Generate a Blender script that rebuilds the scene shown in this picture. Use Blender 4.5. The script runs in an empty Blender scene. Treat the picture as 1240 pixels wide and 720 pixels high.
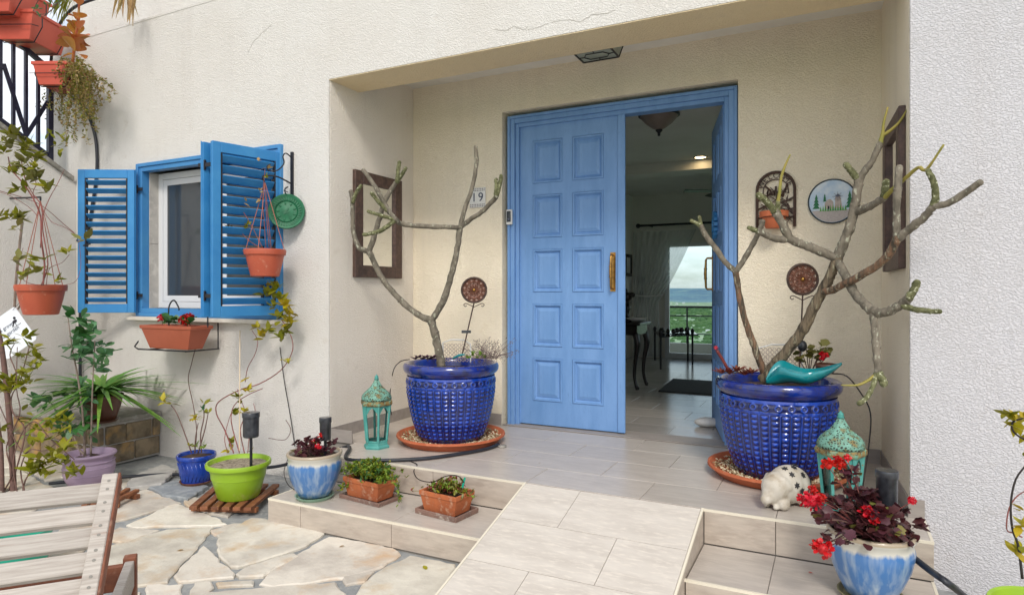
import bpy, math, random
from math import sin, cos, pi, radians, sqrt, atan2
from mathutils import Vector, Matrix, Euler
random.seed(7)
R = random.Random(11)
scene = bpy.context.scene
col = scene.collection

# ------------------------------------------------------------------ camera
FOC, TH, CZ = 782.0, radians(26.5), 1.39
cam = bpy.data.cameras.new('camera'); cam_o = bpy.data.objects.new('camera', cam); col.objects.link(cam_o)
cam.sensor_fit = 'HORIZONTAL'; cam.sensor_width = 36; cam.lens = 36 * FOC / 1240
cam.shift_y = -5 / 1240; cam.clip_start = 0.05; cam.clip_end = 60000
cam_o.location = (0, 0, CZ); cam_o.rotation_euler = (radians(90), 0, TH)
scene.camera = cam_o

# ------------------------------------------------------------------ sky, sun, exposure
SUN_EL, SUN_AZ = radians(42), radians(153)       # azimuth measured from +Y clockwise: behind the viewer, to the right
w = bpy.data.worlds.new('World'); scene.world = w; w.use_nodes = True
nt = w.node_tree; N = nt.nodes; L = nt.links
bg = N['Background']; bg.inputs['Strength'].default_value = 0.12
sky = N.new('ShaderNodeTexSky'); sky.sky_type = 'NISHITA'; sky.sun_disc = False
sky.sun_elevation = SUN_EL; sky.sun_rotation = SUN_AZ; sky.air_density = 1.0; sky.dust_density = 1.5
tc = N.new('ShaderNodeTexCoord'); mp = N.new('ShaderNodeMapping'); mp.inputs['Scale'].default_value = (1, 1, 3.2); mp.inputs['Location'].default_value = (.35, .2, .1)
nz = N.new('ShaderNodeTexNoise'); nz.inputs['Scale'].default_value = 2.6; nz.inputs['Detail'].default_value = 7; nz.inputs['Roughness'].default_value = .62
rp = N.new('ShaderNodeValToRGB'); rp.color_ramp.elements[0].position = .37; rp.color_ramp.elements[1].position = .62
mx = N.new('ShaderNodeMix'); mx.data_type = 'RGBA'
mx.inputs['B'].default_value = (9.2, 9.0, 8.8, 1)
L.new(tc.outputs['Generated'], mp.inputs[0]); L.new(mp.outputs[0], nz.inputs['Vector']); L.new(nz.outputs['Fac'], rp.inputs[0])
L.new(rp.outputs[0], mx.inputs['Factor']); L.new(sky.outputs[0], mx.inputs['A']); L.new(mx.outputs['Result'], bg.inputs['Color'])
sl = bpy.data.lights.new('sun', 'SUN'); sl.energy = 1.35; sl.angle = radians(14); sl.color = (1, .95, .87)
so = bpy.data.objects.new('sun', sl); col.objects.link(so)
sd = Vector((sin(SUN_AZ) * cos(SUN_EL), cos(SUN_AZ) * cos(SUN_EL), sin(SUN_EL)))
so.rotation_euler = sd.to_track_quat('Z', 'Y').to_euler()
vs = scene.view_settings
vs.view_transform = 'Standard'; vs.look = 'None'; vs.gamma = 1; vs.exposure = 0.55; vs.use_curve_mapping = False
scene.cycles.max_bounces = 8; scene.cycles.diffuse_bounces = 5; scene.cycles.transparent_max_bounces = 12
scene.cycles.use_denoising = True
scene.cycles.sample_clamp_indirect = 6

# ------------------------------------------------------------------ helpers
_c, _s = cos(TH), sin(TH)
def P(u, v, x=None, y=None, z=None, t=None):
    """a point of the place, measured off the photograph on a known plane"""
    k = (u - 620) / FOC
    dx, dy, dz = -_s + _c * k, _c + _s * k, (355 - v) / FOC
    if x is not None: t = x / dx
    elif y is not None: t = y / dy
    elif z is not None: t = (z - CZ) / dz
    return Vector((dx * t, dy * t, CZ + dz * t))

WL = {}
def new_obj(name, data, parent=None, loc=(0, 0, 0)):
    o = bpy.data.objects.new(name, data); col.objects.link(o)
    if parent is not None: o.parent = parent
    o.location = loc
    return o
def tag(o, label=None, cat=None, group=None, kind=None):
    if label: o['label'] = label
    if cat: o['category'] = cat
    if group: o['group'] = group
    if kind: o['kind'] = kind
    return o
def thing(name, label, cat, loc=(0, 0, 0), rz=0, group=None):
    o = new_obj(name, None, None, loc); o.rotation_euler.z = rz; o.empty_display_size = .1
    return tag(o, label, cat, group)
def dup(root, loc=None, rz=None, label=None, group=None):
    def cp(o, par):
        c = o.copy(); col.objects.link(c); c.parent = par
        for ch in list(o.children): cp(ch, c)
        return c
    r = cp(root, None)
    if loc is not None: r.location = loc
    if rz is not None: r.rotation_euler.z = rz
    if label: r['label'] = label
    if group: r['group'] = group
    return r

class MB:
    def __init__(s): s.v = []; s.f = []; s.m = []; s.a = []
    def add(s, vs, fs, m=0):
        b = len(s.v); s.v += [tuple(p) for p in vs]; s.f += [tuple(b + i for i in f) for f in fs]; s.m += [m] * len(fs); return s
    def box(s, a, b, m=0):
        x0, y0, z0 = [min(a[i], b[i]) for i in range(3)]; x1, y1, z1 = [max(a[i], b[i]) for i in range(3)]
        return s.add([(x0,y0,z0),(x1,y0,z0),(x1,y1,z0),(x0,y1,z0),(x0,y0,z1),(x1,y0,z1),(x1,y1,z1),(x0,y1,z1)],
                     [(0,3,2,1),(4,5,6,7),(0,1,5,4),(1,2,6,5),(2,3,7,6),(3,0,4,7)], m)
    def obox(s, c, ax, ay, az, h, m=0):
        """oriented box: centre, three unit axes, half sizes"""
        c = Vector(c); ax = Vector(ax).normalized() * h[0]; ay = Vector(ay).normalized() * h[1]; az = Vector(az).normalized() * h[2]
        vs = [c + ax*i + ay*j + az*k for k in (-1, 1) for i, j in ((-1,-1),(1,-1),(1,1),(-1,1))]
        return s.add(vs, [(0,3,2,1),(4,5,6,7),(0,1,5,4),(1,2,6,5),(2,3,7,6),(3,0,4,7)], m)
    def bar(s, a, b, w, h, up=(0, 0, 1), m=0):
        a, b = Vector(a), Vector(b); d = (b - a); l = d.length; d.normalize(); up = Vector(up)
        if abs(d.dot(up)) > .98: up = Vector((0, 1, 0))
        sd_ = d.cross(up).normalized(); u2 = sd_.cross(d)
        return s.obox((a + b) / 2, d, sd_, u2, (l / 2, w / 2, h / 2), m)
    def tube(s, pts, rad, n=6, m=0, cap=True):
        pts = [Vector(p) for p in pts]
        if not isinstance(rad, (list, tuple)): rad = [rad] * len(pts)
        if len(rad) != len(pts): rad = [rad[min(int(i / (len(pts) - 1) * (len(rad) - 1)), len(rad) - 2)] * (1 - (i / (len(pts) - 1) * (len(rad) - 1) - min(int(i / (len(pts) - 1) * (len(rad) - 1)), len(rad) - 2))) + rad[min(int(i / (len(pts) - 1) * (len(rad) - 1)), len(rad) - 2) + 1] * (i / (len(pts) - 1) * (len(rad) - 1) - min(int(i / (len(pts) - 1) * (len(rad) - 1)), len(rad) - 2)) for i in range(len(pts))]
        b = len(s.v); prev = None
        for i, p in enumerate(pts):
            d = (pts[min(i + 1, len(pts) - 1)] - pts[max(i - 1, 0)])
            if d.length < 1e-9: d = Vector((0, 0, 1))
            d.normalize()
            if prev is None:
                a = Vector((0, 0, 1)) if abs(d.z) < .9 else Vector((1, 0, 0))
                e = d.cross(a).normalized()
            else:
                e = prev - d * prev.dot(d)
                e = e.normalized() if e.length > 1e-6 else d.cross(Vector((0, 0, 1))).normalized()
            prev = e; g = d.cross(e)
            for j in range(n):
                t = 2 * pi * j / n; s.v.append(tuple(p + (e * cos(t) + g * sin(t)) * rad[i]))
        for i in range(len(pts) - 1):
            for j in range(n):
                k = (j + 1) % n; s.f.append((b + i*n + j, b + i*n + k, b + (i+1)*n + k, b + (i+1)*n + j)); s.m.append(m)
        if cap:
            s.f.append(tuple(b + j for j in reversed(range(n)))); s.m.append(m)
            e0 = b + (len(pts) - 1) * n; s.f.append(tuple(e0 + j for j in range(n))); s.m.append(m)
        return s
    def lathe(s, prof, n=32, c=(0, 0, 0), m=0, ph=0, fn=None):
        b = len(s.v); c = Vector(c)
        for i, (r, z) in enumerate(prof):
            for j in range(n):
                t = 2 * pi * j / n + ph; rr = r + (fn(t, z, i) if fn else 0)
                s.v.append((c.x + rr * cos(t), c.y + rr * sin(t), c.z + z))
        for i in range(len(prof) - 1):
            for j in range(n):
                k = (j + 1) % n; s.f.append((b + i*n + j, b + i*n + k, b + (i+1)*n + k, b + (i+1)*n + j)); s.m.append(m)
        if prof[0][0] > 1e-4: s.f.append(tuple(b + j for j in reversed(range(n)))); s.m.append(m)
        if prof[-1][0] > 1e-4: e0 = b + (len(prof) - 1) * n; s.f.append(tuple(e0 + j for j in range(n))); s.m.append(m)
        return s
    def prism(s, poly, d, m=0):
        """poly: list of 3-d points (one plane); d: extrusion vector"""
        n = len(poly); d = Vector(d); poly = [Vector(p) for p in poly]
        nrm = Vector((0, 0, 0))
        for i in range(n): nrm += poly[i].cross(poly[(i + 1) % n])
        if nrm.dot(d) > 0: poly = poly[::-1]
        vs = poly + [p + d for p in poly]
        fs = [tuple(range(n)), tuple(reversed(range(n, 2 * n)))] + [(i, i + n, (i + 1) % n + n, (i + 1) % n) for i in range(n)]
        return s.add(vs, fs, m)
    def xform(s, M_):
        s.v = [tuple(M_ @ Vector(p)) for p in s.v]; return s
    def mesh(s, name, mat, off=(0, 0, 0), smooth=False):
        me = bpy.data.meshes.new(name); ox, oy, oz = off
        me.from_pydata([(x - ox, y - oy, z - oz) for x, y, z in s.v], [], s.f); 
        mats = mat if isinstance(mat, (list, tuple)) else [mat]
        for m_ in mats: me.materials.append(m_)
        if len(mats) > 1: me.polygons.foreach_set('material_index', s.m)
        if smooth: me.polygons.foreach_set('use_smooth', [True] * len(me.polygons))
        me.update(); return me
    def build(s, name, mat, parent=None, smooth=False, bevel=0, label=None, kind=None, local=False, seg=1, auto=False):
        off = (0, 0, 0)
        if parent is not None and not local:
            q = parent
            off = Vector((0, 0, 0))
            while q is not None: off = off + q.location; q = q.parent
        me = s.mesh(name, mat, off, smooth or auto)
        o = new_obj(name, me, parent)
        if bevel:
            bm_ = o.modifiers.new('bevel', 'BEVEL'); bm_.width = bevel; bm_.segments = seg; bm_.limit_method = 'ANGLE'; bm_.angle_limit = radians(35)
        if auto: me.set_sharp_from_angle(angle=radians(38))
        if label: o['label'] = label
        if kind: o['kind'] = kind
        return o

# ------------------------------------------------------------------ materials
def rgb(h):
    if isinstance(h, str):
        c = [int(h[i:i+2], 16) / 255 for i in (0, 2, 4)]
        return tuple(((x + .055) / 1.055) ** 2.4 if x > .04045 else x / 12.92 for x in c) + (1,)
    return tuple(h) + ((1,) if len(h) == 3 else ())
MATS = {}
def M(name, c, rough=.6, c2=None, vs_=8, vt=(.4, .65), c3=None, vs3=2, vt3=(.5, .7), rand=0, bump=None, bs=40, bd=.004, metal=0, coat=0, trans=0, stretch=(1, 1, 1), spec=.5, emit=None, es=1, coord='Object', sub=0, detail=5, alpha=1, hue=0, rot=0):
    m = bpy.data.materials.new(name); m.use_nodes = True; t = m.node_tree; n = t.nodes; l = t.links; b = n['Principled BSDF']
    b.inputs['Roughness'].default_value = rough; b.inputs['Metallic'].default_value = metal
    b.inputs['Specular IOR Level'].default_value = spec
    b.inputs['Coat Weight'].default_value = coat; b.inputs['Coat Roughness'].default_value = .08
    b.inputs['Transmission Weight'].default_value = trans; b.inputs['Alpha'].default_value = alpha
    if sub: b.inputs['Subsurface Weight'].default_value = 0
    tc_ = n.new('ShaderNodeTexCoord'); mp_ = n.new('ShaderNodeMapping'); mp_.inputs['Scale'].default_value = stretch
    l.new(tc_.outputs[coord], mp_.inputs[0])
    if rot:
        mr0 = n.new('ShaderNodeMapping'); mr0.inputs['Rotation'].default_value = (0, 0, radians(rot)); l.new(tc_.outputs[coord], mr0.inputs[0]); l.new(mr0.outputs[0], mp_.inputs[0])
    src = mp_.outputs[0]
    oi = n.new('ShaderNodeObjectInfo')
    if rand:
        ad = n.new('ShaderNodeVectorMath'); ad.operation = 'ADD'; sc_ = n.new('ShaderNodeVectorMath'); sc_.operation = 'SCALE'
        cmb = n.new('ShaderNodeCombineXYZ'); l.new(oi.outputs['Random'], cmb.inputs[0]); l.new(oi.outputs['Random'], cmb.inputs[1]); l.new(oi.outputs['Random'], cmb.inputs[2])
        l.new(cmb.outputs[0], sc_.inputs[0]); sc_.inputs['Scale'].default_value = 37; l.new(src, ad.inputs[0]); l.new(sc_.outputs[0], ad.inputs[1]); src = ad.outputs[0]
    cur = None
    def layer(cur, colr, scale, thr):
        nz_ = n.new('ShaderNodeTexNoise'); nz_.inputs['Scale'].default_value = scale; nz_.inputs['Detail'].default_value = detail; nz_.inputs['Roughness'].default_value = .6
        l.new(src, nz_.inputs['Vector'])
        mr = n.new('ShaderNodeMapRange'); mr.inputs['From Min'].default_value = thr[0]; mr.inputs['From Max'].default_value = thr[1]
        l.new(nz_.outputs['Fac'], mr.inputs['Value'])
        mi = n.new('ShaderNodeMix'); mi.data_type = 'RGBA'; mi.inputs['B'].default_value = rgb(colr)
        if cur is None: mi.inputs['A'].default_value = rgb(c)
        else: l.new(cur, mi.inputs['A'])
        l.new(mr.outputs[0], mi.inputs['Factor']); return mi.outputs['Result']
    if c2: cur = layer(cur, c2, vs_, vt)
    if c3: cur = layer(cur, c3, vs3, vt3)
    if rand:
        hs = n.new('ShaderNodeHueSaturation')
        if cur is None: hs.inputs['Color'].default_value = rgb(c)
        else: l.new(cur, hs.inputs['Color'])
        mr = n.new('ShaderNodeMapRange'); mr.inputs['To Min'].default_value = 1 - rand; mr.inputs['To Max'].default_value = 1 + rand
        l.new(oi.outputs['Random'], mr.inputs['Value']); l.new(mr.outputs[0], hs.inputs['Value'])
        if hue:
            mr2 = n.new('ShaderNodeMapRange'); mr2.inputs['To Min'].default_value = .5 - hue; mr2.inputs['To Max'].default_value = .5 + hue
            mu = n.new('ShaderNodeMath'); mu.operation = 'FRACT'; mm = n.new('ShaderNodeMath'); mm.operation = 'MULTIPLY'; mm.inputs[1].default_value = 7.31
            l.new(oi.outputs['Random'], mm.inputs[0]); l.new(mm.outputs[0], mu.inputs[0]); l.new(mu.outputs[0], mr2.inputs['Value']); l.new(mr2.outputs[0], hs.inputs['Hue'])
        cur = hs.outputs[0]
    if cur is None: b.inputs['Base Color'].default_value = rgb(c)
    else: l.new(cur, b.inputs['Base Color'])
    if bump:
        nz_ = n.new('ShaderNodeTexNoise'); nz_.inputs['Scale'].default_value = bs; nz_.inputs['Detail'].default_value = 4
        l.new(src, nz_.inputs['Vector']); bp = n.new('ShaderNodeBump'); bp.inputs['Strength'].default_value = bump; bp.inputs['Distance'].default_value = bd
        l.new(nz_.outputs['Fac'], bp.inputs['Height']); l.new(bp.outputs[0], b.inputs['Normal'])
    if emit: b.inputs['Emission Color'].default_value = rgb(emit); b.inputs['Emission Strength'].default_value = es
    m['nodes_src'] = 1
    MATS[name] = m; return m
def stucco(name, c, c2, c3):
    """knobbly sprayed render: raised blobs drawn out along a diagonal, with faint weather streaks"""
    m = M(name, c, .92, c2=c2, vs_=1.3, vt=(.35, .75), c3=c3, vs3=9, vt3=(.62, .85), spec=.2, coord='Object')
    t = m.node_tree; n = t.nodes; l = t.links; b = n['Principled BSDF']
    tc_ = n.new('ShaderNodeTexCoord'); mp_ = n.new('ShaderNodeMapping'); mp_.inputs['Scale'].default_value = (1, 1, 1.5); mp_.inputs['Rotation'].default_value = (0, .5, 0)
    l.new(tc_.outputs['Object'], mp_.inputs[0])
    n1 = n.new('ShaderNodeTexNoise'); n1.inputs['Scale'].default_value = 92; n1.inputs['Detail'].default_value = 2.5; n1.inputs['Roughness'].default_value = .5; n1.inputs['Distortion'].default_value = .5
    l.new(mp_.outputs[0], n1.inputs['Vector'])
    mr = n.new('ShaderNodeMapRange'); mr.interpolation_type = 'SMOOTHSTEP'; mr.inputs['From Min'].default_value = .38; mr.inputs['From Max'].default_value = .62
    l.new(n1.outputs['Fac'], mr.inputs['Value'])
    n2 = n.new('ShaderNodeTexNoise'); n2.inputs['Scale'].default_value = 260; n2.inputs['Detail'].default_value = 2; l.new(tc_.outputs['Object'], n2.inputs['Vector'])
    ad = n.new('ShaderNodeMath'); ad.operation = 'MULTIPLY_ADD'; ad.inputs[1].default_value = .25; l.new(n2.outputs['Fac'], ad.inputs[0]); l.new(mr.outputs[0], ad.inputs[2])
    # faint rain streaks running down the render
    mps = n.new('ShaderNodeMapping'); mps.inputs['Scale'].default_value = (5, 5, .3); l.new(tc_.outputs['Object'], mps.inputs[0])
    ns = n.new('ShaderNodeTexNoise'); ns.inputs['Scale'].default_value = 1.2; ns.inputs['Detail'].default_value = 6; ns.inputs['Roughness'].default_value = .65; l.new(mps.outputs[0], ns.inputs['Vector'])
    ms_ = n.new('ShaderNodeMapRange'); ms_.inputs['From Min'].default_value = .52; ms_.inputs['From Max'].default_value = .78; ms_.inputs['To Max'].default_value = .16; l.new(ns.outputs['Fac'], ms_.inputs['Value'])
    mxs = n.new('ShaderNodeMix'); mxs.data_type = 'RGBA'; mxs.inputs['B'].default_value = rgb('B4AAA0'); l.new(ms_.outputs[0], mxs.inputs['Factor']); l.new(b.inputs['Base Color'].links[0].from_socket, mxs.inputs['A']); l.new(mxs.outputs['Result'], b.inputs['Base Color'])
    bp = n.new('ShaderNodeBump'); bp.inputs['Strength'].default_value = .95; bp.inputs['Distance'].default_value = .0034
    l.new(ad.outputs[0], bp.inputs['Height']); l.new(bp.outputs[0], b.inputs['Normal'])
    return m
stucco('stucco_white', 'E0DDD8', 'DAD5CE', 'D0C9C0')
stucco('stucco_lilac', 'CECDD1', 'CAC8CA', 'C1BDBC')  # facade render with the cool sky tint put into its colour
stucco('stucco_cream', 'F3E9D4', 'EFE3CB', 'E6D8BE')
stucco('stucco_side', 'EEE7DC', 'EAE1D4', 'E0D6C8')  # paler copy of the wall render, brightness for the shaded side put in
stucco('stucco_soffit', 'E8D6B2', 'E2CEA8', 'DAC59E')  # warm bounce light under the lintel is put into this colour
M('ceiling_paint', 'E4E2DC', .85, c2='DCD9D2', vs_=2)
M('interior_paint', 'E0DDD6', .9, c2='D8D4CC', vs_=1)
M('door_blue', '7199CC', .45, c2='648EC2', vs_=3, c3='5E86B8', vs3=30, vt3=(.56, .8), bump=.15, bs=25, bd=.002, stretch=(3, 3, .6))
M('frame_blue', '3C80BA', .42, c2='478ABE', vs_=4, c3='3F7FB6', vs3=22, vt3=(.6, .8), bump=.12, bs=40, bd=.002)
M('shutter_blue', '2E7CB8', .42, c2='3A86BE', vs_=5, rand=.07)
M('black_metal', '14141A', .45, c2='22222A', vs_=30)
M('rail_metal', '15162A', .4, c2='23243A', vs_=20)
M('white_upvc', 'D5D6D8', .4)
M('marble_reveal', 'B9B4AC', .35, c2='A9A49E', vs_=6, c3='C9C4BC', vs3=14)
M('marble_sill', 'D8D2C8', .4, c2='C8C0B4', vs_=7)
M('tile_floor', 'BDB4AA', .32, c2='B0A79D', vs_=7, vt=(.35, .65), c3='C6BDB2', vs3=22, vt3=(.5, .75), rand=.04, stretch=(.6, 3, 3), bump=.1, bs=30, bd=.001)
M('tile_ramp_sunlit', 'CFC8BE', .5, c2='C0B8AE', vs_=5, vt=(.35, .65), c3='DAD2C6', vs3=26, vt3=(.5, .75), rand=.03, stretch=(.6, 2.6, 2.6), bump=.2, bs=60, bd=.001)  # porch tile made paler, the sunlight on the ramp put into the colour
M('tile_riser', 'B8ADA0', .45, c2='A69A8E', vs_=7, c3='BEB2A4', vs3=20, vt3=(.5, .75), rand=.04, stretch=(.7, 3, 3))
M('tile_skirting', '9D958E', .45, c2='928A84', vs_=7, rand=.05, stretch=(.7, 3, 3))
M('tile_inside', 'A9A39C', .2, c2='9E9892', vs_=5, c3='B2ACA4', vs3=20, rand=.05, stretch=(.6, 3, 3))
M('grout', '8B857D', .9, bump=.3, bs=90, bd=.003)
M('edge_trim', 'DDD5C2', .5)
M('cement_joint', '949695', .9, c2='7E8182', vs_=9, c3='A3A3A0', vs3=30, bump=.5, bs=50, bd=.006)
M('flagstone', 'D3CCBE', .75, c2='B6AEA2', vs_=3.2, vt=(.42, .62), c3='BFA688', vs3=4.4, vt3=(.52, .70), rand=.09, bump=.6, bs=14, bd=.012, hue=.008, detail=9)
M('slate', '8F9498', .7, c2='7C8287', vs_=7, c3='A5A8A8', vs3=16, bump=.4, bs=20, bd=.006)
M('terracotta', 'B9643F', .75, c2='AD5A38', vs_=6, c3='C77F5C', vs3=14, vt3=(.55, .75), bump=.15, bs=60, bd=.002)
M('terracotta_old', 'B4663C', .85, c2='9C5430', vs_=9, vt=(.4, .6), c3='C49C80', vs3=18, vt3=(.56, .74), bump=.3, bs=50, bd=.003)
M('tray_old', '86695C', .9, c2='6E5850', vs_=12, c3='B3A79A', vs3=24, vt3=(.55, .7), bump=.4, bs=50, bd=.003)
M('plastic_terracotta', 'B5573D', .45, c2='A84E36', vs_=5, c3='C08068', vs3=20, vt3=(.6, .75))
M('plastic_coral', 'C85A48', .42, c2='BF5443', vs_=5)
M('plastic_brown', 'A9583F', .5, c2='A0523A', vs_=5)
M('lime_plastic', '8FB328', .38, c2='86AA24', vs_=4, c3='A9B264', vs3=12, vt3=(.62, .8))
M('lilac_plastic', 'A08CA2', .55, c2='948096', vs_=4)
M('brown_glaze', '5A3626', .35, c2='47291C', vs_=9)
M('soil', '3B2C22', .95, c2='55402F', vs_=25, bump=.8, bs=60, bd=.01)
M('pebble', 'B9A07A', .7, rand=.2, c2='8F7A58', vs_=40, c3='D8C9A8', vs3=60)
M('crack_grey', 'A8A298', .9)
M('pale_gravel', 'A89C88', .8, c2='5E5244', vs_=50, bump=.9, bs=90, bd=.01)
M('bark', '7A7264', .85, c2='5C564A', vs_=26, vt=(.42, .62), c3='A5A592', vs3=50, vt3=(.58, .66), bump=.9, bs=55, bd=.008, stretch=(1, 1, .55))
M('bark_warm', '7C5E48', .85, c2='4A4236', vs_=26, vt=(.42, .58), c3='A39C84', vs3=40, vt3=(.55, .66), bump=.9, bs=60, bd=.008, stretch=(1.6, 1.6, .3))
M('bark_trunk', '766854', .85, c2='40382C', vs_=30, vt=(.44, .6), c3='9E977E', vs3=36, vt3=(.56, .68), bump=1, bs=60, bd=.009, stretch=(1.8, 1.8, .25))
M('bark_green', '70714E', .8, c2='4E5030', vs_=40, vt=(.42, .58), c3='B8BA9C', vs3=70, vt3=(.59, .65), bump=.9, bs=50, bd=.005)
M('twig_green', '84823A', .7, c2='9A8A44', vs_=12)
M('stem_brown', '6D5048', .8, c2='57423C', vs_=20)
M('stem_red', '8C4A45', .7, c2='73504A', vs_=20)
M('stem_grey', '8A7B70', .85, c2='6F6258', vs_=20, bump=.3, bs=60)
def leafmat(name, c, c2, rand=.15, hue=.02, **k):
    m = M(name, c, k.pop('rough', .45), c2=c2, vs_=18, rand=rand, hue=hue, **k)
    t = m.node_tree; b = t.nodes['Principled BSDF']
    tr = t.nodes.new('ShaderNodeBsdfTranslucent'); ms = t.nodes.new('ShaderNodeMixShader'); ms.inputs[0].default_value = .22
    tr.inputs[0].default_value = rgb(c); t.links.new(b.outputs[0], ms.inputs[1]); t.links.new(tr.outputs[0], ms.inputs[2])
    out = [x for x in t.nodes if x.type == 'OUTPUT_MATERIAL'][0]; t.links.new(ms.outputs[0], out.inputs[0]); return m
leafmat('leaf_yellow_green', '788018', '8E8418')
leafmat('leaf_yellow', 'B8A01C', '90941E')
leafmat('leaf_green', '3E6E34', '2E5A2A')
leafmat('leaf_rose', '5A8656', '42704A')
leafmat('leaf_strap', '5E9238', '7FA84A')
leafmat('leaf_lime', '7C9A30', '5E8426')
leafmat('leaf_olive', '6E7440', '8A7A34')
leafmat('leaf_dark_red', '47262A', '5E2E30')
leafmat('leaf_maroon', '5E3038', '3A2226')
leafmat('leaf_succulent', 'B8642E', 'A88A3A', rough=.35, hue=.03)
leafmat('leaf_dry', 'AE9460', '8C6E44')
leafmat('leaf_rosette', '7A3A30', '8C5040')
leafmat('leaf_purple', '4A3040', '5E4050')
leafmat('petal_red', 'D21A22', 'B81018', rand=.12, hue=.005)
leafmat('petal_pink', 'E05A60', 'D04050', rand=.12, hue=.005)
M('wood_grey', 'B4ADA4', .85, c2='978E85', vs_=3, vt=(.38, .7), c3='8C7466', vs3=1.3, vt3=(.58, .8), rand=.07, stretch=(2.2, 40, 40), rot=-50, bump=.7, bs=4, bd=.003, detail=8)
M('wood_brown', '7C4A34', .7, c2='5E3728', vs_=12, c3='9C7A66', vs3=18, vt3=(.55, .75), rand=.08, bump=.4, bs=40, bd=.003)
M('wood_deck', '8A5636', .65, c2='6B4028', vs_=14, c3='A9764E', vs3=20, vt3=(.55, .75), rand=.12, bump=.3, bs=50, bd=.002)
M('mirror_frame', '4A3832', .55, c2='5C463C', vs_=40, c3='3A2A26', vs3=15, bump=.4, bs=50, bd=.003)
M('mirror_glass', 'E8E8E6', .02, metal=1)
M('brass', 'B58A4A', .28, metal=.9, c2='8F6A38', vs_=30)
M('verdigris', '3F8E86', .6, c2='5AA098', vs_=14, c3='8A6A38', vs3=26, vt3=(.62, .7), bump=.3, bs=60, bd=.002)
M('verdigris_rust', '8A7444', .7, c2='6FA088', vs_=30, vt=(.45, .58), c3='5A4428', vs3=50, vt3=(.5, .6), bump=.5, bs=70, bd=.003)
M('verdigris_lace', '74A594', .65, c2='587F6C', vs_=30, c3='7A6C40', vs3=30, vt3=(.52, .66))
M('clear_glass', 'F2F6F5', .03, trans=1, spec=.5)
M('lantern_glass', 'E6ECEA', .05, alpha=.25)
M('dark_window_glass', '3C4248', .08, spec=.8)
M('net_curtain', '8D8C8A', .9, alpha=.8)
M('iron_brown', '3A2A24', .6, c2='4E382E', vs_=40, bump=.3, bs=80)
M('copper_lace', '6E4638', .5, c2='8A6250', vs_=50, metal=.4)
M('green_plaque', '1E6B48', .55, c2='17583A', vs_=20)
M('hose_black', '1E2026', .45, c2='2A2E38', vs_=8)
M('thin_wire', '2A2422', .6)
M('cotton_string', '9A5E4E', .8)
M('solar_black', '23262C', .35, c2='3A3E44', vs_=30, coat=.2)
M('solar_glass', '1C222C', .1, coat=.5)
M('sign_white', 'E4EAF2', .5)
M('print_grey', '5A6070', .7)
M('print_black', '2A2832', .7)
M('teal_glaze', '12868C', .16, c2='0E7880', vs_=6, coat=.6)
M('pig_white', 'C6C0B4', .6, c2='B3A998', vs_=12, c3='8E7E68', vs3=11, vt3=(.54, .72), bump=.3, bs=60, bd=.002)
M('pig_pink', 'C9A79A', .65, c2='BFB0A2', vs_=15)
M('star_black', '2A2A2C', .6)
M('white_stone', 'D5D3CE', .6, c2='C2BFB8', vs_=10)
M('dark_lacquer', '14100F', .25, c2='221815', vs_=10)
M('rug_grey', '3A3C3E', .95, c2='2E3032', vs_=60, bump=.6, bs=160)
M('white_ceramic', 'D5D5D2', .25)
M('lamp_glass', '8F7F74', .5, c2='9C8C80', vs_=6)
M('lamp_lit', 'FFE2B0', .5, emit='FFDFA8', es=14)
M('curtain_sheer', 'D8DCDA', .85)
M('frosted_glass', '9FA79A', .35, c2='8C9488', vs_=10)
M('teal_plastic', '18A288', .4)
M('rubber', '1B1B1D', .7)
M('beige_plate', 'CDB9A8', .7)
M('paint_sky', 'A9C0D6', .5, c2='D5DDE2', vs_=12)
M('paint_green', '1F6A44', .6); M('paint_grass', '58A03A', .6, c2='3E8438', vs_=60); M('paint_stone', 'B5A8A0', .6, c2='9C9088', vs_=40); M('paint_path', 'B9B0AC', .6, c2='9C9490', vs_=60, stretch=(1, 1, 6))
M('plate_rim', '26323A', .4)
M('rock_block', '8C7C64', .85, c2='544A3C', vs_=6, c3='B08A50', vs3=5, vt3=(.5, .7), rand=.1, bump=.6, bs=16, bd=.012)
M('rock_top', '8C8880', .85, c2='6F6C66', vs_=7, c3='A8A49C', vs3=14, bump=.5, bs=25, bd=.008)
M('mortar', 'B5B2AC', .9, c2='9C9994', vs_=9, bump=.5, bs=40, bd=.006)
M('terrain', '768E70', .95, c2='9AAE88', vs_=.006, vt=(.4, .58), c3='B4BBA0', vs3=.011, vt3=(.54, .7), detail=9)  # muted greens, distance haze put into the colour
M('far_hills', '55748A', .95, c2='6A8A94', vs_=.0016, vt=(.4, .6), c3='7F9A98', vs3=.004, vt3=(.54, .66))  # blue of the haze painted into the hills, no air volume
M('balcony_tile', 'A8A49C', .6)
M('saucer_green', '8FB09A', .4, c2='7EA28A', vs_=9); M('saucer_olive', '8A8460', .4, c2='756E4C', vs_=9)
M('rope_grey', 'B9B2A6', .9)
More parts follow.
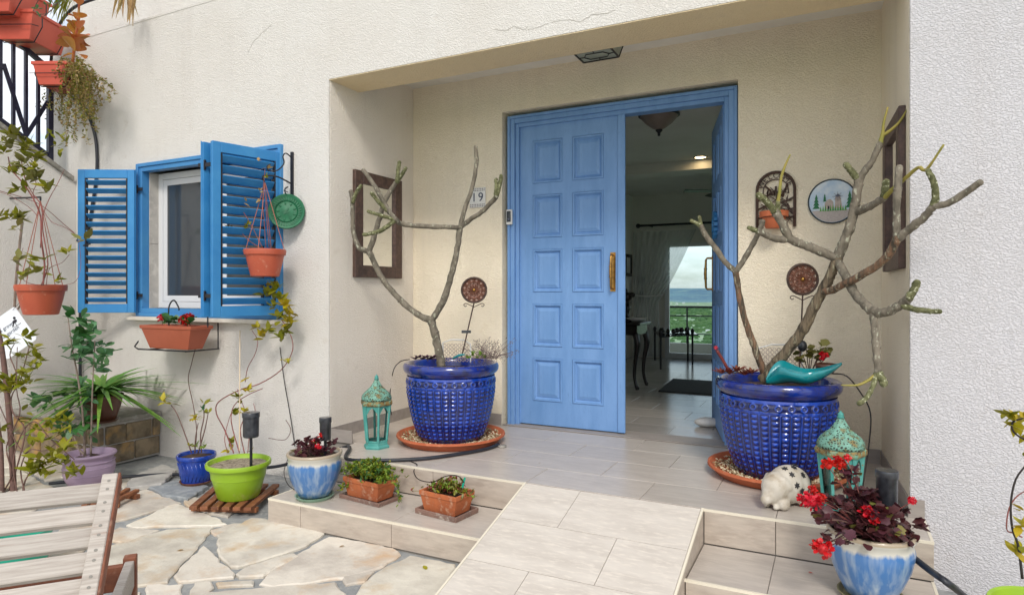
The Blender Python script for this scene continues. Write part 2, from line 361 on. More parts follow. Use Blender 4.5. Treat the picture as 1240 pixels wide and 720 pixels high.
def tint_translucent(name):
    m = MATS[name]; t = m.node_tree; b = t.nodes['Principled BSDF']
    tr = t.nodes.new('ShaderNodeBsdfTranslucent'); tp = t.nodes.new('ShaderNodeBsdfTransparent'); ms = t.nodes.new('ShaderNodeMixShader'); ms2 = t.nodes.new('ShaderNodeMixShader')
    ms.inputs[0].default_value = .5; ms2.inputs[0].default_value = .45; tr.inputs[0].default_value = (.8, .83, .82, 1)
    t.links.new(b.outputs[0], ms.inputs[1]); t.links.new(tr.outputs[0], ms.inputs[2]); t.links.new(ms.outputs[0], ms2.inputs[1]); t.links.new(tp.outputs[0], ms2.inputs[2])
    out = [x for x in t.nodes if x.type == 'OUTPUT_MATERIAL'][0]; t.links.new(ms2.outputs[0], out.inputs[0])
tint_translucent('curtain_sheer')
def glass_thin(name, tint, f=.12):
    m = bpy.data.materials.new(name); m.use_nodes = True; t = m.node_tree; t.nodes.remove(t.nodes['Principled BSDF'])
    out = [x for x in t.nodes if x.type == 'OUTPUT_MATERIAL'][0]
    a = t.nodes.new('ShaderNodeBsdfTransparent'); a.inputs[0].default_value = tint + (1,); g = t.nodes.new('ShaderNodeBsdfGlossy'); g.inputs['Roughness'].default_value = .02
    fr = t.nodes.new('ShaderNodeFresnel'); fr.inputs[0].default_value = 1.45; ms = t.nodes.new('ShaderNodeMixShader')
    t.links.new(fr.outputs[0], ms.inputs[0]); t.links.new(a.outputs[0], ms.inputs[1]); t.links.new(g.outputs[0], ms.inputs[2]); t.links.new(ms.outputs[0], out.inputs[0]); MATS[name] = m
glass_thin('thin_glass', (.82, .9, .92)); glass_thin('lantern_pane', (.88, .93, .92))
# cobalt glaze: thin (bright) on raised relief, pooled (almost black blue) in the hollows
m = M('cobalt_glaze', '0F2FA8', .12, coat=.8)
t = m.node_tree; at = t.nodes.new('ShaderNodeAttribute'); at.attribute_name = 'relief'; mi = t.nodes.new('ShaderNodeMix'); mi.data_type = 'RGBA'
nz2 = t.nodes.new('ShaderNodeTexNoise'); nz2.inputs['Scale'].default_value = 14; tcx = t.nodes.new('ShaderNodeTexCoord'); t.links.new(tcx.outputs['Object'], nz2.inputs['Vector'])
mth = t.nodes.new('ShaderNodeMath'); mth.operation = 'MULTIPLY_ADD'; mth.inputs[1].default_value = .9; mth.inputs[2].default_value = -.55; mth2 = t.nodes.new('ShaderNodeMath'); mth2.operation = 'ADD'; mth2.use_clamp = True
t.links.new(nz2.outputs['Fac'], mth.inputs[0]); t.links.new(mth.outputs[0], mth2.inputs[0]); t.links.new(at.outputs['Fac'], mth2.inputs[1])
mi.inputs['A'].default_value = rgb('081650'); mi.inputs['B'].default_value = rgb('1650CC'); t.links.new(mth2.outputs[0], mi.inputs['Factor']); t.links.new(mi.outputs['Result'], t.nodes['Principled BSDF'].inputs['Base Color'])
M('cobalt_rim', '0E2C86', .15, c2='1E2452', vs_=14, c3='3A3248', vs3=30, vt3=(.58, .7), coat=.7)
M('blue_pot_glaze', '123E9C', .25, c2='0E2E80', vs_=12, coat=.5)
# stoneware with a blue drip glaze below a cream shoulder
m = M('drip_glaze', '4E7FB8', .3, coat=.4)
t = m.node_tree; tcx = t.nodes.new('ShaderNodeTexCoord'); sx = t.nodes.new('ShaderNodeSeparateXYZ'); t.links.new(tcx.outputs['Object'], sx.inputs[0])
mpp = t.nodes.new('ShaderNodeMapping'); mpp.inputs['Scale'].default_value = (30, 30, 3); t.links.new(tcx.outputs['Object'], mpp.inputs[0])
na = t.nodes.new('ShaderNodeTexNoise'); na.inputs['Scale'].default_value = 1; na.inputs['Detail'].default_value = 3; t.links.new(mpp.outputs[0], na.inputs['Vector'])
r1 = t.nodes.new('ShaderNodeValToRGB'); e = r1.color_ramp.elements; e[0].position = .45; e[0].color = rgb('4474AC'); e[1].position = .80; e[1].color = rgb('AEBCC6'); t.links.new(na.outputs['Fac'], r1.inputs[0])
ma = t.nodes.new('ShaderNodeMath'); ma.operation = 'MULTIPLY_ADD'; ma.inputs[1].default_value = .05; t.links.new(na.outputs['Fac'], ma.inputs[0]); t.links.new(sx.outputs[2], ma.inputs[2])
mr = t.nodes.new('ShaderNodeMapRange'); mr.inputs['From Min'].default_value = .222; mr.inputs['From Max'].default_value = .238; t.links.new(ma.outputs[0], mr.inputs['Value'])
mi = t.nodes.new('ShaderNodeMix'); mi.data_type = 'RGBA'; mi.inputs['B'].default_value = rgb('C2C0B6'); t.links.new(r1.outputs[0], mi.inputs['A']); t.links.new(mr.outputs[0], mi.inputs['Factor'])
mr2 = t.nodes.new('ShaderNodeMapRange'); mr2.inputs['From Min'].default_value = .245; mr2.inputs['From Max'].default_value = .25; t.links.new(sx.outputs[2], mr2.inputs['Value'])
mi2 = t.nodes.new('ShaderNodeMix'); mi2.data_type = 'RGBA'; mi2.inputs['B'].default_value = rgb('A89A84'); t.links.new(mi.outputs['Result'], mi2.inputs['A']); t.links.new(mr2.outputs[0], mi2.inputs['Factor'])
t.links.new(mi2.outputs['Result'], t.nodes['Principled BSDF'].inputs['Base Color'])
G = MATS
# ================================================================== the setting
YF, YB, PZ, SZ = 3.65, 4.71, .31, .138
XL, XRF, XRB, XE = -3.325, .33, .273, .39      # alcove left wall, right wall front/back, right end of the steps
def struct(name, mb, mat, parent=None, **k):
    o = mb.build(name, mat, parent, **k)
    if parent is None: o['kind'] = 'structure'
    return o
def pieces(parent, name, boxes, mat, bevel=.0015):
    """many small flat boxes; equal sizes share one mesh"""
    cache = {}
    for (x0, x1, y0, y1, z0, z1) in boxes:
        key = (round(x1-x0, 3), round(y1-y0, 3), round(z1-z0, 3))
        if key not in cache:
            cache[key] = MB().box((0, 0, 0), (x1-x0, y1-y0, z1-z0)).mesh(name, mat)
        o = new_obj(name, cache[key], parent, (x0, y0, z0))
        bv = o.modifiers.new('bevel', 'BEVEL'); bv.width = bevel; bv.segments = 1

# --- ground: cement with crazy paving
ground = struct('patio_ground', MB().box((-14, -8, -.3), (9, 3.66, -.014)), G['cement_joint'])
def px(l): return [P(a, b, z=0).to_2d() for a, b in l]
traced = [
 [(304,627),(319,628),(390,645),(368,659),(330,672),(290,684),(280,684),(268,667),(265,647)],
 [(399,649),(436,655),(475,663),(482,670),(461,684),(418,697),(333,707),(317,704),(329,690),(368,666)],
 [(290,693),(305,684),(354,670),(358,673),(319,695),(294,696)],
 [(496,672),(549,682),(528,740),(430,740),(434,722),(443,705),(461,690)],
 [(251,716),(330,710),(404,704),(416,722),(412,760),(238,760),(240,730)],
 [(246,661),(281,693),(280,697),(218,702),(214,695),(230,677)],
 [(237,704),(253,704),(255,711),(240,728),(226,728)],
 [(257,638),(232,667),(209,691),(202,702),(166,706),(120,702),(100,680),(120,664),(166,650),(202,641)],
 [(180,707),(219,707),(216,735),(172,745)],
 [(136,643),(145,638),(189,641),(166,650),(152,656),(138,652)],
 [(212,609),(251,623),(272,633),(255,635),(200,635),(166,637),(157,634),(191,618)],
 [(150,600),(177,592),(205,603),(216,608),(190,615),(155,626),(134,631),(128,618)],
 [(265,704),(304,702),(303,707),(269,708)],
 [(418,697),(450,691),(440,702),(421,705)],
 [(303,632),(296,650),(262,645),(258,640),(283,633)],
 [(420,727),(428,727),(424,745),(418,745)],
 [(88,620),(120,612),(126,630),(100,648),(70,645)],
 [(60,655),(110,652),(96,672),(112,690),(60,700)],
 [(146,578),(176,574),(200,580),(176,588),(150,590)],
 [(222,600),(250,604),(288,612),(275,624),(252,620),(228,611)],
 [(100,590),(128,584),(136,594),(118,606),(92,604)],
 [(146,720),(168,716),(165,745),(140,745)]]
def rough_poly(pts, seed, step=.045, amp=.009):
    rr = random.Random(seed); out = []
    n = len(pts)
    for i in range(n):
        a, b = pts[i], pts[(i + 1) % n]; d = b - a; k = max(1, int(d.length / step)); nr = Vector((-d.y, d.x)).normalized() if d.length else Vector((0, 0))
        for j in range(k):
            p = a + d * (j / k)
            out.append(p + nr * rr.uniform(-amp, amp) * (1 if j else .4))
    return out
def stone(pts, seed, top=0.0, mat='flagstone', name='paving_stone', parent=None, th=.03):
    rr = random.Random(seed); q = rough_poly(pts, seed); c = Vector((sum(p.x for p in q) / len(q), sum(p.y for p in q) / len(q)))
    n = len(q); h = top + rr.uniform(-.003, .003); mb = MB()
    tx, ty = rr.uniform(-.004, .004), rr.uniform(-.004, .004)
    vs = [(p.x - c.x, p.y - c.y, h - th) for p in q] + [(p.x - c.x, p.y - c.y, h - .006) for p in q]
    ins = [c + (p - c) * (1 - .01 / max(.05, (p - c).length)) for p in q]
    vs += [(p.x - c.x, p.y - c.y, h + tx * (p.x - c.x) + ty * (p.y - c.y) + rr.uniform(-.001, .001)) for p in ins]
    fs = [(i, (i+1) % n, n + (i+1) % n, n + i) for i in range(n)] + [(n + i, n + (i+1) % n, 2*n + (i+1) % n, 2*n + i) for i in range(n)] + [tuple(range(2*n, 3*n))]
    a = sum(q[i].x * q[(i+1) % n].y - q[(i+1) % n].x * q[i].y for i in range(n))
    if a < 0: fs = [tuple(reversed(f)) for f in fs]
    mb.add(vs, fs); me = mb.mesh(name, G[mat]); return new_obj(name, me, parent, (c.x, c.y, 0))
tr_polys = [px(l) for l in traced]
def grow(l, d_):
    c = Vector((sum(p.x for p in l) / len(l), sum(p.y for p in l) / len(l))); return [p + (p - c).normalized() * d_ for p in l]
for i, l in enumerate(tr_polys): stone(grow(l, .016), i, parent=ground)
# the rest of the patio: irregular cells of a jittered grid, where no traced stone lies
def clip(poly, m_, nrm):
    out = []
    for i in range(len(poly)):
        a, b = poly[i], poly[(i+1) % len(poly)]; da, db = (a - m_).dot(nrm), (b - m_).dot(nrm)
        if da <= 0: out.append(a)
        if (da < 0) != (db < 0) and abs(da - db) > 1e-9: out.append(a + (b - a) * (da / (da - db)))
    return out
rs = random.Random(5); seeds = []
for i in range(26):
    for j in range(22):
        seeds.append(Vector((-8.6 + i * .52 + rs.uniform(-.18, .18), -5.4 + j * .42 + rs.uniform(-.14, .14))))
def inpoly(p, q):
    c = False; n = len(q)
    for i in range(n):
        a, b = q[i], q[i-1]
        if (a.y > p.y) != (b.y > p.y) and p.x < (b.x - a.x) * (p.y - a.y) / (b.y - a.y) + a.x: c = not c
    return c
near = []
for p in seeds:
    if p.y > 3.5 or p.y < -.9: continue
    cell = [p + Vector(d) for d in ((-.6, -.6), (.6, -.6), (.6, .6), (-.6, .6))]
    for q in seeds:
        d = q - p
        if 0 < d.length < 1.3: cell = clip(cell, p + d * (.5 - .014 / d.length), d.normalized())
    if len(cell) < 3: continue
    samp = [p] + [p + (c - p) * f for c in cell for f in (1, .7, .4)]
    if any(inpoly(s_, q) for s_ in samp for q in tr_polys): continue
    if max(c.y for c in cell) > 3.64 or (-3.15 < p.x < .45 and p.y > 2.7) or (-1.7 < p.x < -.5 and p.y > 2.0): continue
    near.append((p.length, cell))
near.sort(key=lambda a: a[0])
for i, (d_, cell) in enumerate(near[:270]): stone(cell, 100 + i, parent=ground)

# --- platform and steps
porch = struct('porch_platform', MB().box((-3.10, 3.338, -.02), (XE - .004, 3.66, PZ - .006)).box((XL - .1, 3.66, 0), (.5, 4.9, PZ - .006)), G['grout'])
tw, td, g = .665, .345, .003
def tile_rows(x0, x1, ystarts, z, offs, parent, mat, xclip=None, name='tile'):
    bx = []
    for r, (ya, yb) in enumerate(ystarts):
        o_ = offs[r % len(offs)]; x = x0 - tw * 3 + ((o_ - x0) % tw) 
        while x < x1:
            a, b = max(x, x0), min(x + tw, x1)
            if b - a > .03: bx.append((a + g/2, b - g/2, ya + g/2, yb - g/2, z - .008, z))
            x += tw
    pieces(parent, name, bx, mat)
rows = [(3.326 + .012, 3.67), (3.67, 4.015), (4.015, 4.36), (4.36, 4.706)]
tile_rows(-3.10, XE - .01, rows[:1], PZ, [-1.58], porch, G['tile_floor'])
tile_rows(XL + .002, XRB, rows[1:], PZ, [-.577, -.915], porch, G['tile_floor'])
step = struct('lower_step', MB().box((-3.09, 2.882, -.02), (-1.585, 3.334, SZ - .006)).box((-.583, 2.882, -.02), (XE - .004, 3.334, SZ - .006)), G['grout'])
tile_rows(-3.10 + .01, -1.586, [(2.882, 3.320)], SZ, [-2.17], step, G['tile_floor'])
tile_rows(-.582, XE - .01, [(2.882, 3.320)], SZ, [-.25], step, G['tile_floor'])
def risers(parent, x0, x1, y, z0, z1, off, mat='tile_riser'):
    bx = []; x = x0 - 2 * tw + ((off - x0) % tw)
    while x < x1:
        a, b = max(x, x0), min(x + tw, x1)
        if b - a > .02: bx.append((a + g/2, b - g/2, y, y + .009, z0, z1))
        x += tw
    pieces(parent, 'riser_tile', bx, G[mat])
def trim(parent, a, b, w_=.012, h_=.012, **k): MB().bar(a, b, w_, h_).build('edge_trim', G['edge_trim'], parent)
risers(porch, -3.10, -1.585, 3.326, SZ + .002, PZ - .012, -2.2); risers(porch, -.583, XE, 3.326, SZ + .002, PZ - .012, -.25)
trim(porch, (-3.10, 3.332, PZ - .005), (-1.582, 3.332, PZ - .005)); trim(porch, (-.586, 3.332, PZ - .005), (XE, 3.332, PZ - .005))
risers(step, -3.10, -1.585, 2.870, 0, SZ - .012, -2.17); risers(step, -.583, XE, 2.870, 0, SZ - .012, -.25)
trim(step, (-3.10, 2.876, SZ - .005), (-1.582, 2.876, SZ - .005)); trim(step, (-.586, 2.876, SZ - .005), (XE, 2.876, SZ - .005))
pieces(step, 'riser_tile', [(-3.10, -3.091, 2.882, 3.33, 0, SZ - .012), (XE - .009, XE, 2.882, 3.322, 0, SZ - .012)], G['tile_riser'])
pieces(porch, 'riser_tile', [(-3.109, -3.10, 3.326, 3.648, 0, PZ - .012), (XE - .009, XE, 3.338, 3.646, 0, PZ - .012)], G['tile_riser'])
trim(step, (-3.095, 2.882, SZ - .005), (-3.095, 3.325, SZ - .005)); trim(step, (XE - .006, 2.882, SZ - .005), (XE - .006, 3.325, SZ - .005))
trim(porch, (XE - .006, 3.338, PZ - .005), (XE - .006, 3.64, PZ - .005))
# ramp
RX0, RX1, SL = -1.582, -.586, .275
RY0 = 3.326 - PZ / SL
ramp = struct('ramp', MB().prism([(RX0 + .01, 3.337, -.02), (RX0 + .01, 3.337, PZ - .006), (RX0 + .01, RY0, -.006), (RX0 + .01, RY0, -.02)], (RX1 - RX0 - .02, 0, 0)), G['grout'])
for sx_ in (RX0, RX1 - .009):
    MB().prism([(sx_, 3.325, -.01), (sx_, 3.325, PZ - .01), (sx_, RY0 + .03, -.006)], (.009, 0, 0)).build('cheek_tile', G['tile_riser'], ramp)
sdn = Vector((0, -1, -SL)).normalized(); sup = Vector((0, -SL, 1)).normalized()
rl = 0; r = 0; total = (3.326 - RY0) / abs(sdn.y)
while rl < total - .05:
    l0, l1 = rl, min(rl + td, total); off = [-1.24, -.93][r % 2]
    for a, b in ((RX0 + .011, off), (off, RX1 - .011)):
        A = Vector(((a + b) / 2, 3.326, PZ)) + sdn * ((l0 + l1) / 2) - sup * .004
        me = MB().obox((0, 0, 0), (1, 0, 0), sdn, sup, ((b - a) / 2 - .0015, (l1 - l0) / 2 - .0015, .004)).mesh('tile', G['tile_ramp_sunlit'])
        o = new_obj('tile', me, ramp, A)
    rl += td; r += 1
for sx_ in (RX0 + .005, RX1 - .005):
    trim(ramp, Vector((sx_, 3.338, PZ - .003)), Vector((sx_, 3.338, PZ - .003)) + sdn * (total - .01), .011, .012)

# ================================================================== house
house = thing('house', 'whitewashed stucco house front with deep entrance porch, blue doors and blue shutters', 'house')
WX0, WX1, WZ0, WZ1 = -5.50, -3.80, 1.20, 2.51
fw = MB()
for a, b in (((-6.87, YF, -.1), (WX0, 3.90, 3.80)), ((WX1, YF, -.1), (XL, 3.90, 3.80)), ((WX0, YF, -.1), (WX1, 3.90, WZ0)), ((WX0, YF, WZ1), (WX1, 3.90, 3.80)), ((XL - .25, 3.90, -.1), (XL, YB, 3.80))):
    fw.box(a, b)
fw.build('wall', G['stucco_white'], house)
MB().prism([(XRF, YF, -.1), (3.6, YF, -.1), (3.6, YB, -.1), (XRB, YB, -.1)], (0, 0, 5.2)).build('pillar_wall', G['stucco_lilac'], house)
MB().prism([(XRF - .0035, YF + .02, PZ - .01), (XRF - .0035, YF + .02, 3.5), (XRB - .0035, YB, 3.5), (XRB - .0035, YB, PZ - .01)], (.003, 0, 0)).build('brightening_skin', G['stucco_cream'], house)  # thin added skin, cream to brighten the pillar's unlit inner face
MB().prism([(XL, YF + .0, 2.964), (XRF, YF + .0, 2.964), (XRF - .018, 3.98, 2.964), (XL, 3.98, 2.964)], (0, 0, .836)).build('lintel', G['stucco_white'], house)
MB().prism([(XL, YF + .003, 2.957), (XRF, YF + .003, 2.957), (XRF - .018, 3.983, 2.957), (XL, 3.983, 2.957)], (0, 0, .006)).build('soffit', G['stucco_soffit'], house)
MB().box((-6.87, 3.80, 3.80), (XRF, 3.96, 5.1)).build('parapet', G['stucco_white'], house)
MB().box((-6.872, 3.647, 3.790), (XRF - .001, 3.82, 3.808)).build('ledge', G['stucco_white'], house)
# back wall of the porch with the door opening
DX0, DX1, DZ1 = -2.439, -.595, 2.875
bw = MB()
bw.box((XL, YB, -.1), (DX0, 4.96, 3.80)).box((DX1, YB, -.1), (XRB + .1, 4.96, 3.80)).box((DX0, YB, DZ1), (DX1, 4.96, 3.80))
bw.build('porch_wall', G['stucco_cream'], house)
MB().box((XL, 3.98, 3.19), (XRF, YB, 3.33)).build('porch_ceiling', G['ceiling_paint'], house)
MB().box((XL - .0005, YF + .012, PZ), (XL + .003, YB - .001, 3.19)).build('brightening_skin', G['stucco_side'], house)  # thin added skin, paler than the wall to lift its shade
# hairline cracks in the render above the porch
for pts in ([(598, 35), (612, 38), (622, 32), (634, 37), (641, 31)], [(668, 27), (690, 24), (702, 27), (716, 19), (735, 16), (748, 11)], [(640, 36), (652, 33), (668, 27)], [(300, 64), (306, 52), (318, 40), (332, 28)]):
    mbc = MB(); q_ = [P(u, v, y=YF - .0012) for u, v in pts]; jr = random.Random(int(pts[0][0])); fine = []
    for a_, b_ in zip(q_, q_[1:]):
        for k_ in range(5): fine.append(a_.lerp(b_, k_ / 5) + Vector((jr.uniform(-.004, .004), 0, jr.uniform(-.004, .004))))
    mbc.tube(fine, .0010, 4); mbc.build('crack', G['crack_grey'], house)
# skirting
def skirt(a, b, h=.09, th=.009):
    a, b = Vector(a), Vector(b); d = (b - a); n_ = max(1, round(d.length / tw)); 
    for i in range(n_):
        p, q = a + d * (i / n_), a + d * ((i + 1) / n_); p2 = p + d.normalized() * .0015; q2 = q - d.normalized() * .0015
        MB().bar(p2 + Vector((0, 0, h/2)), q2 + Vector((0, 0, h/2)), th, h).build('skirting_tile', G['tile_skirting'], porch)
skirt((XL + .005, YF - .0, PZ), (XL + .005, YB - .01, PZ)); skirt((XL + .01, YB - .005, PZ), (DX0 - .003, YB - .005, PZ)); skirt((DX1 + .003, YB - .005, PZ), (XRB - .01, YB - .005, PZ))
skirt((XRB - .005, YB - .01, PZ), (XRF - .005, YF - .01, PZ)); skirt((XRF - .009, YF - .005, PZ), (XE, YF - .005, PZ)); skirt((-3.10, YF - .005, PZ), (XL + .009, YF - .005, PZ))
# door frame
FX0, FX1, FZ1 = -2.41, -.605, 2.845
df = MB()
def frame_profile(mb, x0, x1, z0, z1, y, wd, th):
    """stepped casing: left, right, head; no overlap at the corners"""
    for k_, (w0, w1, dy) in enumerate(((0, .022, .0), (.022, .06, .012), (.06, wd, .03))):
        mb.box((x0 + w0, y + dy, z0), (x0 + w1, y + th, z1 - w0)); mb.box((x1 - w1, y + dy, z0), (x1 - w0, y + th, z1 - w0)); mb.box((x0 + w1, y + dy, z1 - w1), (x1 - w1, y + th, z1 - w0))
frame_profile(df, FX0, FX1, PZ, FZ1, 4.745, .092, .13)
door_frame = df.build('door_frame', G['door_blue'], house, bevel=.003)
MB().box((DX0 + .002, YB - .001, PZ + .001), (DX1 - .002, 4.93, PZ + .006)).build('threshold', G['tile_skirting'], house)

# door leaves: local x from hinge edge 0 to width, y thickness, outer face at y=0, z from 0
def door_leaf(width, height, side=1):
    root_mb = MB(); th = .045
    cols_ = [(.115, .375), (.46, .72)] if width > .86 else [(.115, .37), (.455, .705)]
    rows_ = [(.19 + .4418 * i, .19 + .4418 * i + .35) for i in range(5)]
    xs = sorted([0, width] + [c for q in cols_ for c in q]); zs = sorted([0, height] + [c for q in rows_ for c in q])
    for i in range(len(xs) - 1):
        for j in range(len(zs) - 1):
            hole = (i % 2 == 1 and j % 2 == 1 and j < 10)
            if hole: root_mb.box((xs[i], .02, zs[j]), (xs[i+1], .03, zs[j+1]))
            else: root_mb.box((xs[i], 0, zs[j]), (xs[i+1], th, zs[j+1]))
    door = root_mb.build('door', G['door_blue'], house, local=True)
    wd, hh = cols_[0][1] - cols_[0][0], .35
    pm = MB()
    # moulding ring, groove, raised field with sloping shoulders
    def ring(i0, i1, y0, y1, y0b=None):
        a = [(i0, i0), (wd - i0, i0), (wd - i0, hh - i0), (i0, hh - i0)]; b = [(i1, i1), (wd - i1, i1), (wd - i1, hh - i1), (i1, hh - i1)]
        vs = [(x, y0, z) for x, z in a] + [(x, y1, z) for x, z in b]
        pm.add(vs, [(k, (k+1) % 4, 4 + (k+1) % 4, 4 + k) for k in range(4)])
    ring(.001, .006, .002, -.004); ring(.006, .016, -.004, -.003); ring(.016, .024, -.003, .010); ring(.024, .032, .010, .016); ring(.032, .036, .016, .011); ring(.036, .062, .011, .0035)
    pm.add([(.062, .0035, .062), (wd-.062, .0035, .062), (wd-.062, .0035, hh-.062), (.062, .0035, hh-.062)], [(0, 1, 2, 3)])
    me = pm.mesh('panel', G['door_blue'])
    for c in cols_:
        for r_ in rows_: new_obj('panel', me, door, (c[0], 0, r_[0]))
    return door
ldoor = door_leaf(.875, 2.43); ldoor.location = (-2.318, 4.80, PZ + .015)
ldoor['label'] = 'closed left door leaf'
MB().box((.835, -.018, 0), (.895, -.001, 2.43)).build('cover_strip', G['door_blue'], ldoor, local=True, bevel=.004)
def pull_handle(parent, x, z, yd=-1):
    h = MB()
    h.box((x - .021, yd * .002, z - .15), (x + .021, yd * .006, z + .15))
    h.tube([(x, yd * .004, z + .13), (x, yd * .045, z + .13), (x, yd * .055, z + .115), (x, yd * .057, z + .06), (x, yd * .06, z), (x, yd * .057, z - .06), (x, yd * .055, z - .115), (x, yd * .045, z - .13), (x, yd * .004, z - .13)], [.009, .008, .009, .01, .013, .01, .009, .008, .009], 10)
    h.lathe([(.0135, -.045), (.015, -.04), (.0135, -.035)], 10, (x, yd * .059, z)); h.lathe([(.0135, .035), (.015, .04), (.0135, .045)], 10, (x, yd * .059, z))
    return h.build('handle', G['brass'], parent, local=True, smooth=False, auto=True)
pull_handle(ldoor, .795, 1.23)
rdoor = door_leaf(.875, 2.43); rdoor.location = (-.715, 4.835, PZ + .015)
# the leaf swings inwards about its right edge: flip so that the outer face looks into the opening
rdoor.rotation_euler.z = atan2(.845, -.215); rdoor.scale = (1, -1, 1); rdoor['label'] = 'right door leaf standing open into the hall'
for ch in rdoor.children: pass
pull_handle(rdoor, .795, 1.23)
wr = MB()
for k_ in range(16):
    a = 2 * pi * k_ / 16; wr.obox((.44 + .085 * cos(a), -.018, 1.60 + .085 * sin(a)), (cos(a), 0, sin(a)), (0, 1, 0), (-sin(a), 0, cos(a)), (.022, .014, .014))
wr.lathe([(.001, 0), (.07, .004), (.07, .016), (.001, .02)], 20, (0, 0, 0)) if False else None
wreath = wr.build('wreath', G['frame_blue'], rdoor, local=True)

# window: blue casing, stone reveal, white frame, pane
wfb = MB()
for k_, (w0, w1, dy) in enumerate(((0, .03, -.03), (.03, .07, -.018))):
    x0, x1, z0, z1 = WX0 - .02, WX1 + .02, WZ0 - .01, WZ1 + .02
    wfb.box((x0 + w0, YF + dy, z0 + w0), (x0 + w1, YF + .05, z1 - w0)); wfb.box((x1 - w1, YF + dy, z0 + w0), (x1 - w0, YF + .05, z1 - w0))
    wfb.box((x0 + w1, YF + dy, z1 - w1), (x1 - w1, YF + .05, z1 - w0)); wfb.box((x0 + w1, YF + dy, z0 + w0), (x1 - w1, YF + .05, z0 + w1))
wcase = wfb.build('window_casing', G['frame_blue'], house, bevel=.002)
MB().box((WX0 - .08, YF - .075, WZ0 - .045), (WX1 + .08, YF + .03, WZ0 - .012)).build('window_sill', G['marble_sill'], house, bevel=.004)
for (z0, z1) in ((WZ0 + .06, 1.83), (1.833, WZ1 - .05)):
    MB().box((WX0 + .001, YF + .051, z0), (WX0 + .06, YF + .19, z1)).build('reveal_slab', G['marble_reveal'], house)
MB().box((WX1 - .05, YF + .051, WZ0 + .06), (WX1 - .001, YF + .19, WZ1 - .05)).build('reveal_slab', G['marble_reveal'], house)
wy = YF + .13
win = MB()
for x0, x1, z0, z1 in ((WX0 + .06, WX0 + .115, WZ0 + .06, WZ1 - .05), (WX1 - .105, WX1 - .05, WZ0 + .06, WZ1 - .05), (WX0 + .115, WX1 - .105, WZ0 + .06, WZ0 + .115), (WX0 + .115, WX1 - .105, WZ1 - .105, WZ1 - .05)):
    win.box((x0, wy, z0), (x1, wy + .06, z1))
window = win.build('window', G['white_upvc'], house, bevel=.003)
for k_ in range(2):
    xa = WX0 + .118 + k_ * .735; xb = xa + .745; sy = wy + .006 + .022 * k_; sb = MB()
    for a, b, c, d in ((xa, xa + .05, WZ0 + .118, WZ1 - .108), (xb - .05, xb, WZ0 + .118, WZ1 - .108), (xa + .05, xb - .05, WZ0 + .118, WZ0 + .17), (xa + .05, xb - .05, WZ1 - .16, WZ1 - .108)):
        sb.box((a, sy, c), (b, sy + .02, d))
    sash = sb.build('sash', G['white_upvc'], window, bevel=.002)
    MB().box((xa + .05, sy + .008, WZ0 + .17), (xb - .05, sy + .012, WZ1 - .16)).build('pane', G['dark_window_glass'], window)
# fly screen frame standing in front of the left half
# shutters
NS = 15
def shutter(loc, rz, flip, label, W_=.485, tilt=28):
    H_, T_ = 1.245, .036; mb = MB()
    mb.box((0, 0, 0), (.06, T_, H_)); mb.box((W_ - .06, 0, 0), (W_, T_, H_)); mb.box((.06, 0, 0), (W_ - .06, T_, .075)); mb.box((.06, 0, H_ - .075), (W_ - .06, T_, H_))
    mb.box((-.006, T_ / 2 - .006, -.006), (0, T_ / 2 + .006, H_ + .006), 0)
    sh = mb.build('shutter', G['shutter_blue'], house, local=True, bevel=.003)
    sh.location = loc; sh.rotation_euler.z = rz; sh['label'] = label
    MB().box((.062, .003, .077), (.072, T_ - .003, H_ - .077)).box((W_ - .072, .003, .077), (W_ - .062, T_ - .003, H_ - .077)).build('slat_holder', G['black_metal'], sh, local=True)
    pitch = (H_ - .15) / NS; tl = radians(tilt) * flip
    me = MB().obox((0, 0, 0), (1, 0, 0), (0, cos(tl), sin(tl)), (0, -sin(tl), cos(tl)), (W_ / 2 - .073, .027, .0045)).mesh('slat', G['shutter_blue'])
    for i in range(NS): new_obj('slat', me, sh, (W_ / 2, T_ / 2, .075 + pitch * (i + .5)))
    return sh
SHZ = 1.222
def hinge_at(parent, p, d):
    mb = MB().bar(p + Vector((0, 0, -.035)), p + Vector((0, 0, .035)), .014, .014, up=(1, 0, 0)).obox(p + d * .03, d, (-d.y, d.x, 0), (0, 0, 1), (.028, .004, .014)).obox(p - d * .03, d, (-d.y, d.x, 0), (0, 0, 1), (.028, .004, .014))
    return mb.build('hinge', G['black_metal'], parent)
a1 = atan2(3.371 - 3.60, -5.879 + 5.455)
shL = shutter((-5.475, 3.60, SHZ), a1, 1, 'left shutter leaf, folded back towards the corner', .485, 38)
for hz in (1.222 + .15, 1.222 + 1.08): hinge_at(wcase, Vector((-5.478, 3.606, hz)), Vector((1, .2, 0)).normalized())
shR = shutter((-3.815, 3.66, SHZ), atan2(-.52, -.135), 1, 'shutter leaf standing straight out beside the hanging pot', .54, 52)
p_free = Vector((-3.815, 3.66, 0)) + Vector((-.135, -.52, 0)).normalized() * .545
shM = shutter((p_free.x - .055, p_free.y - .01, SHZ), atan2(.52, .10), 1, 'shutter leaf folded behind the outer one', .54, 40)
for hz in (1.222 + .15, 1.222 + 1.08): hinge_at(wcase, Vector((p_free.x - .05, p_free.y + .0, hz)), Vector((1, .1, 0)).normalized())
lt = MB().bar((-5.86, 3.36, 1.83), (-5.90, 3.345, 1.86), .012, .03).bar((-5.86, 3.36, 1.80), (-5.78, 3.385, 1.82), .01, .012)
lt.build('latch', G['black_metal'], wcase)

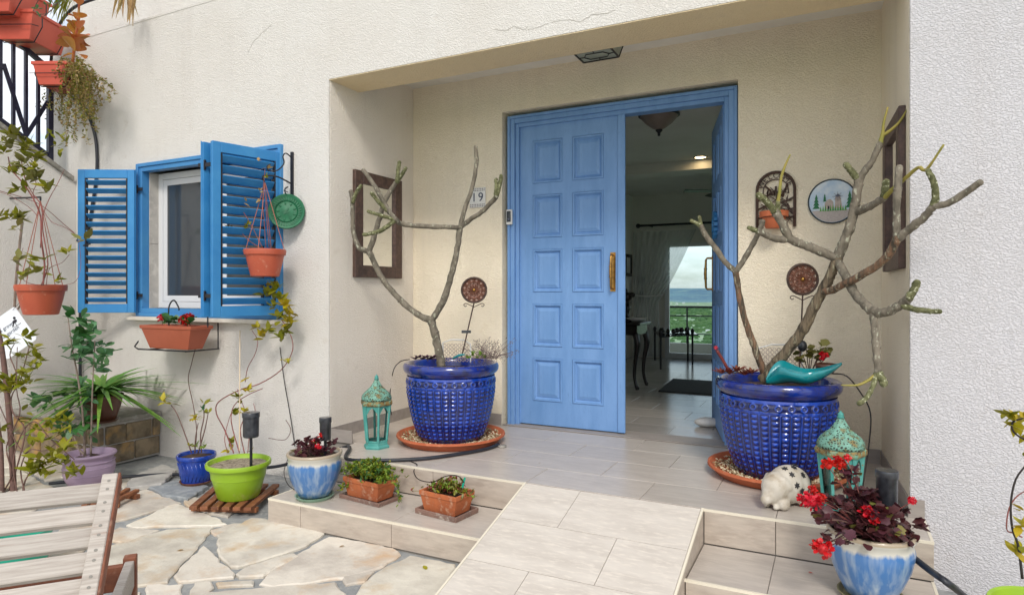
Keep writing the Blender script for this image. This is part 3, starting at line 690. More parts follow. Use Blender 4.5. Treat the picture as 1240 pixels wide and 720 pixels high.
# ---- inside the house
ROOM_Z = 3.05
MB().box((-3.2, 4.96, PZ), (-3.1, 10.85, ROOM_Z)).build('interior_wall', G['interior_paint'], house)
MB().box((1.0, 4.96, PZ), (1.1, 10.85, 1.0)).box((1.0, 4.96, 1.0), (1.1, 6.6, ROOM_Z)).box((1.0, 9.8, 1.0), (1.1, 10.85, ROOM_Z)).box((1.0, 6.6, 2.7), (1.1, 9.8, ROOM_Z)).build('interior_wall', G['interior_paint'], house)
sw = MB().box((1.02, 6.6, 1.0), (1.08, 6.66, 2.7)).box((1.02, 9.74, 1.0), (1.08, 9.8, 2.7)).box((1.02, 6.66, 2.64), (1.08, 9.74, 2.7)).box((1.02, 6.66, 1.0), (1.08, 9.74, 1.06)).box((1.02, 8.17, 1.06), (1.08, 8.23, 2.64)).build('added_light_window', G['white_upvc'], house)  # added window, out of view, lets daylight in to brighten the room
MB().box((1.045, 6.66, 1.06), (1.05, 8.17, 2.64)).box((1.045, 8.23, 1.06), (1.05, 9.74, 2.64)).build('pane', G['thin_glass'], sw)
GX0, GX1, GZ1 = -2.53, .7, 2.22  # hidden right part of the glazing widened to let in more light
MB().box((-3.2, 10.85, 0), (GX0, 11.0, ROOM_Z)).box((GX1, 10.85, 0), (1.1, 11.0, ROOM_Z)).box((GX0, 10.85, GZ1), (GX1, 11.0, ROOM_Z)).box((GX0, 10.86, 0), (GX1, 11.0, PZ + .01)).build('interior_wall', G['interior_paint'], house)
MB().box((-7, 3.96, 3.34), (3.6, 11.0, 3.5)).box((-3.2, 4.96, ROOM_Z), (1.1, 11.0, 3.34)).build('ceiling', G['ceiling_paint'], house)
MB().box((-3.1, 8.2, 2.93), (1.0, 8.5, ROOM_Z)).build('ceiling_beam', G['ceiling_paint'], house)
MB().box((-3.2, 4.9, 0), (1.1, 10.86, PZ - .006)).build('interior_floor', G['grout'], house)
infl = house.children[-1]
rws = []; y = 4.93
while y < 10.8: rws.append((y, min(y + .345, 10.85))); y += .345
tile_rows(-3.09, .2, rws, PZ, [-1.15, -.86], infl, G['tile_inside'])
# room behind the window
MB().box((-6.87, 3.9, 0), (-6.6, 7, 3.34)).box((-6.87, 6.8, 0), (-3.3, 7, 3.34)).box((-3.575, 4.71, 0), (-3.335, 6.8, 3.34)).box((-6.6, 3.9, .2), (-3.33, 6.8, .3)).build('interior_wall', G['interior_paint'], house)
# far glass door
gd = MB()
for x0, x1, z0, z1 in ((GX0, GX0 + .07, PZ, GZ1), (GX1 - .07, GX1, PZ, GZ1), (GX0 + .07, GX1 - .07, GZ1 - .06, GZ1), (GX0 + .07, GX1 - .07, PZ, PZ + .09)): gd.box((x0, 10.80, z0), (x1, 10.858, z1))
gdo = gd.build('patio_door', G['white_upvc'], house, bevel=.003)
MB().box((GX0 + .07, 10.82, PZ + .09), (GX1 - .07, 10.826, GZ1 - .06)).build('pane', G['thin_glass'], gdo)
# balcony
MB().box((-3.2, 11.0, .1), (1.2, 12.6, .27)).build('balcony_floor', G['balcony_tile'], house)
MB().box((-3.2, 12.42, .27), (1.2, 12.6, .44)).build('balcony_kerb', G['balcony_tile'], house)
rail = thing('balcony_railing', 'thin dark metal railing of the balcony beyond the glass door', 'railing', (-1, 12.5, .44))
for z_, r_ in ((1.13, .022), (.96, .012), (.62, .01)):
    MB().tube([(-3.1, 12.5, z_), (1.1, 12.5, z_)], r_, 8).build('rail', G['black_metal'], rail)
for x_ in (-3.05, P(832, 400, y=12.5).x, -.1): MB().tube([(x_, 12.5, .44), (x_, 12.5, 1.13)], .016, 8).build('post', G['black_metal'], rail)

# ================================================================== country beyond
from mathutils import noise as mn
def sheet(name, xs, ys, fz, mat):
    mb = MB(); nx, ny = len(xs), len(ys)
    mb.v = [(x, y, fz(x, y)) for y in ys for x in xs]; mb.f = [(j*nx+i, j*nx+i+1, (j+1)*nx+i+1, (j+1)*nx+i) for j in range(ny-1) for i in range(nx-1)]; mb.m = [0] * len(mb.f)
    o = mb.build(name, mat, smooth=True); o['kind'] = 'structure'; return o
def fz(x, y):
    return -92 + 9 * mn.noise(Vector((x * .0022, y * .0022, 0))) + 3 * mn.noise(Vector((x * .009, y * .009, 3)))
sheet('valley', [-9000 + 180 * i for i in range(100)], [18 + 9000 * (j / 90) ** 1.7 for j in range(91)], lambda x, y: fz(x, y) - 30 * max(0, 1 - y / 300) * 0, G['terrain'])
sheet('hills', [-12000 + 240 * i for i in range(100)], [6500 + 220 * j for j in range(34)], lambda x, y: -96 + 172 * math.exp(-((y - 9800) / 1500) ** 2) * (1 + .16 * mn.noise(Vector((x * .0014, y * .0006, 7))) + .05 * mn.noise(Vector((x * .004, y * .003, 2)))), G['far_hills'])
gb = MB(); gb.lathe([(40000, 0), (0.0001, 0.001)], 64, (0, 0, -99)); struct('plain', gb, G['terrain'])
hr = random.Random(3); hm = MB()
for i in range(60):
    y_ = hr.uniform(1500, 6000); x_ = -y_ * .21 + hr.uniform(-.16, .16) * y_; z_ = fz(x_, y_); s_ = hr.uniform(4, 9) * (1 + y_ / 6000)
    hm.box((x_, y_, z_ - 3), (x_ + s_ * hr.uniform(1, 2.2), y_ + s_, z_ + s_ * .6))
tag(hm.build('distant_buildings', G['white_ceramic']), 'specks of pale buildings scattered over the far green valley', kind='stuff')
tm = MB()
for i in range(2500):
    y_ = hr.uniform(300, 4200); x_ = -y_ * .21 + hr.uniform(-.16, .16) * y_; z_ = fz(x_, y_); s_ = hr.uniform(3, 9) * (1 + y_ / 2500)
    tm.lathe([(s_, 0), (s_ * .8, s_ * .5), (.001, s_ * .8)], 5, (x_, y_, z_ - 1), ph=hr.random())
tag(tm.build('distant_woods', M('woodland', '3E5F34', .95, c2='557040', vs_=.02)), 'dark green groves scattered over the valley floor', kind='stuff')
# ================================================================== builders for the things
def ball(mb, c, r, n=10, k=7, rot=None, m=0):
    c = Vector(c); r = r if isinstance(r, (tuple, list)) else (r, r, r); vs = []; fs = []
    for i in range(k + 1):
        a = pi * i / k
        for j in range(n):
            b = 2 * pi * j / n; p = Vector((sin(a) * cos(b) * r[0], sin(a) * sin(b) * r[1], cos(a) * r[2]))
            if rot: p = rot @ p
            vs.append(c + p)
    for i in range(k):
        for j in range(n): fs.append((i*n + j, (i+1)*n + j, (i+1)*n + (j+1) % n, i*n + (j+1) % n))
    return mb.add(vs, fs, m)
def smooth_path(pts, k=4):
    pts = [Vector(p) for p in pts]; out = []
    for i in range(len(pts) - 1):
        p0, p1, p2, p3 = pts[max(i-1, 0)], pts[i], pts[i+1], pts[min(i+2, len(pts)-1)]
        for j in range(k):
            t = j / k; out.append(.5 * ((2*p1) + (p2-p0)*t + (2*p0-5*p1+4*p2-p3)*t*t + (3*p1-p0-3*p2+p3)*t**3))
    out.append(pts[-1]); return out
def lerp_list(a, n):
    out = []
    for i in range(n):
        f = i / (n - 1) * (len(a) - 1); j = min(int(f), len(a) - 2); out.append(a[j] + (a[j+1] - a[j]) * (f - j))
    return out
def cable(name, label, cat, pts, r, mat, group=None, n=8, k=5):
    o = MB().tube(smooth_path(pts, k), r, n).build(name, mat, smooth=True); return tag(o, label, cat, group)
LEAF = {}
def leaf_mesh(name, shape, mat, curl=.15, fold=.12, seg=5, jag=0):
    """unit-length leaf along +Y with a folded midrib; shape = half widths along its length"""
    key = name + mat.name + str(curl) + str(shape)
    if key in LEAF: return LEAF[key]
    mb = MB(); n = len(shape)
    for i, w_ in enumerate(shape):
        t = i / (n - 1); z = -curl * t * t; jj = jag * (1 if i % 2 else -1)
        mb.v += [(-w_ * (1 + jj), t, z + fold * w_), (0, t + (0 if i < n - 1 else .0), z), (w_ * (1 + jj), t, z + fold * w_)]
    for i in range(n - 1):
        a = 3 * i; mb.f += [(a, a+1, a+4, a+3), (a+1, a+2, a+5, a+4)]; mb.m += [0, 0]
    me = mb.mesh(name, mat, smooth=True); LEAF[key] = me; return me
OVAL = [.03, .17, .24, .22, .12, .01]; SLIM = [.03, .11, .15, .13, .07, .005]; ROUND = [.06, .34, .46, .48, .36, .1]; OBOV = [.03, .1, .18, .24, .2, .04]; STRAP = [.03, .035, .04, .038, .03, .02, .004]
def orient(d, up=Vector((0, 0, 1)), roll=0):
    d = Vector(d).normalized(); x = d.cross(up)
    if x.length < 1e-3: x = d.cross(Vector((1, 0, 0)))
    x.normalize(); z = x.cross(d); m = Matrix((x, d, z)).transposed()
    return m @ Matrix.Rotation(roll, 3, 'Y')
def leaf(root, mesh, p, d, size, roll=0, wid=1, off=None, name='leaf'):
    off = root.location if off is None else off
    o = new_obj(name, mesh, root, Vector(p) - off); o.rotation_euler = orient(d, roll=roll).to_euler(); o.scale = (size * wid, size, size); return o
def leaf_into(mb, shape, p, d, size, roll=0, curl=.15):
    m_ = orient(d, roll=roll); n = len(shape); b = len(mb.v); p = Vector(p)
    for i, w_ in enumerate(shape):
        t = i / (n - 1)
        for s_ in (-1, 0, 1): mb.v.append(tuple(p + m_ @ Vector((s_ * w_, t, -curl * t * t + .12 * w_ * abs(s_))) * size))
    for i in range(n - 1):
        a = b + 3 * i; mb.f += [(a, a+1, a+4, a+3), (a+1, a+2, a+5, a+4)]; mb.m += [0, 0]
def rdir(rr, up=.2, spread=1):
    return Vector((rr.uniform(-1, 1) * spread, rr.uniform(-1, 1) * spread, rr.uniform(-.6, 1) + up)).normalized()
def cluster(root, mesh, p, rr, n=7, size=.06, up=.3):
    p = Vector(p)
    for i in range(n): leaf(root, mesh, p + rdir(rr) * size * .25, rdir(rr, up), size * rr.uniform(.7, 1.15), rr.uniform(-.6, .6))
def stem(root, pts, r, mat, name='stem', n=6, k=4):
    q = smooth_path(pts, k); rad = lerp_list(r if isinstance(r, (list, tuple)) else [r, r], len(q))
    return MB().tube(q, rad, n).build(name, mat, root, smooth=True)
def soil_disc(root, c, r, mat='soil', name='soil', seed=1):
    rr = random.Random(seed); mb = MB(); n = 20; vs = [(c[0], c[1], c[2] + .006)]
    for q in (.5, 1): vs += [(c[0] + r * q * cos(2*pi*i/n), c[1] + r * q * sin(2*pi*i/n), c[2] + rr.uniform(-.004, .006)) for i in range(n)]
    fs = [(0, 1 + i, 1 + (i+1) % n) for i in range(n)] + [(1+i, 1+n+i, 1+n+(i+1) % n, 1+(i+1) % n) for i in range(n)]
    return mb.add(vs, fs).build(name, G[mat], root, smooth=True)
def potted(name, label, cat, loc, group=None): return thing(name, label, cat, loc, 0, group)
def saucer(label, loc, r, h, mat, group=None, n=40):
    t_ = max(.006, r * .04)
    o = MB().lathe([(r * .84, 0), (r * .9, h * .3), (r, h), (r - t_, h), (r * .88 - t_, h * .35), (.001, h * .3)], n).build('saucer', G[mat], local=True, auto=True)
    o.location = loc; return tag(o, label, 'saucer', group)
def text_mesh(body, size, mat, name='lettering', depth=.002, font_shear=0):
    cu = bpy.data.curves.new('letters', 'FONT'); cu.body = body; cu.size = size; cu.extrude = depth; cu.align_x = 'CENTER'; cu.align_y = 'CENTER'; cu.resolution_u = 3; cu.shear = font_shear
    o = bpy.data.objects.new('letters', cu); col.objects.link(o)
    dg = bpy.context.evaluated_depsgraph_get(); me = bpy.data.meshes.new_from_object(o.evaluated_get(dg)); me.name = name
    bpy.data.objects.remove(o); bpy.data.curves.remove(cu); me.materials.clear(); me.materials.append(mat); return me

# ================================================================== on the porch: the two glazed pots
def glazed_pot_mesh():
    prof = [(.215, 0), (.243, .05), (.277, .14), (.300, .24), (.316, .34), (.322, .42), (.318, .465)]
    def rad(z):
        for (r0, z0), (r1, z1) in zip(prof, prof[1:]):
            if z <= z1: return r0 + (r1 - r0) * (z - z0) / (z1 - z0)
        return prof[-1][0]
    NC, n = 36, 360; zs = [.465 * i / 110 for i in range(111)]; mb = MB(); rel = []
    for z in zs:
        for j in range(n):
            a = 2 * pi * j / n; ca = (j / n * NC) % 1; d = 0; f = .35
            if .025 < z < .385:
                cb = (z - .025) / .03 % 1
                pyr = max(0, min(1 - abs(2 * ca - 1) / .74, (1 - abs(2 * cb - 1)) / .9) * 1.5); pyr = min(1, pyr)
                edge = max(0, 1 - min(ca, 1 - ca) * 9)
                d = .0085 * pyr + .007 * edge; f = .06 + .85 * pyr * (1 if cb > .5 else .35) + .55 * edge
            elif z >= .385 and z < .405:
                d = .006 * abs(sin(ca * pi)); f = .55
            elif z < .445:
                cc = (j / n * 30) % 1; q = sqrt(((cc - .5) * .066) ** 2 + (z - .426) ** 2); ringv = max(0, 1 - abs(q - .0155) / .006); dot = max(0, 1 - q / .006)
                d = .009 * ringv + .006 * dot; f = .0 + .95 * ringv + .4 * dot
            else: f = .7; d = .003
            r_ = rad(z) + d; mb.v.append((r_ * cos(a), r_ * sin(a), z)); rel.append(f)
    for i in range(len(zs) - 1):
        for j in range(n):
            k = (j + 1) % n; mb.f.append((i*n + j, i*n + k, (i+1)*n + k, (i+1)*n + j)); mb.m.append(0)
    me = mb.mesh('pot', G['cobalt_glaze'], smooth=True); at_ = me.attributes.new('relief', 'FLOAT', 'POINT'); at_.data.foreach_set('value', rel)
    return me
pot_me = glazed_pot_mesh()
def big_pot(loc, label, rz, seed):
    t = thing('glazed_pot', label, 'plant pot', loc, rz, 'big cobalt glazed pots')
    new_obj('body', pot_me, t)
    MB().lathe([(.318, .463), (.322, .478), (.338, .490), (.348, .508), (.350, .530), (.342, .549), (.328, .556), (.314, .550), (.308, .53), (.30, .50), (.29, .45)], 72).build('rim', G['cobalt_rim'], t, smooth=True, local=True)
    MB().lathe([(.288, .495), (.15, .50), (.001, .505)], 30).build('soil', G['soil'], t, local=True)
    return t
B1, B2 = Vector((-2.515, 4.042, PZ + .022)), Vector((-.301, 4.129, PZ + .022))
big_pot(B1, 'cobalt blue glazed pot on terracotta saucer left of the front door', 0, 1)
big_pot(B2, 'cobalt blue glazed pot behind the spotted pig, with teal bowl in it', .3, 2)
def big_saucer(c, label, seed):
    s = MB().lathe([(.33, 0), (.345, .004), (.385, .045), (.392, .046), (.397, .05), (.395, .062), (.382, .064), (.374, .058), (.335, .02), (.001, .018)], 72).build('saucer', G['terracotta'], local=True, auto=True)
    s.location = (c.x, c.y, PZ); tag(s, label, 'saucer', 'big terracotta saucers')
    rr = random.Random(seed); mb = MB()
    for i in range(900):
        a = rr.uniform(0, 2*pi); r_ = rr.uniform(.22, .372); z_ = .022 + .028 * max(0, (r_ - .22) / .15) * rr.uniform(.6, 1)
        ball(mb, (r_ * cos(a), r_ * sin(a), z_), (rr.uniform(.006, .012), rr.uniform(.005, .009), rr.uniform(.004, .007)), 5, 3, Euler((rr.random(), rr.random(), rr.uniform(0, 6))).to_matrix(), rr.choice((0, 0, 1, 2)))
    mb.build('pebbles', [G['pebble'], M('pebble_pale%d' % seed, 'D8CCAE', .7), M('pebble_dark%d' % seed, '7E6A4C', .7)], s, kind='stuff', local=True)
big_saucer(B1, 'terracotta saucer of pebbles under the blue pot left of the door', 1)
big_saucer(B2, 'terracotta saucer of pebbles under the blue pot behind the pig', 2)

# ---- frangipani trees
def tree_parts(root, spec, depth):
    for name, mat, rad, nodes in spec:
        pts = [P(u, v, y=y) for u, v, y in nodes]
        q = smooth_path(pts, 5); rads = lerp_list(rad, len(q)); rr = random.Random(int(nodes[0][0] * 7 + nodes[-1][1]))
        q2 = []; r2 = []
        for i, p in enumerate(q):
            rads[i] *= .88; q2.append(p + Vector((rr.uniform(-1, 1), rr.uniform(-1, 1), rr.uniform(-1, 1))) * rads[i] * .10); r2.append(rads[i] * rr.uniform(.92, 1.1))
        mb = MB().tube(q2, r2, 10)
        end = q2[-1]
        if name != 'twig':
            ball(mb, end, rads[-1] * 1.05, 10, 6)
            tip = (q2[-1] - q2[-4]).normalized()
            L_ = sum((q2[i+1] - q2[i]).length for i in range(len(q2) - 1))
            for i in range(int(14 + L_ * 40)):      # leaf scars and knobs, crowded towards the tip
                f = 1 - abs(rr.gauss(0, .22)); f = max(0, min(.999, f)); j = int(f * (len(q2) - 1)); a = rr.uniform(0, 6.28)
                d = Vector((cos(a), rr.uniform(-1, 1), sin(a))).normalized(); ball(mb, q2[j] + (q2[j+1] - q2[j]) * rr.random() + d * r2[j] * .85, r2[j] * rr.uniform(.2, .38), 5, 4)
        mb.build(name, G[mat], root, smooth=True)
def E_(l, y0, y1): n = len(l); return [(u, v, y0 + (y1 - y0) * i / (n - 1)) for i, (u, v) in enumerate(l)]
t1 = thing('frangipani_tree', 'bare grey branching tree in the blue pot left of the door', 'tree', P(533, 432, y=4.05), 0, 'bare frangipani trees')
tree_parts(t1, [
 ('trunk', 'bark', [.038, .034, .034], [(535, 445, 4.05), (533, 432, 4.05), (528, 410, 4.03), (522.5, 387.5, 4.0)]),
 ('branch', 'bark', [.030, .026, .024, .024], E_([(522.5, 388), (505, 380), (480, 358), (462, 335), (447, 304)], 4.0, 3.78)),
 ('branch', 'bark', [.026, .028, .024, .024], E_([(522.5, 388), (536, 366), (546, 335), (554, 300), (557, 276)], 4.0, 4.02)),
 ('branch', 'bark', [.022, .02, .018, .017], E_([(447, 304), (435, 300), (428, 281), (427, 262), (427, 246), (425, 232)], 3.78, 3.70)),
 ('branch', 'bark_green', [.016, .015], E_([(427, 246), (431, 234), (437, 225)], 3.71, 3.70)),
 ('branch', 'bark', [.024, .022, .02, .017], E_([(447, 304), (452.5, 288), (460, 263), (466, 244), (474, 229), (482, 218)], 3.78, 3.82)),
 ('branch', 'bark_green', [.018, .015], E_([(480, 221), (487, 211), (491, 204)], 3.82, 3.8)),
 ('branch', 'bark_green', [.018, .016], E_([(481, 219), (482, 207), (483.5, 197)], 3.82, 3.84)),
 ('branch', 'bark', [.021, .019, .017, .015], E_([(557, 276), (563, 252), (571, 230), (577, 199), (576, 178)], 4.02, 4.06)),
 ('branch', 'bark', [.020, .019, .018], E_([(557, 276), (569, 266), (583, 257), (598, 242), (601, 238)], 4.02, 3.95)),
 ('branch', 'bark_green', [.018, .018, .016], E_([(600, 240), (601, 230), (601, 218)], 3.95, 3.95)),
 ('branch', 'bark_green', [.017, .014], E_([(601, 238), (605, 225), (607, 213)], 3.95, 3.93)),
 ('branch', 'bark', [.020, .019, .021, .021], E_([(557, 276), (544, 275), (513, 274), (487, 271), (478, 265)], 4.02, 3.72)),
 ('branch', 'bark', [.02, .018, .018, .016], E_([(478, 265), (468, 251), (458, 232), (449, 218), (440, 206)], 3.72, 3.66)),
 ('branch', 'bark_green', [.018, .015], E_([(472, 258), (460, 246), (450, 234)], 3.72, 3.62)),
 ('branch', 'bark_green', [.016, .013], E_([(478, 266), (462, 261), (446, 256)], 3.72, 3.60)),
 ('branch', 'bark_green', [.019, .015], E_([(478, 267), (463, 278), (452, 282), (441, 284)], 3.72, 3.60)),
], 0)
t2 = thing('frangipani_tree', 'bare lichen-spotted tree in the blue pot behind the spotted pig', 'tree', P(926, 458, y=4.05), 0, 'bare frangipani trees')
tree_parts(t2, [
 ('trunk', 'bark_trunk', [.044, .034, .033, .030, .029], [(924, 462, 4.05), (938, 442, 4.03), (955, 422, 4.0), (973, 398, 3.96), (986, 370, 3.93), (1000, 344, 3.9), (1014, 313, 3.86)]),
 ('branch', 'bark', [.030, .030, .028, .026], E_([(1014, 313), (1021, 296), (1028, 278), (1034, 256), (1040, 219)], 3.86, 3.82)),
 ('branch', 'bark_green', [.020, .018], E_([(1040, 219), (1033, 210), (1025, 200)], 3.82, 3.78)),
 ('branch', 'bark', [.024, .020, .018, .016], E_([(1040, 219), (1048, 206), (1056, 195), (1066, 174)], 3.82, 3.78)),
 ('twig', 'twig_green', [.014, .008, .005], E_([(1066, 174), (1069, 160), (1070, 150), (1075, 130)], 3.78, 3.76)),
 ('twig', 'twig_green', [.011, .008, .004], E_([(1068, 165), (1078, 158), (1088, 149), (1099, 132)], 3.78, 3.74)),
 ('branch', 'bark', [.026, .022, .020, .019], E_([(1035, 257), (1049, 252), (1060, 246), (1070, 240)], 3.83, 3.68)),
 ('branch', 'bark_green', [.020, .019], E_([(1070, 240), (1072, 230), (1073, 221)], 3.68, 3.66)),
 ('twig', 'twig_green', [.014, .010, .009, .005], E_([(1070, 240), (1080, 230), (1096, 216), (1112, 203), (1122, 205), (1143, 175)], 3.68, 3.40)),
 ('branch', 'bark', [.028, .026, .026, .022], E_([(1014, 313), (990, 303), (972, 296), (957, 289), (947, 270), (938, 256)], 3.86, 3.72)),
 ('branch', 'bark_green', [.022, .020, .019], E_([(938, 256), (928, 244), (919, 236)], 3.72, 3.66)),
 ('branch', 'bark', [.022, .020, .017], E_([(957, 289), (944, 290), (931, 286), (918, 280)], 3.79, 3.68)),
 ('branch', 'bark_green', [.017, .013], E_([(918, 280), (912, 278), (907, 276)], 3.68, 3.66)),
 ('branch', 'bark_green', [.018, .014], E_([(945, 268), (942, 256), (942, 245)], 3.75, 3.73)),
 ('twig', 'twig_green', [.012, .009, .008, .004], E_([(942, 245), (944, 232), (946, 215), (951, 200), (957, 187)], 3.73, 3.70)),
 ('branch', 'bark', [.026, .026, .026, .026], E_([(1014, 316), (1024, 334), (1035, 355), (1046, 367), (1056, 376)], 3.86, 3.60)),
 ('branch', 'bark', [.026, .024, .022], E_([(1056, 376), (1068, 379), (1080, 375), (1092, 368), (1100, 361)], 3.60, 3.50)),
 ('branch', 'bark_green', [.022, .020, .018], E_([(1100, 361), (1106, 352), (1110, 342)], 3.50, 3.48)),
 ('branch', 'bark_green', [.016, .015, .012], E_([(1092, 369), (1106, 374), (1120, 376), (1138, 377)], 3.52, 3.42)),
 ('branch', 'bark', [.020, .020, .019, .019], E_([(1057, 376), (1059, 393), (1060, 413), (1062, 435), (1064, 452)], 3.60, 3.52)),
 ('branch', 'bark_green', [.021, .020], E_([(1063, 449), (1067, 457), (1070, 464)], 3.52, 3.50)),
 ('branch', 'bark_green', [.015, .013, .014], E_([(1061, 452), (1058, 465), (1050, 480), (1041, 488)], 3.52, 3.44)),
 ('twig', 'twig_green', [.010, .007, .003], E_([(1061, 453), (1050, 461), (1038, 466), (1018, 466)], 3.52, 3.46)),
 ('branch', 'bark_warm', [.022, .022, .023, .023], E_([(997, 353), (1009, 351), (1021, 344), (1042, 334), (1070, 315), (1087, 289)], 3.9, 3.55)),
 ('branch', 'bark', [.019, .019, .018], E_([(1087, 289), (1086, 270), (1086, 252), (1089, 203)], 3.55, 3.56)),
 ('branch', 'bark', [.022, .022, .020, .020], E_([(1087, 289), (1103, 276), (1118, 264), (1130, 250)], 3.55, 3.44)),
 ('branch', 'bark_green', [.018, .017, .014], E_([(1130, 250), (1133, 238), (1131, 222), (1124, 207)], 3.44, 3.42)),
 ('branch', 'bark', [.018, .017, .016], E_([(1130, 250), (1148, 246), (1168, 234), (1186, 221)], 3.44, 3.34)),
 ('trunk', 'bark_warm', [.026, .022, .020, .020], E_([(926, 452), (919, 434), (910, 410), (902, 386), (895, 356), (891, 329)], 4.05, 3.92)),
 ('branch', 'bark', [.018, .017, .016, .014], E_([(891, 329), (903, 311), (913, 293), (920, 278), (924, 268)], 3.92, 3.86)),
 ('branch', 'bark', [.019, .018, .018, .017], E_([(891, 329), (878, 317), (866, 300), (856, 287), (849, 274)], 3.92, 3.84)),
 ('branch', 'bark_green', [.014, .012], E_([(849, 275), (843, 270), (837, 267)], 3.84, 3.82)),
 ('branch', 'bark_green', [.013, .012], E_([(849, 274), (848, 268), (847, 263)], 3.84, 3.84)),
], 0)

# ---- small planting in the pots
def rosette(root, p, mesh, n, size, rr, tilt=.5):
    for i in range(n):
        a = i * 2.4; e = .2 + .9 * i / n; leaf(root, mesh, p, Vector((cos(a), sin(a), e)), size * (1.1 - .5 * i / n), rr.uniform(-.2, .2))
r_ = random.Random(4)
q = thing('succulent', 'low dark purple succulent at the left of the trunk in the left blue pot', 'plant', P(510, 434, y=3.93))
for i in range(6): rosette(q, P(503 + i * 4.4, 435 - (i % 2) * 2, y=3.9 + .02 * (i % 3)), leaf_mesh('leaf', OVAL, G['leaf_purple']), 9, .055, r_)
q = thing('stonecrop', 'small lime green tuft beside the trunk of the left blue pot', 'plant', P(578, 433, y=3.95))
for i in range(5): cluster(q, leaf_mesh('leaf', OVAL, G['leaf_lime']), P(568 + i * 4.5, 433 - (i % 2) * 3, y=3.93), r_, 7, .035, .6)
q = thing('dry_bush', 'wispy grey dry bush spilling over the right rim of the left blue pot', 'plant', P(592, 434, y=4.0)); mb = MB()
for i in range(90):
    a = P(588 + r_.uniform(-10, 14), 434, y=4.0 + r_.uniform(-.1, .1)); b = a + Vector((r_.uniform(-.12, .16), r_.uniform(-.1, .1), r_.uniform(-.02, .13))); c_ = b + Vector((r_.uniform(-.03, .06), r_.uniform(-.03, .03), r_.uniform(-.05, .03)))
    mb.tube([a, (a + b) / 2 + Vector((0, 0, .012)), b, c_], [.0016, .0013, .001, .0008], 3)
    for k_ in range(4): ball(mb, b + Vector((r_.uniform(-.02, .03), r_.uniform(-.02, .02), r_.uniform(-.02, .02))), .0035, 4, 3)
mb.build('twigs', M('dry_twigs', '7C6A66', .9, c2='5E5450', vs_=30), q, kind='stuff')
def lattice(label, c, wd, ht, seed):
    """cream filigree panel standing in the pot: rim, scrolls and diagonal bars"""
    t = thing('lattice_ornament', label, 'ornament', c); mb = MB(); R_ = Vector((_c, _s, 0)); Z_ = Vector((0, 0, 1))
    pt = lambda a, b: Vector(c) + R_ * a + Z_ * b
    fr = [pt(-wd/2, 0), pt(-wd/2, ht * .86), pt(-wd * .2, ht), pt(wd * .25, ht * .98), pt(wd/2, ht * .8), pt(wd/2, 0)]
    MB().tube(fr, .006, 6).build('rim', G['white_ceramic'], t)
    rr = random.Random(seed)
    for i in range(int(wd / .028)):
        for j in range(int(ht / .028)):
            x_, z_ = -wd/2 + .014 + i * .028, .014 + j * .028
            if z_ < ht * .85: mb.tube([pt(x_ + .012 * cos(k * pi / 3), z_ + .012 * sin(k * pi / 3)) for k in range(7)], .0022, 4)
    mb.build('filigree', M('filigree%d' % seed, 'B9A99E', .8, c2='8C7A70', vs_=60), t)
lattice('cream filigree panel standing behind the trunk in the left blue pot', P(553, 438, y=4.2), .21, .17, 1)
lattice('white filigree panel behind the trunk in the right blue pot', P(945, 448, y=4.33), .27, .16, 2)
# teal dragonfly-like plastic bit
q = MB(); q.tube(smooth_path([P(548, 434, y=3.86), P(556, 430, y=3.85), P(563, 429, y=3.85)], 3), [.006, .01, .004], 6); tag(q.build('garden_ornament', G['teal_glaze'], smooth=True), 'small teal ornament lying in front of the trunk in the left pot', 'ornament')

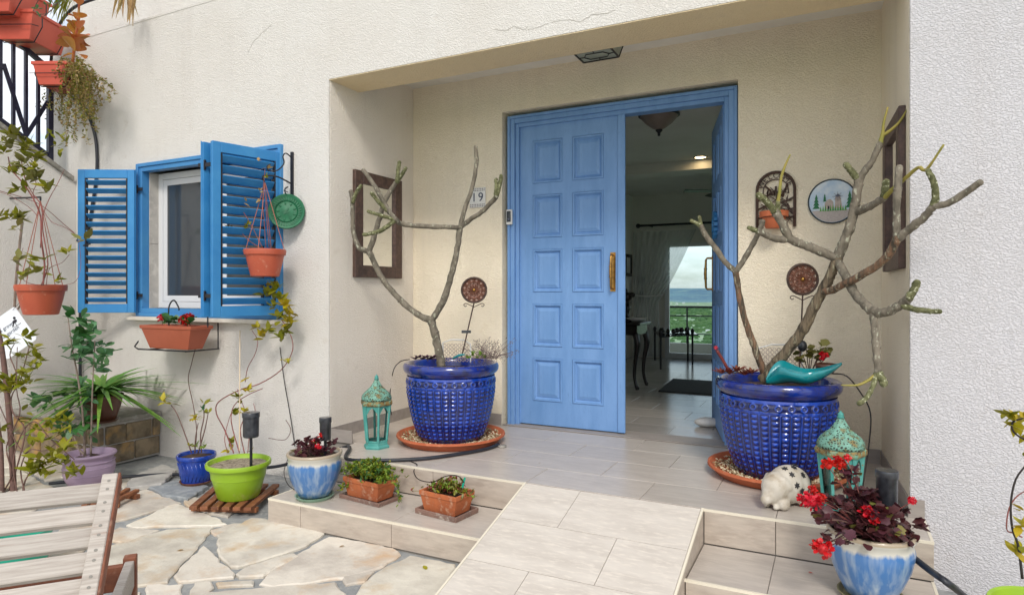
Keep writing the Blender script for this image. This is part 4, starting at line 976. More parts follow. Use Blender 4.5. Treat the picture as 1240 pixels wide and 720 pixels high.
def stake(label, u, v, y, r, base, solar, seed):
    c = P(u, v, y=y); t = thing('garden_stake', label, 'garden stake', P(*base, y=y), 0, 'round filigree garden stakes')
    R_ = Vector((_c, _s, 0)); Z_ = Vector((0, 0, 1)); F_ = Vector((-_s, _c, 0))
    pt = lambda a, rad, dy=0: c + (R_ * cos(a) + Z_ * sin(a)) * rad + F_ * dy
    MB().tube([pt(2*pi*i/28, r * .93) for i in range(29)], r * .085, 6, cap=False).build('rim', G['iron_brown'], t, smooth=True)
    mb = MB(); mb.tube([pt(2*pi*i/24, r * .60) for i in range(25)], r * .035, 5, cap=False)
    for i in range(12):
        a = 2*pi*i/12; mb.tube([pt(a, r * .16), pt(a - .2, r * .4), pt(a, r * .60), pt(a + .2, r * .4), pt(a, r * .16)], r * .035, 4)
        mb.tube([pt(a + .26 + .20 * cos(k*pi/4), r * .75 + r * .13 * sin(k*pi/4)) for k in range(9)], r * .032, 4)
        mb.tube([pt(a + .12 * cos(k*pi/4), r * .75 + r * .08 * sin(k*pi/4)) for k in range(9)], r * .03, 4)
    mb.build('filigree', G['copper_lace'], t)
    k_ = MB(); ball(k_, c, (r * .14, r * .14, r * .14), 8, 6); k_.build('hub', G['brass'], t, smooth=True)
    MB().lathe([(r * .86, 0), (.001, .001)], 32).xform(Matrix.Translation(c + F_ * .012) @ orient(Z_, F_).to_4x4()).build('backing', M('backing%d' % seed, 'A87E70', .6, c2='D0B0A0', vs_=40), t)
    b = P(*base, y=y)
    MB().tube([c - Z_ * r * .98, b], .005, 6).build('pole', G['iron_brown'], t)
    for s_ in (-1, 1):
        MB().tube(smooth_path([c - Z_ * r * 1.3, c - Z_ * r * 1.12 + R_ * s_ * r * .35, c - Z_ * r * 1.02 + R_ * s_ * r * .62, c - Z_ * r * 1.12 + R_ * s_ * r * .78, c - Z_ * r * 1.25 + R_ * s_ * r * .66, c - Z_ * r * 1.18 + R_ * s_ * r * .56], 3), .0028, 4).build('scroll', G['iron_brown'], t)
    sp = MB(); f = solar; p = c.lerp(b, f)
    if seed == 1: sp.obox(p, R_, F_, Z_, (.035, .012, .010))
    else: ball(sp, p + R_ * .012, (.026, .026, .034), 10, 7)
    sp.build('solar_cell', G['solar_black'], t, smooth=seed == 2)
stake('round brown filigree stake in the pot left of the door', 574, 351, 4.18, .098, (559, 432), .62, 1)
stake('round dark red filigree stake behind the tree in the right pot', 972, 338, 4.12, .094, (968, 450), .72, 2)

# right pot: teal bowl, geranium, rosettes, little pots
# a big folded leaf-like dish: front wall, rounded floor and back wall, drawn out to a point at the right
q = MB(); us = [928, 936, 946, 958, 970, 982, 994, 1006, 1019]
topf = [460, 449, 443, 449, 452, 450, 448, 445, 439]; topb = [458, 443, 436, 440, 445, 446, 445, 442, 438.5]; bot_ = [463, 464, 463, 462, 464, 463, 458, 450, 440.5]; bul = [.0, .04, .07, .10, .11, .10, .07, .035, 0]
def smf(l, n):
    out = []
    for i in range(n):
        f = i / (n - 1) * (len(l) - 1); j = min(int(f), len(l) - 2); t = f - j; p0, p1, p2, p3 = l[max(j-1, 0)], l[j], l[j+1], l[min(j+2, len(l)-1)]
        out.append(.5 * (2*p1 + (p2-p0)*t + (2*p0-5*p1+4*p2-p3)*t*t + (3*p1-p0-3*p2+p3)*t**3))
    return out
n_ = 33; U_, TF, TB_, BO, BU = smf(us, n_), smf(topf, n_), smf(topb, n_), smf(bot_, n_), smf(bul, n_)
for i in range(n_):
    for k_ in range(9):
        f = k_ / 8; yk = 3.93 - BU[i] * cos(pi * f) * .75; vv = (TF[i] * (1 - f) + TB_[i] * f); vv = vv + (BO[i] - vv) * sin(pi * f) ** .7 * (.9 if f > .5 else 1)
        q.v.append(tuple(P(U_[i] + 6 * sin(i * .5) * (1 - f) * .3, vv, y=yk)))
for i in range(n_ - 1):
    for k_ in range(8): a_ = i * 9 + k_; q.f.append((a_, a_ + 9, a_ + 10, a_ + 1)); q.m.append(0)
tb = q.build('bowl', G['teal_glaze'], smooth=True); so_ = tb.modifiers.new('thickness', 'SOLIDIFY'); so_.thickness = .006
tag(tb, 'shiny teal wavy-edged bowl lying in the right blue pot', 'bowl')
def geranium_head(root, p, size, rr, mat='petal_red'):
    mb = MB()
    for i in range(46):
        d = Vector((rr.gauss(0, 1), rr.gauss(0, 1), rr.gauss(.35, .8))).normalized(); s_ = size * rr.uniform(.32, .5)
        leaf_into(mb, ROUND, d * size * .55, d + rdir(rr) * .9, s_, rr.uniform(-1, 1), .3)
    ball(mb, (0, 0, 0), size * .5, 7, 5)
    o = mb.build('flower', G[mat], root, smooth=True, local=True); o.location = Vector(p) - root.location; return o
ger = random.Random(9)
q = thing('geranium', 'small geranium with one red flower at the back of the right blue pot', 'plant', P(985, 455, y=4.2), 0, 'geraniums with red flowers')
for i in range(9):
    p = P(968 + i * 4.2, 436 - (i * 7) % 17, y=4.15); stem(q, [P(980, 455, y=4.2), p], .0028, G['stem_brown']); cluster(q, leaf_mesh('leaf', ROUND, G['leaf_olive'], jag=.1), p, ger, 4, .05)
stem(q, [P(985, 455, y=4.2), P(996, 432, y=4.1)], .003, G['stem_brown']); geranium_head(q, P(997, 431, y=4.08), .032, ger)
q = thing('succulent', 'reddish brown spiky rosettes at the left rim of the right blue pot', 'plant', P(892, 455, y=3.95))
for u, v in ((884, 452), (893, 449), (902, 454), (874, 452), (910, 452)): rosette(q, P(u, v, y=3.95), leaf_mesh('leaf', SLIM, G['leaf_rosette']), 11, .085, ger)
stem(q, [P(884, 452, y=3.98), P(876, 437, y=3.95), P(868, 424, y=3.93)], .009, G['leaf_rosette']); geranium_head(q, P(867, 421, y=3.93), .017, ger, 'petal_pink')
q = MB().lathe([(.03, 0), (.055, .03), (.062, .055), (.056, .056), (.03, .02), (.001, .018)], 20).build('shard_pot', G['brown_glaze'], smooth=True, local=True); q.location = P(1001, 452, y=4.05); tag(q, 'small brown clay dish tucked behind the teal bowl', 'dish')

# ---- mirrors
def mirror(y0, y1, z0, z1, xf, sgn, label, extra):
    t = thing('wall_mirror', label, 'mirror', (xf(y0), (y0 + y1) / 2, z0), 0, 'dark framed mirrors'); fw_ = .095
    def q4(ya, yb, za, zb, h0, h1, name, mat):
        mb = MB(); mb.prism([(xf(ya) + sgn * h0, ya, za), (xf(yb) + sgn * h0, yb, za), (xf(yb) + sgn * h0, yb, zb), (xf(ya) + sgn * h0, ya, zb)], (sgn * (h1 - h0), 0, 0)); return mb.build(name, mat, t, bevel=.004 if name == 'frame' else 0)
    q4(y0, y0 + fw_, z0, z1, .003, .035, 'frame', G['mirror_frame']); q4(y1 - fw_, y1, z0, z1, .003, .035, 'frame', G['mirror_frame'])
    q4(y0 + fw_, y1 - fw_, z0, z0 + fw_, .003, .034, 'frame', G['mirror_frame']); q4(y0 + fw_, y1 - fw_, z1 - fw_, z1, .003, .034, 'frame', G['mirror_frame'])
    q4(y0 + fw_ - .004, y1 - fw_ + .004, z0 + fw_ - .004, z1 - fw_ + .004, .004, .014, 'glass', G['mirror_glass'])
mirror(3.905, 4.505, 1.515, 2.345, lambda y: XL, 1, 'dark framed mirror on the wall behind the left tree', 0)
mirror(3.76, 4.38, 1.515, 2.33, lambda y: XRF - (y - YF) * .0538, -1, 'dark framed mirror on the side wall right of the door', 0)

# ---- house number tile, doorbell, welcome plaque, plate
def on_back(u, v, d=.0): return P(u, v, y=YB - d)
c = on_back(579, 239.5, 0)
t = thing('house_number', 'small white ceramic tile reading 19 on the wall left of the door', 'house number', c)
MB().box((c.x - .075, YB - .012, c.z - .083), (c.x + .075, YB - .001, c.z + .083)).build('tile', G['white_ceramic'], t, bevel=.002)
for s_, ch in ((-1, '1'), (1, '9')):
    o = new_obj('digit', text_mesh(ch, .105, M('navy_print' + ch, '26304E', .4), 'digit', .001), t, (s_ * .032, -(.0135) - 0 + (YB - c.y), 0)); o.rotation_euler = (pi/2, 0, 0)
mb = MB()
for row, z_ in enumerate((.072, .058, -.058, -.072)):
    for i in range(9): mb.obox((c.x - .064 + i * .016, YB - .0125, c.z + z_), (1, 0, 1), (0, 1, 0), (-1, 0, 1), (.0038, .001, .0038))
mb.build('border_print', M('maroon_print', '3A2430', .5), t)
c = P(617.5, 263, y=4.742); t = thing('doorbell', 'slim white and black doorbell on the left door casing', 'doorbell', c)
MB().box((c.x - .026, 4.722, c.z - .062), (c.x + .026, 4.744, c.z + .062)).build('housing', G['white_ceramic'], t, bevel=.006, seg=2)
MB().box((c.x - .018, 4.719, c.z - .04), (c.x + .018, 4.7215, c.z + .048)).build('faceplate', G['solar_glass'], t)
mb = MB(); mb.lathe([(.001, 0), (.009, 0.001), (.009, .003), (.001, .004)], 14).xform(Matrix.Translation((c.x, 4.7185, c.z - .018)) @ Matrix.Rotation(pi/2, 4, 'X')); mb.build('button', G['print_grey'], t)
# welcome plaque
c = on_back(939.5, 242); W2, H2 = .118, .185
t = thing('welcome_plaque', 'brown arched openwork plaque reading WELCOME above the right pot', 'plaque', c)
yq = YB - .012; pt = lambda a, b: Vector((c.x + a, yq, c.z + b)); zc = H2 - W2
arch = [pt(-W2, -H2), pt(-W2, zc)] + [pt(-W2 * cos(pi*i/14), zc + W2 * sin(pi*i/14)) for i in range(1, 14)] + [pt(W2, zc), pt(W2, -H2)]
MB().tube(arch, .011, 6).build('frame', G['iron_brown'], t)
MB().tube([pt(-W2 * .68, zc - .03)] + [pt(-W2 * .66 * cos(pi*i/10), zc + W2 * .60 * sin(pi*i/10)) for i in range(11)] + [pt(W2 * .68, zc - .03)], .004, 5).build('inner_arch', G['iron_brown'], t)
for i, ch in enumerate('WELCOME'):
    a = pi - pi * (i + .75) / 8.5 - .0; a = pi * (1 - (i + 1) / 8)
    o = new_obj('letter', text_mesh(ch, .052, G['iron_brown'], 'letter', .003), t, (W2 * .80 * cos(a), yq - c.y, zc + W2 * .80 * sin(a))); o.rotation_euler = Euler((pi/2, 0, 0)).to_matrix().to_4x4().to_euler()
    o.matrix_local = Matrix.Translation(o.location) @ Matrix.Rotation(pi/2 - a, 4, 'Y') @ Matrix.Rotation(pi/2, 4, 'X')
mb = MB(); rr = random.Random(2)
for (a, b, s_) in ((-.055, .03, .034), (.045, .055, .03), (0, .0, .032), (.065, -.01, .026), (-.06, -.045, .03), (-.01, .06, .026), (.03, -.05, .03), (.08, -.07, .028), (-.085, -.1, .022), (.085, -.13, .022), (-.03, -.08, .026)):
    for k_ in range(5):
        an = 2*pi*k_/5 + a * 20; leaf_into(mb, OBOV if k_ % 2 else OVAL, pt(a, b), Vector((cos(an), -.05, sin(an))), s_ * 1.4, 0, 0)
for (p_, q_) in (((-.11, -.12), (.11, -.12)), ((-.11, .0), (-.03, .045)), ((.11, .01), (.03, -.02)), ((0, -.12), (0, .09)), ((-.11, -.06), (-.04, -.02)), ((.11, -.1), (.05, -.03)), ((-.07, .1), (-.02, .03)), ((.07, .1), (.03, .02))): mb.tube([pt(*p_), pt((p_[0]+q_[0])/2 + .01, (p_[1]+q_[1])/2), pt(*q_)], .0065, 5)
so_ = mb.build('openwork', G['iron_brown'], t); m_ = so_.modifiers.new('thickness', 'SOLIDIFY'); m_.thickness = .004
MB().lathe([(.05, -.20), (.068, -.165), (.074, -.13), (.09, -.125), (.092, -.09), (.082, -.09), (.07, -.11)], 24, (c.x - .005, YB - .10, c.z)).build('hanging_pot', G['terracotta'], t, smooth=False, auto=True)
MB().tube([Vector((c.x - .005 + .078 * cos(2*pi*i/20), YB - .10 + .078 * sin(2*pi*i/20), c.z - .128)) for i in range(21)], .003, 4).build('pot_ring', G['iron_brown'], t)
# painted plate
c = on_back(1008, 244); Rp = .142
t = thing('painted_plate', 'round painted plate of windmill and green trees on the wall', 'plate', c)
def disc_y(r0, r1, y0, y1, n=40): return MB().lathe([(r0, 0), (r1, y1 - y0)], n).xform(Matrix.Translation((c.x, y0, c.z)) @ Matrix.Rotation(-pi/2, 4, 'X') @ Matrix.Scale(-1, 4, (0, 0, 1)))
MB().lathe([(.001, 0), (Rp, .002), (Rp + .003, .008), (Rp, .014), (.001, .014)], 48).xform(Matrix.Translation((c.x, YB - .001, c.z)) @ Matrix.Rotation(pi/2, 4, 'X')).build('disc', G['paint_sky'], t, auto=True)
MB().tube([Vector((c.x + Rp * cos(2*pi*i/40), YB - .013, c.z + Rp * sin(2*pi*i/40))) for i in range(41)], .0055, 6).build('rim', G['plate_rim'], t, smooth=True)
yy = YB - .0158; fl = lambda pts, name, mat, dy=0: MB().prism([(c.x + a, yy - dy, c.z + b) for a, b in pts], (0, -.0008, 0)).build(name, G[mat], t)
seg_ = [(Rp * .95 * cos(a), Rp * .95 * sin(a)) for a in [radians(205 + 130 * i / 16) for i in range(17)]]
fl(seg_, 'painted_path', 'paint_path'); 
for i, x_ in enumerate([-.075 + .0145 * k for k in range(11)]): fl([(x_, -.062), (x_ + .012, -.062), (x_ + .006, -.03 + .006 * (i % 3))], 'painted_grass', 'paint_grass', .002)
fl([(-.045, -.05), (-.045, -.01), (-.028, .012), (-.012, .015), (.004, -.002), (.01, -.05)], 'painted_house', 'paint_stone', .001)
fl([(.012, -.05), (.018, .03), (.046, .03), (.058, -.05)], 'painted_mill', 'paint_stone', .0012); fl([(.014, .03), (.032, .048), (.05, .03)], 'painted_roof', 'print_grey', .0016)
mb = MB()
for k_ in range(8): a = k_ * pi / 4; mb.bar((c.x + .03, yy - .003, c.z + .03), (c.x + .03 + .03 * cos(a), yy - .003, c.z + .03 + .03 * sin(a)), .0015, .002)
mb.build('painted_sails', G['print_grey'], t)
for (x_, z_, s_) in ((-.095, -.045, .085), (.1, -.045, .095), (-.045, .0, .045)):
    for k_ in range(4): f = k_ / 4; fl([(x_ - s_ * .27 * (1 - f * .8), z_ + s_ * f), (x_ + s_ * .27 * (1 - f * .8), z_ + s_ * f), (x_, z_ + s_ * (f + .38))], 'painted_tree', 'paint_green', .001 + .0009 * k_)
fl([(-.028, -.05), (-.028, -.03), (-.018, -.03), (-.018, -.05)], 'painted_door', 'print_black', .0024)

# ---- porch ceiling lantern
c = Vector((-1.52, 4.405, 3.19)); t = thing('ceiling_lamp', 'black iron and frosted glass lamp on the porch ceiling', 'lamp', c)
a0, b0, a1_, b1, hh = .155, .136, .10, .05, .10
top = [c + Vector((x, y, -.004)) for x, y in ((-a0, -b0), (a0, -b0), (a0, b0), (-a0, b0))]; bot = [c + Vector((x * .86, y * .72, -hh)) for x, y in ((-a0, -b0), (a0, -b0), (a0, b0), (-a0, b0))]
for i in range(4):
    j = (i + 1) % 4; MB().add([top[i], top[j], bot[j], bot[i]], [(0, 1, 2, 3)]).build('pane', G['frosted_glass'], t); fr = MB(); fr.bar(top[i], bot[i], .009, .009); fr.bar(bot[i], bot[j], .010, .010); fr.bar(top[i], top[j], .009, .009); fr.build('frame', G['black_metal'], t)
    if i % 2 == 0: MB().bar((top[i] + top[j]) / 2, (bot[i] + bot[j]) / 2, .006, .006).build('frame', G['black_metal'], t)
MB().add([p + Vector((0, 0, .002)) for p in bot], [(0, 1, 2, 3)]).build('pane', G['frosted_glass'], t)
mb = MB(); o6 = [c + Vector((x * .80, y, -hh - .003)) for x, y in ((-.115, 0), (-.08, -.05), (.08, -.05), (.115, 0), (.08, .05), (-.08, .05))]
for i in range(6): mb.bar(o6[i], o6[(i+1) % 6], .005, .005)
mb.bar(o6[0], (bot[0] + bot[3]) / 2, .005, .005); mb.bar(o6[3], (bot[1] + bot[2]) / 2, .005, .005); mb.bar((o6[1] + o6[2]) / 2, (bot[0] + bot[1]) / 2, .005, .005); mb.bar((o6[4] + o6[5]) / 2, (bot[2] + bot[3]) / 2, .005, .005)
mb.build('grille', G['black_metal'], t)

# ---- lanterns
def lantern(loc, s_, rz, label):
    t = thing('lantern', label, 'lantern', loc, rz, 'turquoise metal lanterns'); n = 6
    hexp = lambda r, z: [Vector((r * cos(2*pi*i/n), r * sin(2*pi*i/n), z)) * s_ for i in range(n)]
    lo = lambda mb: mb
    MB().lathe([(x * s_, z * s_) for x, z in ((.092, 0), (.094, .012), (.086, .022), (.080, .024), (.080, .040), (.074, .044))], 6).build('base', G['verdigris'], t, local=True)
    A, B = hexp(.074, .044), hexp(.099, .298)
    for i in range(n):
        MB().bar(A[i], B[i], .013 * s_, .013 * s_).build('post', G['verdigris'], t, local=True)
        j = (i + 1) % n; a, b, c_, d = A[i], A[j], B[j], B[i]
        MB().add([a * .965 + Vector((0, 0, a.z * .035)), b * .965 + Vector((0, 0, b.z * .035)), c_ * .965 + Vector((0, 0, c_.z * .035)), d * .965 + Vector((0, 0, d.z * .035))], [(0, 1, 2, 3)]).build('pane', G['lantern_pane'], t, local=True)
        ar = []
        for k_ in range(9):
            f = k_ / 8; h_ = 1 - .22 * abs(2 * f - 1) ** 1.6 - .04
            ar.append((a.lerp(d, h_)).lerp(b.lerp(c_, h_), .06 + .88 * f))
        up_ = [d.lerp(c_, .06 + .88 * k_ / 8) for k_ in range(9)]
        mb = MB(); mb.v = [tuple(p * 1.0) for p in ar + up_]; mb.f = [(k_, k_+1, 9+k_+1, 9+k_) for k_ in range(8)]; mb.m = [0] * 8
        o = mb.build('arch', G['verdigris'], t, local=True); mo = o.modifiers.new('thickness', 'SOLIDIFY'); mo.thickness = .004
        MB().bar(a.lerp(b, .1) + Vector((0, 0, .006)), a.lerp(b, .9) + Vector((0, 0, .006)), .008 * s_, .012 * s_).build('sill_bar', G['verdigris'], t, local=True)
    MB().lathe([(x * s_, z * s_) for x, z in ((.098, .296), (.112, .300), (.117, .312), (.116, .328), (.110, .334), (.1, .335))], 6).build('brim', G['verdigris_rust'], t, local=True, bevel=.002)
    MB().lathe([(x * s_, z * s_) for x, z in ((.104, .333), (.105, .348), (.100, .366), (.088, .384), (.068, .402), (.047, .420), (.031, .440), (.020, .460), (.012, .474))], 24, fn=lambda a, z, i: .0025 * cos(6 * a) ).build('roof', G['verdigris_lace'], t, local=True, smooth=True)
    MB().lathe([(x * s_, z * s_) for x, z in ((.008, .472), (.014, .474), (.018, .480), (.012, .486), (.014, .490), (.013, .497), (.004, .506), (.001, .512))], 12).build('finial', G['verdigris'], t, local=True, smooth=True)
    return t
# pierced lace pattern for the roofs
m = G['verdigris_lace']; nt_ = m.node_tree; vo = nt_.nodes.new('ShaderNodeTexVoronoi'); vo.inputs['Scale'].default_value = 75; tcc = nt_.nodes.new('ShaderNodeTexCoord'); nt_.links.new(tcc.outputs['Object'], vo.inputs['Vector'])
vo.feature = 'DISTANCE_TO_EDGE'; mrr = nt_.nodes.new('ShaderNodeMapRange'); mrr.inputs['From Min'].default_value = .18; mrr.inputs['From Max'].default_value = .24; nt_.links.new(vo.outputs['Distance'], mrr.inputs['Value'])
b_ = nt_.nodes['Principled BSDF']; mi = nt_.nodes.new('ShaderNodeMix'); mi.data_type = 'RGBA'; mi.inputs['B'].default_value = rgb('262E28'); nt_.links.new(mrr.outputs[0], mi.inputs['Factor'])
ol = b_.inputs['Base Color'].links[0].from_socket; nt_.links.new(ol, mi.inputs['A']); nt_.links.new(mi.outputs['Result'], b_.inputs['Base Color'])
lantern(P(456, 541, z=PZ), 1.0, .3, 'turquoise lantern against the left porch wall, beside the blue pot')
lantern(P(1018, 624, z=PZ), 1.0, .1, 'turquoise lantern behind the red geranium, right of the pig')

# ---- pig
pc = P(949, 612, z=PZ); fwd = (Vector((-_c, -_s, 0)) * .86 + Vector((_s, -_c, 0)) * .5).normalized(); sid = Vector((-fwd.y, fwd.x, 0)); Z_ = Vector((0, 0, 1))
PG = Matrix((fwd, sid, Z_)).transposed()
t = thing('pig_figurine', 'white china pig with black stars crouching below the right pot', 'figurine', pc)
mb = MB()
def pb(c_, r, rot=None): ball(mb, pc + PG @ Vector(c_), r, 20, 14, PG if rot is None else PG @ rot)
pb((-.03, 0, .105), (.125, .085, .098)); pb((-.07, 0, .10), (.085, .088, .092)); pb((.06, 0, .105), (.075, .068, .078)); pb((.095, 0, .075), (.05, .045, .05))
pb((.135, 0, .055), (.026, .028, .026)); pb((.145, 0, .052), (.010, .024, .022))
for s_ in (-1, 1):
    pb((.055, .058 * s_, .135), (.022, .012, .042), Euler((.4 * s_, .5, 0)).to_matrix()); pb((.06, .05 * s_, .03), (.036, .022, .03)); pb((-.09, .055 * s_, .035), (.052, .03, .035)); pb((.09, .028 * s_, .016), (.024, .016, .014))
pb((-.155, 0, .11), (.012, .008, .012))
body = mb.build('body', G['pig_white'], t, smooth=True); rm = body.modifiers.new('remesh', 'REMESH'); rm.mode = 'VOXEL'; rm.voxel_size = .0055; rm.use_smooth_shade = True; sm_ = body.modifiers.new('relax', 'SMOOTH'); sm_.iterations = 5; sm_.factor = .6
def surf(a, b):      # point and normal on the back/flank ellipsoid
    n_ = Vector((cos(b) * cos(a), cos(b) * sin(a), sin(b))); rr_ = Vector((.125, .087, .0985)); p = Vector((n_.x * rr_.x, n_.y * rr_.y, n_.z * rr_.z)); nn = Vector((n_.x / rr_.x, n_.y / rr_.y, n_.z / rr_.z)).normalized()
    return pc + PG @ (p + Vector((-.04, 0, .105))), PG @ nn
for a, b in ((1.2, .2), (1.75, .65), (2.3, .15), (1.0, .75), (1.9, -.2), (2.6, .7), (1.5, 1.2), (.4, 1.1), (2.9, .2), (3.4, 1.0), (-1.5, .8), (1.45, -.1), (-2.4, .5)):
    p, nn = surf(a, b); u_ = nn.orthogonal().normalized(); v_ = nn.cross(u_); s_ = .017
    star = [p + nn * .001 + (u_ * cos(pi*k/6) + v_ * sin(pi*k/6)) * (s_ if k % 2 == 0 else s_ * .5) for k in range(12)]
    MB().prism(star, nn * .0035).build('star', G['star_black'], t)
for s_ in (-1, 1):
    e_ = MB(); ball(e_, pc + PG @ Vector((.115, .034 * s_, .105)), .006, 8, 6); e_.build('eye', G['star_black'], t, smooth=True)
    e_ = MB(); ball(e_, pc + PG @ Vector((.1545, .009 * s_, .054)), .0035, 6, 4); e_.build('nostril', G['star_black'], t)

# ---- doorstop stone
mb = MB(); c = P(857, 516, z=PZ); ball(mb, (0, 0, .035), (.105, .07, .04), 22, 12)
mb.v = [tuple(Vector(v) * (1 + .06 * mn.noise(Vector(v) * 12))) for v in mb.v]
o = mb.build('doorstop_stone', G['white_stone'], smooth=True, local=True); o.location = c; o.rotation_euler.z = .3; tag(o, 'smooth white stone holding the right door leaf open', 'stone')

# ================================================================== inside the hall
def cabriole_table(c, wx, wy_, h, label, name='console_table'):
    t = thing(name, label, 'table', (c[0], c[1], PZ), 0)
    x, y = c; MB().box((x - wx/2, y - wy_/2, PZ + h - .03), (x + wx/2, y + wy_/2, PZ + h)).build('tabletop', G['dark_lacquer'], t, bevel=.006)
    MB().box((x - wx/2 + .04, y - wy_/2 + .03, PZ + h - .14), (x + wx/2 - .04, y + wy_/2 - .03, PZ + h - .031)).build('apron', G['dark_lacquer'], t, bevel=.004)
    for sx_ in (-1, 1):
        for sy_ in (-1, 1):
            lx, ly = x + sx_ * (wx/2 - .07), y + sy_ * (wy_/2 - .06); k = .03
            MB().tube(smooth_path([(lx, ly, PZ + h - .12), (lx + sx_*k, ly + sy_*k*.5, PZ + h * .68), (lx, ly, PZ + h * .42), (lx - sx_*.008, ly, PZ + h * .2), (lx + sx_*.02, ly + sy_ * .012, PZ + .03), (lx + sx_*.035, ly + sy_*.02, PZ + .012)], 3), lerp_list([.036, .034, .024, .018, .020, .026], 16), 8).build('leg', G['dark_lacquer'], t, smooth=True)
    return t
lg = P(770, 471, z=PZ); cabriole_table((lg.x - .53, lg.y + .16), 1.2, .5, .75, 'black lacquered console table with curved legs inside the hall')
st = P(758, 380, y=7.2); t = thing('sculpture', 'dark abstract figure standing on the black console table', 'sculpture', (st.x, 7.25, PZ + .75)); zb = PZ + .752
mb = MB(); mb.lathe([(.05, 0), (.05, .02), (.02, .03), (.025, .12), (.04, .16), (.02, .2)], 12, (st.x, 7.25, zb)); ball(mb, (st.x, 7.25, zb + .29), (.06, .05, .055), 10, 7); ball(mb, (st.x + .06, 7.22, zb + .31), (.045, .03, .03), 8, 6); ball(mb, (st.x - .03, 7.25, zb + .34), (.04, .04, .05), 8, 6); mb.tube([(st.x, 7.25, zb + .18), (st.x + .01, 7.25, zb + .3)], .022, 8); mb.build('figure', G['dark_lacquer'], t, smooth=True)
o = MB().lathe([(.04, 0), (.09, .02), (.13, .045), (.127, .048), (.08, .025), (.001, .02)], 24).build('bowl', G['white_ceramic'], local=True, smooth=True); bp_ = P(772, 387, y=7.3); o.location = (bp_.x - .02, 7.3, zb); tag(o, 'shallow white bowl on the black console table', 'bowl')
# coffee table with glass top
t = thing('glass_table', 'low glass table with thin dark legs in front of the patio door', 'table', (-2.2, 9.6, PZ))
for u, v in ((793, 436), (800, 447), (833, 437), (838.5, 441)):
    p = P(u, v, z=PZ); MB().tube([p, p + Vector((0, 0, .44)), p + Vector((0, 0, .52)), p + Vector((0, 0, .55))], [.014, .016, .03, .006], 8).build('leg', G['black_metal'], t)
pa, pb_, pc_, pd = [P(u, v, z=PZ) + Vector((0, 0, .46)) for u, v in ((793, 436), (800, 447), (845, 443), (838, 434))]
MB().prism([pa, pb_, pc_, pd], (0, 0, .012)).build('tabletop', G['thin_glass'], t)
MB().tube([pa, pb_, pc_, pd, pa], .010, 6).build('table_rim', G['black_metal'], t)
rr = random.Random(8)
for i in range(6):
    p = pa.lerp(pb_, rr.uniform(.3, .8)).lerp(pd.lerp(pc_, .5), .12 + .13 * i) + Vector((0, 0, .014)); r0 = rr.uniform(.03, .05)
    o = MB().lathe([(r0 * .6, 0), (r0, .02), (r0 * .9, rr.uniform(.04, .07)), (r0 * .5, .075)], 12, p).build('candle_pot', G['dark_lacquer'], smooth=True); tag(o, ['leftmost', 'second', 'third', 'fourth', 'fifth', 'rightmost'][i] + ' small dark pot in the row on the glass table', 'pot', 'dark pots on the glass table')
# rug, curtain, rod, picture, lamps, fan
ra, rb, rc, rd = P(797, 474, z=PZ), P(815, 459, z=PZ), P(880, 461, z=PZ), P(885, 478, z=PZ)
o = MB().prism([(ra.x, ra.y, PZ + .002), (rb.x, rb.y, PZ + .002), (rb.x + 1.5, rb.y, PZ + .002), (ra.x + 1.4, ra.y, PZ + .002)], (0, 0, .01)).build('rug', G['rug_grey'], bevel=.003); tag(o, 'dark grey rug on the hall floor beyond the open door', 'rug')
t = thing('curtain', 'sheer white curtain gathered to the left of the patio door', 'curtain', (-2.7, 10.6, PZ)); mb = MB(); nx, nz_ = 60, 30
for j in range(nz_ + 1):
    f = j / nz_; z_ = 2.42 - f * (2.42 - PZ - .03)
    sweep = max(0, 1 - abs(f - .0) * 1.25); wdt = .42 + .62 * (max(0, 1 - f / .55)) ** .8
    if f > .55: wdt = .42 + .1 * (f - .55)
    for i in range(nx + 1):
        g_ = i / nx; x_ = -3.02 + g_ * wdt; mb.v.append((x_, 10.62 + .03 * sin(g_ * 62 + f * 2) * (.5 + .5 * f) + .01 * sin(g_ * 23), z_))
for j in range(nz_):
    for i in range(nx): a = j * (nx + 1) + i; mb.f.append((a, a + 1, a + nx + 2, a + nx + 1)); mb.m.append(0)
mb.build('drape', G['curtain_sheer'], t, smooth=True)
MB().tube([Vector((-3.0 + .5 * i / 8, 10.56 - .03 * sin(i), 1.36 - .02 * sin(i * .4))) for i in range(9)], .012, 6).build('tieback', G['white_ceramic'], t)
t = thing('curtain_rod', 'black curtain rod with ball ends above the patio door', 'curtain rod', (-1.8, 10.6, 2.52))
MB().tube([(-2.90, 10.60, 2.515), (-.4, 10.60, 2.515)], .018, 8).build('rod', G['black_metal'], t); mb = MB(); ball(mb, (-2.93, 10.6, 2.515), .04, 10, 7); mb.build('finial', G['black_metal'], t, smooth=True)
for x_ in (-2.75, -.6): MB().bar((x_, 10.60, 2.515), (x_, 10.849, 2.515), .02, .02).build('bracket', G['black_metal'], t)
for (u, v) in ((776, 339), (776.5, 358)):
    mb = MB(); p = P(u, v, y=10.8); ball(mb, p, (.07, .04, .07), 12, 8); tag(mb.build('wall_ornament', G['dark_lacquer'], smooth=True), 'upper round dark ornament on the far wall left of the curtain' if v < 350 else 'lower round dark ornament on the far wall left of the curtain', 'ornament')
ya, yb_ = P(756, 320, x=-3.09).y, P(764, 320, x=-3.09).y; za, zb2 = 1.70, 2.0
t = thing('picture', 'small black framed picture on the hall wall', 'picture', (-3.09, (ya + yb_) / 2, za))
y_ = P(756, 320, x=-3.09).y; z0_, z1_ = P(760, 334, x=-3.09).z, P(760, 308, x=-3.09).z
